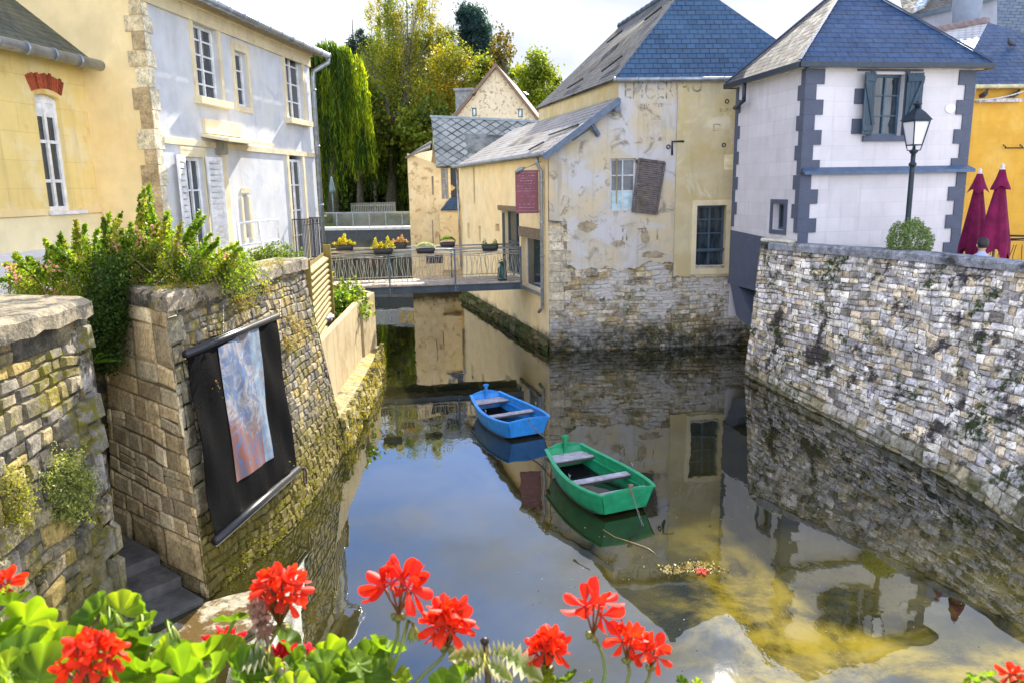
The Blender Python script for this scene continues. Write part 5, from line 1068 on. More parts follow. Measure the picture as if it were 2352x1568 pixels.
def wblobs(seed, u0, u1, vt, vb, n, ln):
    r = random.Random(seed); L_ = []
    for i in range(n):
        u = r.uniform(u0, u1); e = abs((u - (u0 + u1) / 2) / ((u1 - u0) / 2)); v = vt + (vb - vt) * (e ** 3 * .20 + r.uniform(0, 1) ** 1.4 * .62); L_.append((u, v, r.uniform(12, 25), r.uniform(12, 26), r.uniform(*ln)))
    return L_
willow('willow', 'big weeping willow with hanging bright green strands beside the grey house corner', wblobs(11, 700, 838, 112, 430, 34, (60, 190)), 60, 1, 260, [(.06, .13, .012), (.12, .20, .012), (.26, .34, .012), (.03, .07, .015)])
willow('willow', 'darker willow curtain hanging low over the far bank under the birches', wblobs(5, 820, 945, 290, 430, 18, (60, 120)), 66, 7, 150, [(.08, .13, .01), (.20, .25, .012), (.05, .09, .01)])
tree('birch', 'tallest birch with airy drooping crown reaching the top edge of the sky', 'tree', 948, 74, [(945, 40, 70, 75), (930, 160, 85, 90), (965, 290, 90, 90), (880, 30, 40, 35), (1020, 110, 40, 60)], [(.26, .28, .02), (.15, .20, .025), (.34, .31, .02), (.11, .16, .02)], 38000, .21, 3, .3, BARKP, 230, .15, .9, 2.0, top=-30)
tree('birch', 'thinner birch left of the tallest one, airy crown against the white sky', 'tree', 868, 70, [(868, 150, 52, 80), (865, 260, 50, 90), (880, 330, 60, 80)], [(.24, .29, .02), (.14, .19, .025), (.30, .31, .02)], 20000, .20, 4, .2, BARKP, 150, .15, .8, 2.0, top=60)
tree('yellow_tree', 'golden autumn tree with a rounded crown right of the tallest birch', 'tree', 1030, 68, [(1040, 180, 50, 62), (1070, 225, 30, 45), (1010, 250, 60, 60)], [(.34, .28, .015), (.22, .24, .02), (.36, .26, .015), (.16, .20, .02)], 18000, .22, 5, .25, BARK, 110, .2)
tree('pine', 'dark blue-green conifer at the left rising behind the willow', 'tree', 826, 84, [(826, 115, 22, 40), (832, 160, 32, 40), (824, 75, 10, 20)], [(.025, .055, .05), (.04, .075, .06)], 9000, .38, 6, .25, BARK, 60, .17, el=4, top=45)
tree('pine', 'tall dark blue pine standing behind the golden tree', 'tree', 1085, 88, [(1080, 55, 30, 32), (1095, 95, 35, 40), (1110, 120, 22, 30), (1070, 35, 18, 22)], [(.02, .055, .065), (.03, .075, .08)], 14000, .42, 8, .3, BARK, 80, .2, el=4, top=20)
tree('thin_tree', 'thin bare-branched young tree just above the stone gable', 'tree', 1165, 66, [(1160, 110, 26, 40), (1140, 130, 18, 30)], [(.12, .10, .03), (.2, .16, .03)], 900, .3, 9, .08, BARK, 42, .2, top=85, branch=.03)
tree('small_tree', 'small light green tree right of the stone gable', 'tree', 1236, 60, [(1230, 160, 36, 32), (1250, 195, 42, 35), (1215, 215, 32, 40), (1240, 240, 40, 30)], [(.26, .32, .02), (.17, .24, .02)], 10000, .22, 10, .15, BARK, 70, .2)
tree('leafy_tree', 'bushy green tree crown just behind the stone gable ridge', 'tree', 1160, 72, [(1130, 175, 45, 40), (1185, 190, 32, 38)], YG, 7000, .30, 11, .15, BARK, 50, .22)
for i, (u, v, ru, rv, Y, lab, cs) in enumerate(((780, 390, 70, 110, 72, 'dark broad tree filling the shade behind the left willow', DKG), (870, 400, 65, 105, 76, 'dark dense tree in the middle of the far bank', YG + DKG), (950, 380, 60, 120, 70, 'dark tree rising beside the stone building corner', DKG), (1030, 320, 75, 90, 78, 'olive green tree behind the fish-scale roof', YG + DKG), (900, 290, 70, 80, 82, 'mid green tree under the birch crowns', YG + DKG), (825, 270, 45, 90, 66, 'loose yellow-green tree between the willow and the birches', YG), (985, 330, 60, 90, 64, 'yellow-green tree leaning beside the fish-scale roof ridge', YG), (890, 200, 60, 70, 80, 'olive tree filling the gap between the two birches', YG))):
    tree('broad_tree', lab, 'tree', u, Y, [(u, v, ru, rv), (u + 20, v + 40, ru, rv * .8)], cs, 20000, .36, 20 + i, .35, BARK, 110, .18)
mb = MB(); r0 = NP(77); n = 16000
C = np.stack([r0.uniform(-60, 70, n), r0.uniform(88, 96, n), 2 + 6.0 * r0.uniform(0, 1, n) ** .7 + 0], 1); C[:, 2] += np.sin(C[:, 0] * .35) * .9
mb.leaves(C, 1.1, np.clip(np.array([.045, .07, .018]) * r0.uniform(.5, 1.6, (n, 1)), 0, 1), r0, 1.6); tag(mb.build('distant_woodland', LEAF), 'dark band of woodland closing the view behind the trees', 'woodland', kind='stuff')

# ================================================================== LEFT BANK WALLS
PALA = [(.26, .22, .14), (.19, .165, .12), (.34, .28, .17), (.14, .125, .10), (.28, .245, .19), (.40, .29, .10), (.22, .195, .16), (.32, .25, .13), (.28, .23, .09)]
STA = m_col('bank_stone', .92, 7, .5, .9, .018, moss=((.17, .15, .015), 1.6, .50, .60), dark=((.05, .045, .035), 2.2, .50, .64), alg=((.11, .10, .012), .2, 1.5))
PA = PL((-4.10, 5.0), (-4.32, 7.72)); fA = ruled([(-4.33, 4.5), (-4.40, 7.78)], [(-3.95, 4.5), (-4.12, 7.35)], 3.30, -.3)
la_ = thing('left_wall_pier', (-4.3, 6.5, 0), 'near stone wall with thick lichen covered coping at the left edge', 'wall')
mb = MB(); rg = RG(0, 51); stones(mb, fA, 0, fA.L - .22, -.3, 3.30, (.10, .24), (.14, .42), PALA, rg, .020, .013, .015)
z = -.3; i = 0
while z < 3.28:      # large corner blocks
    h = min(rg.uniform(.28, .48), 3.30 - z); stones(mb, fA, fA.L - (.40 if i % 2 else .26), fA.L, z, z + h, (h, h), (.5, .6), [(.40, .34, .25), (.34, .31, .27)], rg, .055, .018, .02, back=False); z += h; i += 1
EA = ruled([(-4.40, 7.78), (-6.6, 8.6)], [(-4.12, 7.35), (-6.4, 8.4)], 3.3, -.3)
stones(mb, EA, 0, EA.L, -.3, 3.3, (.2, .35), (.3, .6), [(.36, .30, .22), (.30, .27, .23)], rg, .03, .018, .02); mb.build('stonework', STA, la_)
mb = MB(); xs = [(-4.22, 3.5), (-4.24, 7.2), (-4.30, 7.74), (-4.42, 7.90), (-6.6, 8.55), (-7, 3.5)]
def slabz(mb, pts, z0, z1, col, jag, rng, sub=.18):
    P = []
    for i in range(len(pts)):
        a, b_ = pts[i], pts[(i + 1) % len(pts)]; k = max(1, int(math.dist(a, b_) / sub))
        for j in range(k): P.append((a[0] + (b_[0] - a[0]) * j / k + rng.uniform(-jag, jag), a[1] + (b_[1] - a[1]) * j / k + rng.uniform(-jag, jag)))
    n = len(P); c = (sum(p[0] for p in P) / n, sum(p[1] for p in P) / n)
    inn = [(p[0] + (c[0] - p[0]) * .03, p[1] + (c[1] - p[1]) * .03) for p in P]
    vs = [(x, y, z0 + rng.uniform(-jag, jag)) for x, y in P] + [(x, y, z1 - .04 + rng.uniform(-jag, jag)) for x, y in P] + [(x, y, z1) for x, y in inn]
    mb.add(vs, [(i, (i + 1) % n, n + (i + 1) % n, n + i) for i in range(n)] + [(n + i, n + (i + 1) % n, 2 * n + (i + 1) % n, 2 * n + i) for i in range(n)] + [tuple(range(2 * n, 3 * n)), tuple(range(n))[::-1]], None, col)
slabz(mb, xs, 3.29, 3.47, (.31, .26, .18), .016, rg); mb.build('coping', m_col('lichen_coping', .9, 6, .4, .9, .02, moss=((.20, .17, .03), 2.5, .56, .66), dark=((.06, .058, .05), 3.0, .48, .60)), la_)
# wall B with the banner
topB = [(-3.86, 8.40), (-3.72, 10.2), (-3.50, 12.85)]; basB = [(-3.46, 7.86), (-2.98, 9.6), (-2.93, 12.9)]; fB = ruled(topB, basB, 3.22, -.3)
wbk = thing('banner_wall', (-3.7, 10, 0), 'battered stone bank wall with mossy coping carrying the black banner', 'wall')
mb = MB(); rg = RG(0, 61)
stones(mb, fB, .26, fB.L, .9, 3.22, (.09, .17), (.10, .26), PALA, rg, .016, .011, .012); stones(mb, fB, 0, fB.L, -.3, .9, (.08, .14), (.08, .2), [(.26, .22, .10), (.18, .16, .07), (.34, .28, .13), (.13, .12, .06)], rg, .022, .012, .016)
z = .9; i = 0
while z < 3.2:
    h = min(rg.uniform(.25, .5), 3.22 - z); stones(mb, fB, .0, .34 if i % 2 else .26, z, z + h, (h, h), (.5, .6), [(.46, .40, .27), (.40, .34, .22)], rg, .03, .012, .01, back=False); z += h; i += 1
mb.build('stonework', m_col('banner_wall_stone', .92, 7, .5, .9, .018, moss=((.22, .18, .012), 1.1, .55, .65), dark=((.06, .05, .04), 1.8, .52, .66), alg=((.13, .10, .012), .3, 1.6)), wbk)
mb = MB(); eB = ruled([(-3.86, 8.40), (-5.35, 9.9)], [(-3.46, 7.86), (-5.15, 9.0)], 3.22, -.3)
PALE_ = [(.82, .60, .31), (.74, .54, .28), (.86, .68, .40), (.72, .55, .32)]
stones(mb, eB, 0, eB.L, -.3, .6, (.44, .46), (.7, 1.2), PALE_, rg, .02, .010, .006, mort=(.30, .23, .13)); stones(mb, eB, 0, eB.L, .6, 2.1, (.16, .26), (.26, .5), PALE_, rg, .006, .008, .005, mort=(.30, .23, .13)); stones(mb, eB, 0, eB.L, 2.1, 3.22, (.34, .55), (.5, .9), PALE_, rg, .010, .008, .006, mort=(.30, .23, .13))
mb.build('end_face', m_col('end_face_stone', .9, 5, .2, .5, .012, dark=((.14, .10, .05), 1.2, .55, .7), alg=((.07, .055, .015), .0, .75)), wbk); mb = MB()
q = [(-3.50, 12.85), (-4.3, 13.1)]; fe = ruled([(-3.50, 12.85), (-4.3, 13.1)], [(-2.93, 12.9), (-4.3, 13.2)], 3.22, -.3); stones(mb, fe, 0, fe.L, -.3, 3.22, (.1, .2), (.15, .3), PALA, rg, .03, .02, .02)
mb.build('stonework', m_col('banner_wall_stone', .92, 7, .5, .9, .018, moss=((.22, .18, .012), 1.1, .55, .65), dark=((.06, .05, .04), 1.8, .52, .66), alg=((.13, .10, .012), .3, 1.6)), wbk)
mb = MB(); slabz(mb, [(-3.77, 8.30), (-3.64, 10.2), (-3.42, 12.95), (-4.0, 13.0), (-4.35, 11), (-5.6, 9.95), (-5.3, 9.75)], 3.21, 3.40, (.38, .31, .22), .018, rg); mb.build('coping', MC['lichen_coping'], wbk)
mb = MB(); r0 = NP(8)
for i in range(60):
    t = r0.uniform(0, 1); x, y = fB.at_top(.3 + t * 3.4); p = (x - r0.uniform(-.08, .35), y, 3.41); tuft(mb, p, .09, 60, .022, (.26, .24, .02), r0, .2)
for s, z, r in ((1.55, 3.18, .16), (1.8, 3.1, .14), (2.15, 3.16, .12), (2.6, 3.2, .1), (.5, 2.3, .12), (3.3, 2.6, .16), (3.6, 2.4, .16), (3.0, 2.3, .1)):
    p, n = fB(s, z)
    for k in range(4): tuft(mb, p + n * .05 + Vector((0, r0.normal() * .06, -.05 * k)), r, 90, .028, (.22, .20, .03) if k % 2 else (.30, .22, .08), r0, -.2)
for i in range(130):
    s, z = r0.uniform(.2, fB.L), abs(r0.normal()) * .45 + .02; p, n = fB(s, z); tuft(mb, p + n * .03, r0.uniform(.04, .1), 40, .022, (.20, .20, .012), r0, .1)
tag(mb.build('wall_moss', LEAF), 'yellow-green moss tufts on the banner wall and its coping', 'moss', kind='stuff')
# retaining wall / steps behind the gap
mb = MB(); rg = RG(0, 62); fG = ruled([(-5.3, 9.8), (-6.9, 8.62)], [(-5.3, 9.7), (-6.9, 8.5)], 2.7, -.3)
stones(mb, fG, 0, fG.L, -.3, 2.7, (.12, .22), (.18, .4), PALA, rg, .03, .02, .02); tag(mb.build('stair_back_wall', STA), 'shaded stone wall closing the gap above the water steps', 'wall')
st = thing('water_steps', (-4.2, 8, 0), 'worn stone steps leading down to the water between the two left walls', 'steps')
STEPM = m_plain('worn_step_stone', (.10, .095, .09), .7, 0, .35, 5, .6, .5)
mb = MB()
dsx = Vector((-.78, .62, 0)).normalized(); ac = Vector((.62, .78, 0)).normalized(); o_ = Vector((-3.95, 6.75, 0)); 
for i in range(3):
    z1 = .06 + .13 * i; o1 = Vector((-3.55, 7.72, 0)) + dsx * .46 * i - ac * 1.2; mb.box((o1.x, o1.y, -.3), ac * 1.28, dsx * (2.6 - .42 * i), Vector((0, 0, z1 + .3)))
mb.build('treads', STEPM, st)
mb = MB(); rg = RG(0, 3)
slabz(mb, [(-3.42, 7.72), (-3.0, 8.0), (-2.68, 7.7), (-2.75, 7.2), (-3.3, 6.3), (-3.9, 5.6), (-4.3, 5.9)], -.2, .07, (.34, .30, .22), .03, rg); tag(mb.build('landing_slab', m_col('wet_slab', .35, 5, .4, .5, .01, dark=((.10, .06, .015), 1.6, .45, .52), spec=.6)), 'wet stone slab with a brown puddle at the foot of the water steps', 'slab')
# plants on the near wall
def cushion(name, label, p, R, n, size, cols, seed, cat='plant', up=.2):
    t = thing(name, p, label, cat); r0 = NP(seed); mb = MB(); d = r0.normal(size=(n, 3)); d /= np.linalg.norm(d, axis=1, keepdims=True); C = np.array(p) + d * np.array(R) * r0.uniform(.3, 1, (n, 1)) ** .6 * (1 + .38 * np.sin(d[:, 1:2] * 5 + seed) * np.cos(d[:, 2:3] * 6 + d[:, :1] * 3) + .22 * np.sin(d[:, 2:3] * 17 + d[:, 1:2] * 13) + r0.exponential(.07, (n, 1)))
    c = np.array([cols[i] for i in r0.integers(len(cols), size=n)]) * r0.uniform(.6, 1.35, (n, 1)); mb.leaves(C, size, np.clip(c, 0, 1), r0, 1.8, aim=(0, 0, up)); mb.build('foliage', LEAF, t)
    mb = MB()
    for i in range(14): q = Vector(p) + Vector(d[i] * np.array(R) * .8); mb.tube([Vector(p), lerp(Vector(p), q, .5) + Vector((0, 0, .02)), q], .004, 4)
    mb.build('stems', WOODG, t); return t
def onA(u, v, o=.06): p, n = fA(0, 1.5); s = hit(u, v, p, n); return s + n * o
pa = onA(140, 1125); cushion('wall_plant', 'pale green cushion plant growing from the near left wall', tuple(pa), (.17, .34, .34), 7000, .026, [(.30, .36, .08), (.42, .44, .18), (.16, .22, .05)], 41)
pa = onA(20, 1150); cushion('wall_plant', 'straggly pale plant on the near wall at the left picture edge', tuple(pa), (.12, .16, .30), 2200, .024, [(.26, .30, .06), (.30, .28, .05)], 42)
mb = MB(); r0 = NP(43)
for i in range(90):
    s, z = r0.uniform(1.2, fA.L), r0.uniform(.1, 2.0); p, n = fA(s, z)
    if math.sin(s * 5 + z * 4) > -.2: tuft(mb, p + n * .03, r0.uniform(.03, .09), 60, .014, (.22, .20, .02), r0, 0)
tag(mb.build('pier_moss', LEAF), 'yellowish moss patches on the near left wall', 'moss', kind='stuff')
# ---- banner
bn = thing('banner', (-3.5, 9.4, 2), 'large black banner with a blue, white and red abstract picture hung on chains', 'banner')
Pa, na = fB(1.2, 2.6); Pb, _ = fB(2.6, 2.6); Pc, _ = fB(1.6, .9); nB = (Pb - Pa).cross(Pc - Pa).normalized(); nB = nB if nB.dot(O0 - Pa) > 0 else -nB
def bpt(u, v, o=.10): return hit(u, v, Pa + nB * o, nB)
TLb, TRb, BRb, BLb = bpt(430, 812), bpt(634, 728), bpt(683, 1078), bpt(497, 1240)
def bil(a, b, o=0.0): return lerp(lerp(TLb, TRb, a), lerp(BLb, BRb, a), b) + nB * o
def cloth(mb, a0, a1, b0, b1, o, nx=22, ny=22, amp=.012, quad=None):
    vs = []; uv = []
    for j in range(ny + 1):
        for i in range(nx + 1):
            if quad: p_ = lerp(lerp(quad[0], quad[1], i / nx), lerp(quad[3], quad[2], i / nx), j / ny); 
            else: a, b_ = a0 + (a1 - a0) * i / nx, b0 + (b1 - b0) * j / ny; p_ = bil(a, b_)
            w_ = amp * (math.sin(p_.y * 9 + p_.z * 2) + .6 * math.sin(p_.y * 17 - p_.z * 4)) + amp * .7 * math.sin(p_.z * 5 + p_.y * 3)
            vs.append(p_ + nB * (w_ + o)); uv.append((i / nx, j / ny))
    mb.add(vs, [(j * (nx + 1) + i, j * (nx + 1) + i + 1, (j + 1) * (nx + 1) + i + 1, (j + 1) * (nx + 1) + i) for j in range(ny) for i in range(nx)], uv, (1, 1, 1), True)
mb = MB(); cloth(mb, 0, 1, 0, 1, 0); cloth(mb, 0, 1, 0, 1, -.006); mb.build('cloth', m_plain('black_vinyl', (.0015, .0015, .002), .5, 0, .3, 6, .25, .07, .02), bn)
def m_art():
    b = NB('abstract_art'); uv = b.n('ShaderNodeUVMap').outputs[0]; s = b.n('ShaderNodeSeparateXYZ'); b.l(uv, s.inputs[0])
    n1 = b.noise(2.2, 6, .6, uv, (1.3, 2.0, 1), 1.5); n2 = b.noise(4, 7, .6, uv, (1, 1.5, 1), 2.5)
    c = b.mix(b.ramp(n1, .42, .55), (.10, .25, .55), (.58, .60, .66)); 
    t = b.math('ADD', s.outputs[1], b.math('MULTIPLY', n2, -.9)); t2 = b.math('SUBTRACT', t, b.math('MULTIPLY', s.outputs[0], .35))
    c = b.mix(b.ramp(t2, .0, .2), c, (.30, .06, .04)); c = b.mix(b.math('MULTIPLY', b.ramp(n2, .5, .56), b.ramp(s.outputs[1], .5, .8)), c, (.04, .14, .45))
    c = b.mix(b.math('MULTIPLY', b.ramp(n1, .55, .62), .8), c, (.20, .13, .14))
    dgl = b.math('SUBTRACT', s.outputs[0], b.math('ADD', .70, b.math('MULTIPLY', s.outputs[1], .1))); c = b.mix(b.ramp(dgl, .0, .015), c, b.mix(b.ramp(n1, .35, .6), (.22, .42, .66), (.50, .62, .74)))
    c = b.mix(b.ramp(b.noise(9, 8, .75, uv), .35, .65, 0, .6), c, (.10, .09, .11)); c = b.mix(.55, c, (.10, .085, .075)); b.pbr(c, .5, b.bump(n2, .1), 0, .2); return b.m
mb = MB(); cloth(mb, 0, 0, 0, 0, .008, quad=[bpt(500, 798), bpt(592, 750), bpt(625, 1050), bpt(545, 1107)]); mb.build('picture', m_art(), bn)
mb = MB(); e = (TRb - TLb).normalized(); mb.tube([TLb - e * .04, TRb + e * .04], .045, 12); mb.tube([TLb - e * .05 + Vector((0, 0, .045)), TRb + e * .03 + Vector((0, 0, .045))], .012, 6); mb.build('top_bar', m_plain('black_bar', (.02, .02, .024), .35), bn)
mb = MB(); e = (BRb - BLb).normalized(); mb.tube([BLb - e * .03, BRb + e * .03], .05, 12); mb.build('bottom_bar', MC['black_bar'], bn); mb = MB(); mb.tube([BLb - e * .03 - Vector((0, 0, .055)) + nB * .01, BRb + e * .03 - Vector((0, 0, .055)) + nB * .01], .010, 6); mb.build('edge_strip', m_plain('pale_strip', (.5, .48, .4), .5), bn)
def chain(mb, a, b, sag=0.0, link=.045, r=.007, seg=5):
    a, b = Vector(a), Vector(b); n = max(3, int((b - a).length * (1 + sag * 2) / link))
    P = [lerp(a, b, i / n) + Vector((0, 0, -sag * 4 * (i / n) * (1 - i / n))) for i in range(n + 1)]
    for i in range(n):
        d = (P[i + 1] - P[i]); c = (P[i] + P[i + 1]) / 2; d = d.normalized(); sd = d.cross(Vector((.3, .2, 1))).normalized()
        if i % 2: sd = d.cross(sd)
        hl = (P[i + 1] - P[i]).length * .66; mb.tube([c + d * hl * math.cos(t) + sd * link * .28 * math.sin(t) for t in [k * math.pi / 4 for k in range(9)]], r, seg, caps=False)
CHM = m_plain('chain_metal', (.28, .26, .24), .4, .8, .3, 30)
for u0, v0, u1, v1 in ((512, 700, 513, 775), (643, 690, 643, 728)):
    mb = MB(); chain(mb, bpt(u0, v0, .06), bpt(u1, v1, .10), 0, .03, .004); mb.build('chain', CHM, bn)
mr = MB(); c = bpt(698, 1095, .10); P_ = [c + Vector((0, .07 * math.cos(t), .13 * math.sin(t))) + nB * .02 for t in [k * math.pi / 8 for k in range(17)]]; mr.tube(P_, .014, 6); mr.bar(c + Vector((0, 0, .13)) - nB * .1, c + Vector((0, 0, .13)) + nB * .04, .03)
tag(mr.build('mooring_ring', m_plain('rusty_iron', (.10, .065, .045), .7, .3, .4, 20)), 'rusty iron mooring ring on the wall right of the banner', 'mooring ring')
# ================================================================== CONCRETE YARD WALL, SCREEN, SHRUB
CONC = m_plaster('board_concrete', (.50, .39, .22), (.38, .28, .14), (.46, .62), 1.4, streak=.85, bump=.35, streakc=(.26, .19, .09))
cy = thing('yard_wall', (-3.5, 16, 0), 'tall board-marked concrete yard wall on the left bank in warm sunlight', 'wall')
mb = MB(); P1 = PL((-3.30, 12.9), (-3.57, 17.75)); _zc = 1.93
for k in range(4): a, b_ = P1.L * k / 4, P1.L * (k + 1) / 4; P1.box(mb, a + .004, b_ - .004, .1, _zc + .004 * (k % 2), -.13, .002 * (k % 2))
P2 = PL((-3.52, 17.8), (-3.50, 19.35)); P2.box(mb, 0, P2.L, .1, _zc, -.13, 0.0); mb.build('canal_face', CONC, cy)
mb = MB(); mb.box((-3.66, 19.35, .1), (-1.5, 2.0, 0), (.08, .08, 0), (0, 0, _zc - .1)); mb.build('back_face', CONC, cy)
ld = thing('mossy_ledge', (-3.1, 15, 0), 'low mossy stone footing with yellow moss below the concrete yard wall', 'wall')
fL = ruled([(-3.02, 12.8), (-3.10, 15), (-3.20, 17.2), (-3.40, 19.4)], [(-2.92, 12.8), (-2.93, 14.7), (-3.08, 17), (-3.36, 19.5)], .62, -.3); mb = MB(); rg = RG(0, 71)
stones(mb, fL, 0, fL.L, -.3, .62, (.10, .18), (.12, .35), [(.30, .24, .09), (.22, .18, .07), (.36, .30, .12), (.15, .13, .05)], rg, .05, .02, .04)
mb.poly([(-3.02, 12.8, .6), (-3.10, 15, .6), (-3.20, 17.2, .55), (-3.40, 19.4, .5), (-3.7, 19.4, .6), (-3.6, 15, .7), (-3.5, 12.8, .75)], None, (.30, .25, .12)); mb.build('stonework', m_col('mossy_footing_stone', .92, 7, .5, .9, .02, moss=((.28, .22, .01), 1.2, .48, .58), dark=((.05, .045, .02), 2, .56, .66)), ld)
mb = MB(); r0 = NP(72)
for i in range(190): s = r0.uniform(0, fL.L); p, n = fL(s, r0.uniform(.0, .62)); tuft(mb, p + n * .03, r0.uniform(.03, .09), 34, .024, (.32, .28, .012), r0, 0)
tag(mb.build('ledge_moss', LEAF), 'bright yellow moss on the footing under the concrete wall', 'moss', kind='stuff')
ls = thing('louvre_screen', (-3.9, 14, 1), 'tan metal louvre screen fence standing at the end of the banner wall', 'fence')
S0 = aty(701, 590, 13.1); S1 = aty(746, 590, 16.0); SP = PL(S0, S1); zt1 = SP.px(741, 570)[1]; TANM = m_plain('tan_painted_metal', (.22, .16, .04), .7, 0, .25, 3, .1, .2)
mb = MB(); z = 1.2
while z < zt1 - .1:
    mb.box(SP.P(0, z, .0), SP.d * (SP.L - .05), SP.n * .09 + Vector((0, 0, -.07)), Vector((0, 0, .03)) ); mb.box(SP.P(0, z, .0), SP.d * (SP.L - .05), Vector((0, 0, .09)) , SP.n * .012); z += .115
mb.build('slats', TANM, ls); mb = MB(); SP.box(mb, SP.L - .06, SP.L, 1.0, zt1 + .05, -.02, .13); mb.build('post', TANM, ls); mb = MB(); SP.box(mb, -.05, 0, 1.0, zt1, -.02, .08); mb.build('post', TANM, ls)
cc1 = aty(785, 700, 17.6); cushion('yard_shrub', 'bright leafy green shrub growing inside the concrete yard', (cc1.x - .05, 17.9, 1.75), (.52, .8, .5), 3600, .11, [(.16, .28, .03), (.24, .34, .04), (.08, .15, .02)], 81, 'shrub', .5)
q = aty(757, 727, 15.2); mb = MB(); mb.lathe([(.28, q.z - .9), (.30, q.z - .04), (.36, q.z - .03), (.36, q.z + .01), (.3, q.z + .02), (.005, q.z + .03)], (-3.95, 15.2, 0), 18); tag(mb.build('round_bin', m_plain('pale_grey_bin', (.42, .42, .44), .5)), 'pale grey round lid of a bin inside the concrete yard', 'bin')
q = aty(751, 625, 18.5)
# small orange pot with plant at the end of the bridge
def pot_plant(p): pass
# ---- abelia bush over the wall, hedge
ab = thing('flowering_shrub', (-5.6, 9.6, 2.2), 'large arching green shrub with small pink flowers spilling over the left walls', 'shrub')
mb = MB(); fb = MB(); tb = MB(); r0 = NP(90)
def sprig(p0, p1, bend, nleaf, sz, col, w_=.05):
    p0, p1 = Vector(p0), Vector(p1); md = lerp(p0, p1, .5) + Vector(bend); P = [p0 * (1 - t) ** 2 + md * 2 * t * (1 - t) + p1 * t * t for t in [k / 8 for k in range(9)]]; (tb.tube(P, [.008 * (1 - .8 * k / 8) for k in range(9)], 4, caps=False) if w_ < .065 else None)
    t = r0.uniform(0.1, 1, nleaf); idx = np.minimum((t * 8).astype(int), 7); fr = t * 8 - idx; PP = np.array([tuple(q) for q in P]); C = PP[idx] * (1 - fr[:, None]) + PP[idx + 1] * fr[:, None] + r0.normal(size=(nleaf, 3)) * w_ * (1.25 - t[:, None])
    mb.leaves(C, sz, np.clip(np.array(col) * r0.uniform(.6, 1.4, (nleaf, 1)), 0, 1), r0, 1.7, aim=(0, 0, .3)); return P[-1]
GC = [(.20, .33, .02), (.28, .40, .025), (.12, .21, .02), (.34, .36, .05)]
core = Vector((-5.5, 9.9, 2.9))
tips = [(338, 432), (242, 498), (285, 500), (170, 514), (462, 494), (390, 496), (140, 545), (430, 520), (500, 545), (92, 560), (120, 575), (30, 615), (560, 580), (540, 570), (325, 470), (375, 520), (205, 540), (60, 590), (265, 540), (18, 640)]
for i, (u, v) in enumerate(tips):
    tp_ = aty(u, v, 9.4 + .5 * math.sin(i * 2.3)); b0 = aty(150 + (u - 150) * .75 + 30, 640, 9.7)
    for k in range(3 if i else 5): sprig(b0 + Vector((r0.normal() * .15, r0.normal() * .1, 0)), tp_ + Vector((r0.normal() * .04, r0.normal() * .1, .05 - .06 * k)), (r0.normal() * .06, 0, .06), 320, .05, GC[(i + k) % 4], .038)
for i in range(300):
    u, v = r0.uniform(30, 560), 0; 
    lo_, hi_ = 575 - 60 * math.exp(-((u - 330) / 110) ** 2) + max(0, 200 - u) * .2, 668 - max(0, u - 300) * .16
    v = r0.uniform(lo_, hi_); tp_ = aty(u, v, r0.uniform(9.0, 10.3)); b0 = tp_ + Vector((r0.normal() * .2, .2, -.35)); sprig(b0, tp_, (0, 0, .05), 110, .034, GC[i % 4], .06)
    if r0.uniform() < .16:
        n = 12; C = np.array(tp_) + r0.normal(size=(n, 3)) * .04; fb.leaves(C, .045, np.array([(.72, .33, .30)] * n) * r0.uniform(.7, 1.3, (n, 1)), r0, 1.3)
for i in range(190):      # the part hanging into the gap between the walls
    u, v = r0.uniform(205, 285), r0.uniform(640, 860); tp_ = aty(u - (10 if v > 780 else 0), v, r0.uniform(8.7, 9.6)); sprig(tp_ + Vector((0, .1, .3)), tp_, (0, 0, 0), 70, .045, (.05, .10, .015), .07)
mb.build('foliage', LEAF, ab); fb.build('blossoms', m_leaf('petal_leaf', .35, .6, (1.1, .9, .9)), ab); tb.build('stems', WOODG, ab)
h0 = aty(615, 578, 13.6); cushion('clipped_hedge', 'small clipped green hedge behind the coping in front of the grey house', (h0.x, 13.8, 3.25), (.50, .45, .26), 4200, .05, [(.12, .20, .03), (.20, .27, .03), (.08, .13, .02)], 95, 'hedge', .8)
pf = onA(222, 815); mb = MB(); r0 = NP(96); bb_ = aty(215, 840, 8.3)
for i in range(16):
    a = r0.uniform(-1.4, 1.4); L_ = r0.uniform(.15, .3); P = [bb_ + Vector((math.sin(a) * L_ * t + .12 * t, -.05 * t, math.cos(a) * L_ * t * (1.2 - t * .7) + .03)) for t in [k / 5 for k in range(6)]]; mb.tube(P, [.006, .006, .005, .004, .003, .001], 4, (.18, .34, .03))
tag(mb.build('fern', LEAF), 'small bright fern tuft in the dark gap beside the near wall', 'fern')
# ================================================================== FOOTBRIDGE
Br = Vector((.34, 22.35, 0)); Bl = aty(745, 640, 21.5); Bl.z = 0; NBp = PL(Bl, Br); FBp = PL(Bl + NBp.n * -1.35, Br + NBp.n * -1.35)
zr = 2.78; zd = 1.80
fbr = thing('footbridge', (-2.3, 22, 1.5), 'narrow steel footbridge with plank deck and wavy wrought railings across the canal', 'footbridge')
mb = MB(); n = 34
for i in range(n): a, b_ = NBp.L * i / n, NBp.L * (i + 1) / n; NBp.box(mb, a + .004, b_ - .004, zd - .05, zd + .003 * (i % 2), -1.42, .04)
mb.build('deck', m_plain('grey_deck_boards', (.40, .34, .28), .8, 0, .3, 5, .4), fbr)
mb = MB()
for o_ in (.0, -1.35):
    NBp.box(mb, .5, NBp.L - .02, zd - .24, zd - .055, o_ - .03, o_ + .03); NBp.box(mb, .5, NBp.L - .02, zd - .07, zd - .052, o_ + .031, o_ + .075); NBp.box(mb, .5, NBp.L - .02, zd - .255, zd - .241, o_ - .06, o_ + .075)
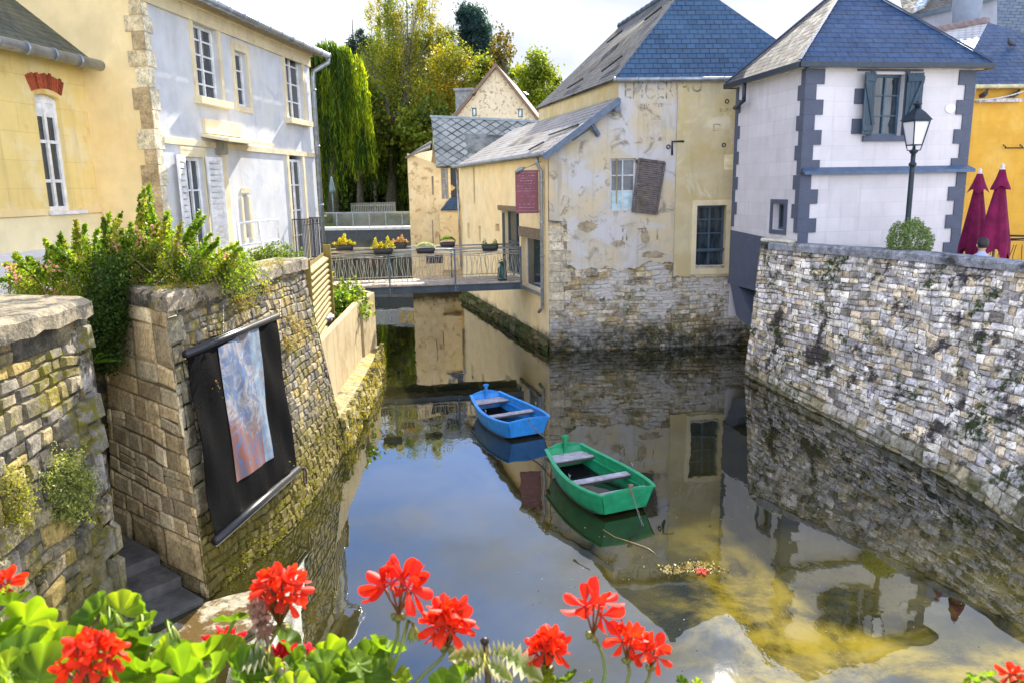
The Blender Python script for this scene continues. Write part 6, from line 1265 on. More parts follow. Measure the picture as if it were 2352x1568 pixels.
for s in (1.5, 3.0, 4.4): NBp.box(mb, s, s + .1, zd - .24, zd - .08, -1.31, -.04)
mb.build('girder', GIRDER, fbr)
wavy_rail(NBp, .1, NBp.L - .02, zr, zd + .08, .095, m_plain('rail_iron', (.36, .36, .34), .5, .3), fbr, 5, 5, .24)
wavy_rail(FBp, .1, NBp.L - .02, zr, zd + .08, .13, MC['rail_iron'], fbr, 6, 3, .24)
sps = [NBp.px(894, 620)[0], NBp.px(1045, 620)[0], NBp.L - .05, .12]
for pl in (NBp, FBp):
    for s in sps:
        mb = MB(); pl.box(mb, s - .022, s + .022, zd - .25 if pl is NBp else zd, zr, .032, .07); o = mb.build('post', DARKBLUE, fbr)
        if pl is NBp and s < NBp.L - .2 and s > .5:
            mb = MB()
            for z in (zd - .22, zd - .12, zd - .03): mb.tube([NBp.P(s, z, .068), NBp.P(s, z, .085)], .014, 6)
            for z in (zd - .22, zd - .12): mb.tube([NBp.P(s + .06, z, .03), NBp.P(s + .06, z, .05)], .012, 6)
            mb.build('bolts', STEEL, o)
# planters
PLB = m_plain('black_planter', (.022, .023, .03), .5, bump=.05)
def planter(pl, u, v0, v1, wpx, label, kind, off_=.06, seed=1):
    s, z1 = pl.px(u, v0); _, z0 = pl.px(u, v1); wd = wpx / PF * 22.0; p = pl.P(s, z0, off_)
    t = thing('flower_box', p, label, 'flower box', 'flower boxes on the footbridge railings'); mb = MB(); N = 20; vs = []
    for (k, z) in ((.86, 0), (.93, (z1 - z0) * .5), (1.0, z1 - z0), (.93, z1 - z0), (.9, (z1 - z0) - .04)):
        for i in range(N):
            th = 2 * math.pi * i / N; ex = abs(math.cos(th)) ** .6 * math.copysign(1, math.cos(th)); ey = abs(math.sin(th)) ** .6 * math.copysign(1, math.sin(th)); vs.append(p + pl.d * ex * wd / 2 * k + pl.n * ey * .105 * k + Vector((0, 0, z)))
    mb.add(vs, [(j * N + i, j * N + (i + 1) % N, (j + 1) * N + (i + 1) % N, (j + 1) * N + i) for j in range(4) for i in range(N)] + [tuple(range(N))[::-1], tuple(4 * N + i for i in range(N))], None, (1, 1, 1), True)
    mb.bar(p + pl.d * wd * .25 + Vector((0, 0, z1 - z0 - .03)), p + pl.d * wd * .25 - pl.n * .15 + Vector((0, 0, z1 - z0 - .03)), .02); mb.build('trough', PLB, t)
    r0 = NP(seed); mb = MB(); c = np.array(p + Vector((0, 0, z1 - z0))); D = np.array(pl.d); Nn = np.array(pl.n)
    cols, hgt, nl, sz, shape = kind
    x = r0.uniform(-1, 1, nl); 
    if shape == 'mound': h = hgt * np.sqrt(np.maximum(0, 1 - x ** 2)) * r0.uniform(.2, 1, nl) ** .5; 
    elif shape == 'twin': h = hgt * np.exp(-((np.abs(x) - .6) / .22) ** 2) * r0.uniform(0, 1, nl)
    else: x = np.clip(x + r0.normal(size=nl) * .12, -1.2, 1.2); kx = np.clip(.62 + .3 * np.sin(x * 4.1 + seed * 1.7) + .22 * np.sin(x * 11 + seed), .25, 1.2) * np.sqrt(np.maximum(.08, 1.3 - x ** 2)); h = hgt * kx * r0.uniform(0, 1, nl)
    C = c + D * (x * wd * .5)[:, None] + Nn * (r0.uniform(-.12, .12, nl))[:, None]; C[:, 2] += h
    mb.leaves(C, sz, np.clip(np.array([cols[i] for i in r0.integers(len(cols), size=nl)]) * r0.uniform(.7, 1.3, (nl, 1)), 0, 1), r0, 1.8, aim=(0, 0, .6)); mb.build('plants', LEAF, t)
    return t
YEL = [(.50, .42, .01), (.34, .36, .02), (.20, .27, .02), (.55, .40, .03)]
planter(NBp, 791, 562, 576, 42, 'black flower box with yellow-green bushy plant, first from the left', (YEL, .26, 700, .05, 'bushy'), .03, 1)
planter(NBp, 880, 570, 584, 46, 'black flower box with tall yellow flowers near the middle post', (YEL, .32, 900, .045, 'bushy'), .10, 3)
planter(FBp, 918, 557, 571, 36, 'black flower box with rusty pink heather on the far railing', ([(.45, .20, .13), (.40, .27, .12), (.30, .26, .05)], .20, 700, .04, 'bushy'), .03, 4)
planter(NBp, 977, 570, 582, 44, 'black flower box with a silvery green cushion plant', ([(.42, .50, .38), (.34, .44, .30), (.50, .56, .46)], .17, 1600, .03, 'mound'), .10, 5)
planter(FBp, 1028, 556, 568, 38, 'black flower box with short green tuft on the far railing', ([(.14, .24, .02), (.22, .32, .03)], .17, 900, .035, 'mound'), .03, 6)
planter(NBp, 1125, 563, 576, 40, 'black flower box nearest the annexe wall with two small sprigs', ([(.08, .18, .05), (.12, .22, .04)], .20, 420, .035, 'twin'), .04, 7)
for (u, v0, v1, lab) in ((859, 592, 610, 'faded brown box hanging on the far railing left of the middle post'), (998, 588, 606, 'dark box hanging on the far railing below the silvery plant')):
    s, z1 = FBp.px(u, v0); _, z0 = FBp.px(u, v1); mb = MB(); FBp.box(mb, s - .25, s + .25, z0, z1, -.22, -.04); FBp.box(mb, s - .27, s + .27, z1 - .02, z1 + .004, -.24, -.03); tag(mb.build('hanging_box', m_plain('dark_brown_box', (.05, .035, .04), .7)), lab, 'hanging box', 'boxes hanging on the far railing')
s, _ = NBp.px(752, 650); pp = NBp.P(s, zd, -.35); t = thing('potted_plant', pp, 'orange terracotta pot with an upright yellow-green plant at the left end of the footbridge', 'potted plant')
mb = MB(); mb.lathe([(.10, 0), (.14, .20), (.16, .20), (.16, .25), (.13, .25), (.12, .22)], pp, 16); mb.build('pot', m_plain('terracotta', (.42, .15, .07), .8), t)
mb = MB(); r0 = NP(12); n = 500; zz = r0.uniform(0, 1, n); C = np.array(pp) + np.stack([r0.normal(size=n) * .09 * (1.1 - zz), r0.normal(size=n) * .09, .24 + zz * .5], 1); mb.leaves(C, .06, np.clip(np.array([YEL[i] for i in r0.integers(3, size=n)]) * r0.uniform(.7, 1.3, (n, 1)), 0, 1), r0, 2, aim=(0, 0, .8)); mb.build('foliage', LEAF, t)
s, _ = NBp.px(1155, 640); pp = NBp.P(s, zd, -.12); t = thing('metal_canister', pp, 'dark green metal canister with handle standing at the right end of the footbridge', 'canister')
mb = MB(); mb.lathe([(.13, 0), (.14, .02), (.14, .34), (.10, .40), (.06, .44), (.06, .50), (.085, .51), (.085, .55), (.02, .57)], pp, 16); mb.build('body', m_plain('dark_green_metal', (.02, .065, .06), .4, .2), t)
mb = MB(); mb.tube([pp + Vector((.10 * math.cos(a), 0, .5 + .12 * math.sin(a))) for a in [k * math.pi / 8 for k in range(9)]], .008, 5); mb.build('handle', IRON, t)
mb = MB(); q = NBp.P(NBp.px(1160, 640)[0] + .03, 0, -.3); mb.bar(q + Vector((0, 0, zd)), q + Vector((0, 0, aty(1158, 488, 22.6).z)), .085); tag(mb.build('steel_post', m_plain('green_black_post', (.03, .05, .055), .4)), 'tall dark steel post beside the glazed door at the bridge end', 'post')
# ================================================================== BOATS
def m_boat(name, col):
    b = NB(name); c = b.mix(b.ramp(b.noise(6, 6, .7), .3, .7), scal(col, .78), scal(col, 1.15)); c = b.mix(b.math('MULTIPLY', b.ramp(b.noise(22, 5, .75), .60, .68), .6), c, tuple(x * .5 + .18 for x in col))
    z = b.n('ShaderNodeSeparateXYZ'); b.l(b.pos(), z.inputs[0]); zz = b.math('ADD', z.outputs[2], b.math('MULTIPLY', b.noise(9, 4, .7), -.07)); c = b.mix(b.ramp(zz, -.02, .05, .85, 0), c, (.035, .04, .02))
    b.pbr(c, b.ramp(b.noise(14, 4), .3, .7, .32, .6), b.bump(b.noise(11, 6, .7, sc=(1, 1, 3)), .25, .01), 0, .45); return b.m
def boat(name, label, col, stern, bow, seatcol, seed, full=True):
    """punt: stern=(x,y) wide transom centre near the camera, bow=(x,y)"""
    S, B = Vector((*stern, 0)), Vector((*bow, 0)); ax = (B - S); Ln = ax.length; ax.normalize(); sd = Vector((ax.y, -ax.x, 0)); t = thing(name, ((S + B) / 2).to_tuple()[:2] + (0,), label, 'boat', 'moored rowing boats')
    N = 16; prof = []
    for i in range(N + 1):
        f = i / N; hw = (.415 + .15 * math.sin(math.pi * min(f * 1.0, 1) ** .8) - .10 * f); zg = .31 + .05 * (2 * f - 1) ** 2 + .02 * f; rk = -.10 + .12 * 0
        y = f * Ln; prof.append((y, hw, zg))
    def P(f, side, top, inn=0.0):
        y, hw, zg = prof[f]; hb = hw * .84 - .02; x = (hw if top else hb) - inn; z = zg if top else -.06 + .06 * (2 * f / N - 1) ** 2 * 2; yy = y + (0 if top else (.07 if f < N / 2 else -.12) * abs(2 * f / N - 1) ** 3); return S + ax * yy + sd * x * side + Vector((0, 0, z))
    mb = MB(); 
    for side in (-1, 1):
        for inn in (0, .022):
            vs = []
            for f in range(N + 1): a, b_ = P(f, side, True, inn), P(f, side, False, inn); vs += [b_, lerp(b_, a, .33) + sd * side * .012, lerp(b_, a, .66) + sd * side * .014, a]
            mb.add(vs, [(f * 4 + k, f * 4 + k + 1, f * 4 + k + 5, f * 4 + k + 4) for f in range(N) for k in range(3)], None, (1, 1, 1), True)
    mb.add([P(f, s_, False, .01) + Vector((0, 0, .0)) for f in range(N + 1) for s_ in (-1, 1)], [(f * 2, f * 2 + 1, f * 2 + 3, f * 2 + 2) for f in range(N)], None)
    paint = m_boat(name + '_paint_' + str(seed), col); hull = mb.build('hull', paint, t)
    for f, nm, cr_ in ((0, 'stern_transom', .035), (N, 'bow_transom', .075)):
        mb = MB(); a0, a1, b0, b1 = P(f, -1, True), P(f, 1, True), P(f, -1, False), P(f, 1, False); k = ax * (.03 if f == 0 else -.03); n_ = 8; topc = [lerp(a0, a1, i / n_) + Vector((0, 0, cr_ * math.sin(math.pi * i / n_) + .012)) for i in range(n_ + 1)]
        out = [b0] + topc + [b1]; mb.poly(out); q = [p + k for p in out]; mb.poly(q[::-1])
        for i in range(len(out)): j = (i + 1) % len(out); mb.poly([out[i], out[j], q[j], q[i]])
        mb.build(nm, paint, t)
    for side in (-1, 1):
        mb = MB()
        for f in range(N):
            a, b_ = P(f, side, True), P(f + 1, side, True); mb.box(a - sd * side * .035 + Vector((0, 0, -.0)), b_ - a, sd * side * .06, Vector((0, 0, .022)))
            a, b_ = lerp(P(f, side, False), P(f, side, True), .62), lerp(P(f + 1, side, False), P(f + 1, side, True), .62); mb.box(a - sd * side * .035, b_ - a, sd * side * .022, Vector((0, 0, .03)))
        mb.build('gunwale', m_plain(name + '_rail_' + str(seed), scal(col, 1.25), .35, 0, .12, 9, .1), t)
    SEAT = m_plain('grey_seat_wood', (.42, .40, .44), .6, 0, .25, 9, .3); UND = m_plain('dark_seat_edge', (.06, .055, .05), .8)
    def bench(f0, wd, boards, drop=.055):
        i0 = f0 * N; y0 = f0 * Ln; k = int(i0); hw = prof[k][1] - .045; z = prof[k][2] - drop; mb = MB()
        for j in range(boards): a = y0 + wd * j / boards; hw2 = prof[min(N, int(a / Ln * N + .5))][1] - .05; mb.box(S + ax * (a + .004) - sd * hw2 + Vector((0, 0, z)), ax * (wd / boards - .012), sd * hw2 * 2, Vector((0, 0, .02)))
        o = mb.build('bench', SEAT, t); mb = MB(); mb.box(S + ax * (y0 + .01) - sd * (hw - .02) + Vector((0, 0, z - .035)), ax * (wd - .03), sd * (hw - .02) * 2, Vector((0, 0, .033))); mb.build('bench_bearer', UND, o)
    bench(.81, .30, 4); bench(.36, .15, 1)
    if full: bench(.04, .22, 4, .10)
    mb = MB(); mb.poly([P(f, s_, False, .03) + Vector((0, 0, .10)) for f, s_ in [(f, -1) for f in range(1, N)] + [(f, 1) for f in range(N - 1, 0, -1)]]); bw = NB('bilge_' + str(seed)); bw.pbr((.008, .010, .010), .06, bw.bump(bw.noise(3, 2), .05), 0, .8); mb.build('bilge_water', bw.m, t)
    mb = MB(); c = B - ax * .05; c = B - ax * .055; mb.bar(c + Vector((0, 0, .02)), c + Vector((0, 0, .60)), .055, .05, up=sd); mb.bar(c + Vector((0, 0, .575)) - sd * .055, c + Vector((0, 0, .575)) + sd * .055, .035); mb.build('mooring_post', paint, t)
    for side in (-1, 1):
        mb = MB(); q = P(6, side, True); mb.tube([q + Vector((0, 0, .02)), q + Vector((0, 0, .07)), q + Vector((0, 0, .07)) + ax * .03 + Vector((0, 0, .05))], .006, 5); mb.tube([q + Vector((0, 0, .07)), q + Vector((0, 0, .12)) - ax * .03], .006, 5)
        mb.build('rowlock', STEEL, t)
    if full: mb = MB(); c = S + sd * .03; mb.bar(c + Vector((0, 0, .33)) + ax * .015, c + Vector((0, 0, .46)) + ax * .015, .04, .035); mb.bar(c + Vector((0, 0, .45)) - sd * .035, c + Vector((0, 0, .45)) + sd * .035, .028); mb.build('mooring_cleat', WOODG, t)
    return S, B, ax, sd
Sg, Bg, axg, sdg = boat('rowing_boat', 'green flat-ended rowing boat nearer the camera, chained to the blue one', (.015, .30, .13), (1.57, 9.88), (.80, 11.72), 0, 1)
Sb, Bb, axb, sdb = boat('rowing_boat', 'blue flat-ended rowing boat farther from the camera by the cream wall', (.028, .27, .74), (.28, 13.25), (-.57, 15.05), 0, 2, False)
mb = MB(); chain(mb, Sb + sdb * -.02 + Vector((0, 0, .37)), Bg + Vector((0, 0, .55)), .16, .05, .0042); mb.tube([Sb + Vector((0, 0, .30)) + axb * .06, Sb + Vector((0, 0, .40)), Sb + Vector((0, 0, .37)) - axb * .02], .008, 5); tag(mb.build('mooring_chain', CHM), 'sagging chain linking the blue boat to the green boat', 'chain')
e_ = atz(1477, 1207, .0); mb = MB(); chain(mb, Sg + sdg * .03 + Vector((0, 0, .42)), e_, .02, .045, .0038); tag(mb.build('mooring_chain', CHM), 'chain dropping from the green boat stern into the water', 'chain')
# ---- things floating
mb = MB(); P = [atz(*q, .012) for q in ((1385, 1215), (1412, 1232), (1450, 1244), (1480, 1254), (1492, 1260), (1500, 1266), (1506, 1271))]; mb.tube(P, [.005, .005, .004, .004, .004, .003, .002], 6); tag(mb.build('floating_twig', m_plain('pale_twig', (.42, .30, .12), .5)), 'long pale twig floating below the green boat', 'twig')
mb = MB(); r0 = NP(101); n = 420; u = r0.normal(1590, 34, n); v = r0.normal(1303, 6, n) + 5 * np.sin(u * .05); C = np.array([tuple(atz(a, b_, .012)) for a, b_ in zip(u, v)]); mb.leaves(C, .035, np.clip(np.array([(.55, .42, .12)]) * r0.uniform(.4, 1.3, (n, 1)), 0, 1), r0, 1.6, jit=1)
b = NB('wet_debris'); b.pbr(b.n('ShaderNodeAttribute', attribute_name='Col').outputs[0], .12, None, .0, 1.0); tag(mb.build('floating_leaves', b.m), 'small patch of glinting wet leaf litter floating in the water', 'leaf litter', kind='stuff')
mb = MB(); c = atz(1612, 1311, .015)
for k in range(5): a = k * 1.25; mb.poly([c, c + Vector((.06 * math.cos(a - .4), .06 * math.sin(a - .4), .012)), c + Vector((.10 * math.cos(a), .10 * math.sin(a), .004)), c + Vector((.06 * math.cos(a + .4), .06 * math.sin(a + .4), .012))], None, (.6, .02, .02))
tag(mb.build('floating_flower', m_leaf('petal_leaf')), 'red blossom floating beside the leaf litter', 'flower')
mb = MB(); r0 = NP(102); n = 170; u = r0.uniform(1180, 2300, n); v = r0.uniform(1120, 1540, n); C = np.array([tuple(atz(a, b_, .006)) for a, b_ in zip(u, v)]); C = C[(C[:, 0] < 5.9) & (C[:, 0] > -2.4)]; mb.leaves(C, .016, np.array([(.45, .42, .3)] * len(C)), r0, 1.5); tag(mb.build('water_specks', b.m), 'scattered tiny pale specks floating on the dark water', 'specks', kind='stuff')

# ================================================================== GERANIUMS in the foreground
fbx = thing('window_box', (0, .9, 3.4), 'plain dark trough of soil holding the geraniums just below the view', 'flower box')
mb = MB(); mb.bx(-1.5, 1.5, .72, 1.06, 3.36, 3.62); mb.build('trough', PLB, fbx); mb = MB(); mb.bx(-1.48, 1.48, .74, 1.04, 3.622, 3.63); mb.build('soil', EARTH, fbx)
GL = m_leaf('geranium_leaf', .55, .5, (1.6, 1.4, .35), .22); PETAL = m_leaf('red_petal', .5, .5, (1.25, .9, .8), .3); STEM = m_leaf('geranium_stem', .15, .45, (1, 1, .6), .4)
def rot_to(n):
    n = Vector(n).normalized(); return n.to_track_quat('Z', 'Y').to_matrix()
def gleaf(mb, c, n, r, col, rg, cup=.18, spin=None):
    M_ = rot_to(n); a0 = spin if spin is not None else rg.uniform(0, 6.28); K = 42; rings = (.35, .7, 1.0); vs = [Vector(c)]
    for ri in rings:
        for k in range(K):
            th = (k / (K - 1)) * 2 * math.pi * .93; lobes = abs(math.sin(th * 3.75)) ; rad = r * ri * (1 - .02 - (.24 * (1 - lobes ** .6) + .05 * abs(math.sin(th * 18)) + .02 * math.sin(th * 41)) * ri ** 3); z = r * cup * ri * ri * (1 + .0) + r * .075 * ri * math.cos(th * 7.5) + r * .03 * math.sin(th * 2 + a0)
            vs.append(Vector(c) + M_ @ Vector((rad * math.cos(th + a0), rad * math.sin(th + a0), z)))
    fs = [(0, 1 + k, 2 + k) for k in range(K - 1)] + [(1 + i * K + k, 1 + (i + 1) * K + k, 2 + (i + 1) * K + k, 2 + i * K + k) for i in range(2) for k in range(K - 1)]
    k_ = rg.uniform(.75, 1.2); cs = [scal(col, k_ * 1.1)] + [scal(col, k_ * (1.0 if ri < 2 else .95) * (1.35 if kk % 6 < 1 else .92) * (.8 if ri == 1 else 1)) for ri in range(3) for kk in range(K)]
    mb.add(vs, fs, None, [tuple(min(1, q) for q in x) for x in cs], True)
def petal(mb, c, d, n, L_, wd, col, rg):
    d = Vector(d).normalized(); n = Vector(n).normalized(); s = d.cross(n).normalized(); prof = ((0, .12), (.25, .32), (.55, .85), (.8, 1.0), (.95, .7), (1.0, .35)); vs = []; cu = rg.uniform(-.25, .35)
    for t, w_ in prof:
        for k in (-1, -.5, 0, .5, 1): vs.append(Vector(c) + d * L_ * t + s * wd * .5 * w_ * k + n * (cu * L_ * t * t - .10 * L_ * (k * k) * w_ + rg.uniform(-.012, .012) * L_))
    cs = []
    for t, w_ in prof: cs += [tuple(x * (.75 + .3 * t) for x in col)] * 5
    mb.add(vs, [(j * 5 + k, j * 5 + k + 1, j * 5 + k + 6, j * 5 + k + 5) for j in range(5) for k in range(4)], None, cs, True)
CAMP = Vector((0, 0, CAMZ))
def pxd(u, v, dist): d = ray(u, v); return O0 + d * (dist / d.length)
def floret(mb, sb, c, out, r, rg, col=(.88, .05, .010)):
    out = Vector(out).normalized(); M_ = rot_to(out); a0 = rg.uniform(0, 6.28)
    for k in range(5):
        th = a0 + k * 2 * math.pi / 5 + rg.uniform(-.15, .15); d = M_ @ Vector((math.cos(th), math.sin(th), rg.uniform(.15, .7))); n = M_ @ Vector((-.6 * math.cos(th), -.6 * math.sin(th), 1)); kk = rg.uniform(.55, 1.15); petal(mb, c, d, n, r * rg.uniform(.85, 1.1), r * rg.uniform(.40, .58), tuple(x * kk for x in col), rg)
def head(parent, u, v, R, dist, nfl, seed, base, frs=None, col=(.88, .05, .010), stemcol=(.16, .20, .04), label=None, lo=-.35):
    rg = RG(0, seed); c0 = pxd(u, v, dist); rad = R / PF * dist * .80; hub = c0 - UP * rad * 1.0 + _f * rad * .1; mb = MB(); sb = MB(); N = nfl
    for k in range(N):
        ph = k * 2.39996; z = 1 - (k + .5) / N * (1 - lo); q = math.sqrt(max(0, 1 - z * z)); d = Vector((q * math.cos(ph), q * math.sin(ph), z)); d = RT * d.x * 1.05 + UP * d.z - _f * d.y * .8 ; d = d.normalized(); rr = rad * rg.uniform(.55, .80)
        c = c0 + d * rr * .75 ; fr_ = (frs * .74 if frs else rad * .55); floret(mb, sb, c, d + (c - hub).normalized() * .6, fr_, rg, col)
        sb.tube([hub, lerp(hub, c, .6) + d * rad * .03, c], [.0011 + rad * .012, .0012 + rad * .008, .0015 + rad * .012], 5, (.22, .09, .03))
    for k in range(5): d = (RT * rg.uniform(-1, 1) - UP * rg.uniform(.0, .5) + _f * rg.uniform(-.5, .5)).normalized(); e = hub + d * rad * .3; sb.tube([hub, e], [.002, .0045], 5, (.20, .22, .05))
    b_ = Vector(base); md = lerp(hub, b_, .5) + RT * rg.uniform(-.02, .02); sb.tube([hub, lerp(hub, md, .5) + RT * .004, md, b_], [.0019, .0020, .0022, .0026], 7, stemcol)
    o = mb.build('flower_head', PETAL, parent); sb.build('flower_stalk', STEM, o); return o
def geranium(x, label, heads, leaves_, seed, nfill, cu):
    g = thing('geranium', (x, .9, 3.63), label, 'geranium', 'red geraniums along the foreground'); rg = RG(0, seed); mb = MB(); sb = MB(); root = Vector((x, .9, 3.63))
    LC = [(.13, .25, .018), (.18, .31, .022), (.09, .18, .02), (.24, .35, .03)]
    for i, L_ in enumerate(leaves_):
        u, v, r, dist = L_; c = pxd(u, v, dist); rad = r / PF * dist; n = Vector((rg.uniform(-.9, .9), rg.uniform(-.9, .7), rg.uniform(.2, 1.1))); gleaf(mb, c, n, rad, LC[i % 4], rg, rg.uniform(.15, .5)); sb.tube([c, lerp(c, root, .35) + Vector((rg.uniform(-.02, .02), 0, 0)), lerp(c, root, .8)], .0022, 5, (.20, .30, .04))
    for i in range(nfill):
        u = rg.uniform(*cu); v = rg.uniform(1515, 1610); dist = rg.uniform(.84, 1.08); r = rg.uniform(26, 54); c = pxd(u, v, dist); rad = r / PF * dist
        n = Vector((rg.uniform(-1, 1), rg.uniform(-.9, .6), rg.uniform(.1, 1.0))); gleaf(mb, c, n, rad, LC[rg.choice([0, 1, 2, 3])], rg, rg.uniform(.15, .55)); sb.tube([c, lerp(c, root, .35), lerp(c, root, .8)], .002, 5, (.20, .30, .04))
    for h in heads: head(g, *h)
    mb.build('leaves', GL, g); sb.build('stems', STEM, g); return g
def RTp(u, v, d=1.0): return pxd(u, v, d)
geranium(-.95, 'red geranium at the far left corner with a big low bloom among pale leaves',
    [(210, 1515, 88, .82, 15, 201, pxd(200, 1640, .85), None), (12, 1340, 28, 1.15, 5, 202, pxd(20, 1470, 1.1), .026), (60, 1488, 34, 1.1, 6, 203, pxd(70, 1600, 1.1), .024)],
    [(-10, 1475, 62, 1.0), (58, 1434, 58, 1.0), (23, 1388, 36, 1.1), (142, 1461, 60, .98), (30, 1530, 82, .9), (120, 1520, 72, .95), (216, 1419, 52, 1.0), (277, 1407, 44, 1.05), (246, 1452, 44, 1.02), (90, 1560, 70, .85), (-20, 1560, 70, .9), (10, 1360, 16, 1.1), (320, 1545, 60, .9), (180, 1570, 60, .88), (60, 1475, 40, 1.1), (160, 1498, 48, 1.1)], 1, 18, (-60, 340))
geranium(-.55, 'red geranium left of centre, its wide bloom hanging over the wet landing slab',
    [(640, 1362, 88, 1.0, 17, 211, pxd(590, 1600, 1.0), None), (520, 1480, 40, 1.15, 7, 212, pxd(500, 1600, 1.1), .030, (.78, .02, .03)), (640, 1515, 30, 1.1, 5, 213, pxd(620, 1620, 1.05), .03, (.78, .02, .05)), (700, 1502, 22, 1.2, 4, 214, pxd(690, 1620, 1.1), .024, (.8, .03, .06))],
    [(327, 1400, 36, 1.05), (316, 1450, 50, 1.0), (345, 1482, 54, .98), (366, 1534, 70, .92), (418, 1556, 70, .9), (462, 1511, 60, .98), (539, 1423, 46, 1.02), (512, 1504, 50, 1.0), (560, 1545, 55, .95), (480, 1560, 60, .9), (655, 1478, 50, 1.1), (610, 1560, 50, .95), (280, 1500, 56, 1.0), (250, 1565, 60, .9), (400, 1500, 42, 1.1)], 2, 18, (260, 700))
geranium(-.15, 'red geranium in the middle with two blooms held up against the blue reflection',
    [(915, 1352, 70, 1.0, 6, 221, pxd(850, 1620, 1.0), .045, (.85, .035, .012), (.12, .18, .04)), (1028, 1432, 66, 1.0, 13, 222, pxd(925, 1600, 1.0), .036)],
    [(670, 1545, 55, .95), (751, 1515, 52, 1.0), (806, 1552, 50, .95), (827, 1484, 24, 1.1), (886, 1493, 44, 1.03), (791, 1504, 30, 1.05), (851, 1556, 46, .98), (902, 1552, 40, 1.0), (720, 1560, 50, .93), (770, 1572, 44, .95), (858, 1500, 32, 1.1), (930, 1575, 36, 1.0)], 3, 10, (640, 900))
geranium(.2, 'red geranium right of centre with three upright blooms above the bottom edge',
    [(1257, 1492, 52, 1.0, 11, 231, pxd(1290, 1640, 1.0), .030), (1363, 1402, 66, 1.0, 4, 232, pxd(1370, 1640, 1.0), .042, (.85, .035, .012), (.14, .22, .05)), (1440, 1478, 40, 1.0, 4, 233, pxd(1440, 1640, 1.0), .034), (1495, 1500, 36, 1.0, 4, 234, pxd(1440, 1645, 1.0), .030)],
    [(1062, 1562, 42, .98), (1259, 1553, 28, 1.0), (1305, 1562, 28, 1.0), (1235, 1570, 30, 1.0), (1020, 1575, 40, 1.0), (1345, 1580, 26, 1.0), (1565, 1566, 16, 1.0), (1600, 1570, 14, 1.0)], 4, 0, 0)
geranium(.95, 'small tip of a geranium with one red bud at the lower right edge',
    [(2325, 1552, 24, 1.0, 4, 241, pxd(2330, 1640, 1.0), .018)], [(2240, 1562, 18, 1.0), (2270, 1552, 16, 1.0), (2352, 1570, 26, 1.0), (2225, 1575, 20, 1.0)], 5, 0, 0)
# drooping bud clusters
bd = thing('geranium_buds', (-.6, .9, 3.63), 'closed green geranium bud clusters nodding over the landing slab and water', 'flower buds'); mb = MB(); rg = RG(0, 88)
for (u, v, r, bx_, by_) in ((263, 1435, 24, 240, 1540), (395, 1465, 24, 400, 1580), (950, 1460, 22, 880, 1600), (333, 1440, 16, 330, 1540)):
    mb = MB(); c = pxd(u, v, 1.02); k = r / PF * 1.02; hb = c + UP * k * 1.1
    for j in range(9):
        a = j * 2.4; d = RT * math.cos(a) * .5 + _f * math.sin(a) * .5 - UP * 1.2; e = hb + d * k; mb.tube([hb, hb + d * k * .4, hb + d * k * .8, e + d * k * .3], [k * .05, k * .16, k * .20, k * .03], 6, (.24, .30, .05))
    q = pxd(bx_, by_, 1.02); mb.tube([hb, hb + UP * k * .5 - RT * k * .5, lerp(hb, q, .4) + UP * .01, q], .0024, 6, (.22, .32, .05)); mb.build('bud_cluster', STEM, bd)
pass
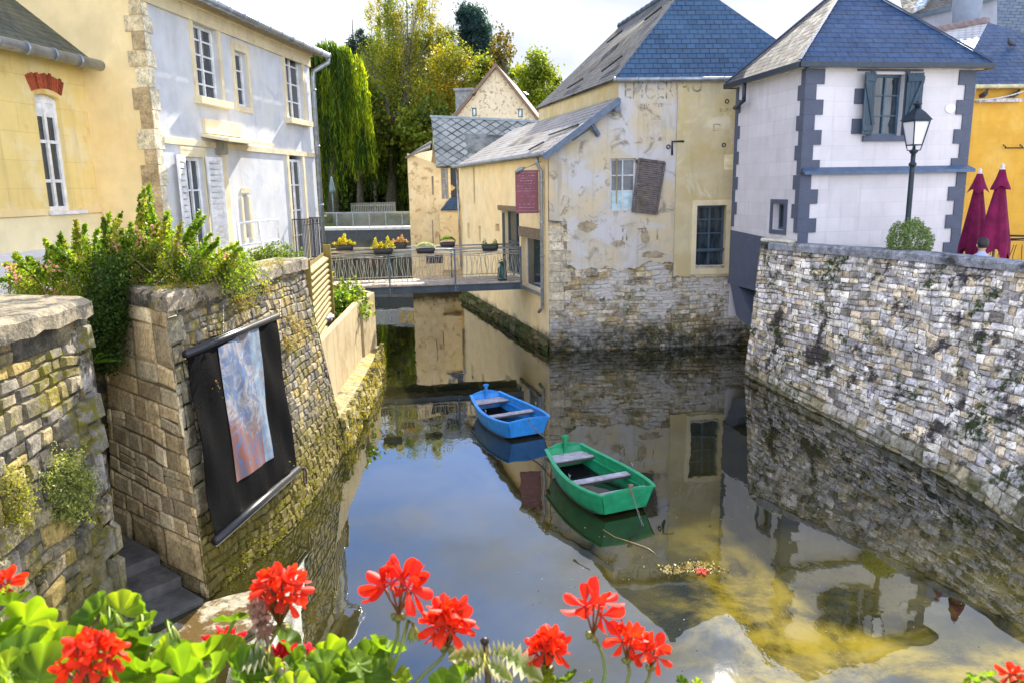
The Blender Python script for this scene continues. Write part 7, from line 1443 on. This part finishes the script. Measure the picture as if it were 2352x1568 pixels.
# variegated plant
vp = thing('variegated_plant', (.02, .9, 3.63), 'cream-edged variegated plant with a dark seed spike at the bottom centre', 'plant'); rg = RG(0, 91); mb = MB(); sb = MB()
def vleaf(c, d, n, L_, w_, rim=(.62, .62, .42), mid=(.18, .26, .06)):
    d = Vector(d).normalized(); n = Vector(n).normalized(); s = d.cross(n).normalized(); vs = []; cs = []; J = 12
    for j in range(J + 1):
        t = j / J; w2 = w_ * math.sin(math.pi * min(1, t * .92 + .05)) ** .75 * (1 + .10 * math.sin(j * 3.14))
        for k in (-1, -.7, -.35, 0, .35, .7, 1): vs.append(Vector(c) + d * L_ * t + s * w2 * .5 * k + n * (.012 * math.cos(j * 3) * abs(k) - .25 * L_ * t * t + .10 * w_ * abs(k))); m_ = min(1, max(0, (abs(k) - .3) * 2.2 + rg.uniform(-.25, .25))); cs.append(tuple(mid[i] * (1 - m_) + rim[i] * m_ for i in range(3)))
    mb.add(vs, [(j * 7 + k, j * 7 + k + 1, j * 7 + k + 8, j * 7 + k + 7) for j in range(J) for k in range(6)], None, cs, True)
for (u, v, du, dv, L_, w_, dist) in ((1120, 1508, -80, -10, .050, .030, 1.0), (1125, 1500, 45, -6, .036, .022, 1.0), (1150, 1500, 66, 30, .056, .036, .98), (1118, 1520, -40, 26, .034, .022, .97), (1122, 1525, 40, 22, .03, .022, .97), (620, 1505, -60, 10, .04, .03, .95), (618, 1545, 50, 40, .05, .03, .95), (560, 1500, 24, 26, .04, .03, 1.0)):
    c = pxd(u, v, dist); e = pxd(u + du, v + dv, dist); vleaf(c, (e - c), UP + _f * -.5 + RT * rg.uniform(-.2, .2), L_, w_)
mb.build('leaves', GL, vp)
a, b_, c_ = pxd(1122, 1620, 1.0), pxd(1120, 1520, 1.0), pxd(1114, 1478, 1.0); sb.tube([a, b_, c_], [.004, .0035, .003], 6, (.10, .06, .03)); sb.tube([c_, pxd(1113, 1468, 1.0), pxd(1112, 1462, 1.0)], [.0045, .0055, .002], 8, (.04, .025, .02))
sb.build('stem', STEM, vp); sb = MB(); sb.tube([pxd(600, 1620, .98), pxd(625, 1510, .98), pxd(602, 1425, .98), pxd(590, 1390, .98)], [.004, .0035, .003, .0015], 6, (.22, .14, .06)); sb.build('stem', STEM, vp)
mb = MB(); r0 = NP(5)
for t in np.linspace(0, 1, 12): p = np.array(lerp(pxd(606, 1450, .98), pxd(590, 1385, .98), float(t))); mb.leaves(p + r0.normal(size=(14, 3)) * .004, .011, np.array([(.45, .25, .18)] * 14) * r0.uniform(.6, 1.2, (14, 1)), r0, 1.5)
mb.build('seed_spike', m_leaf('petal_leaf'), vp)
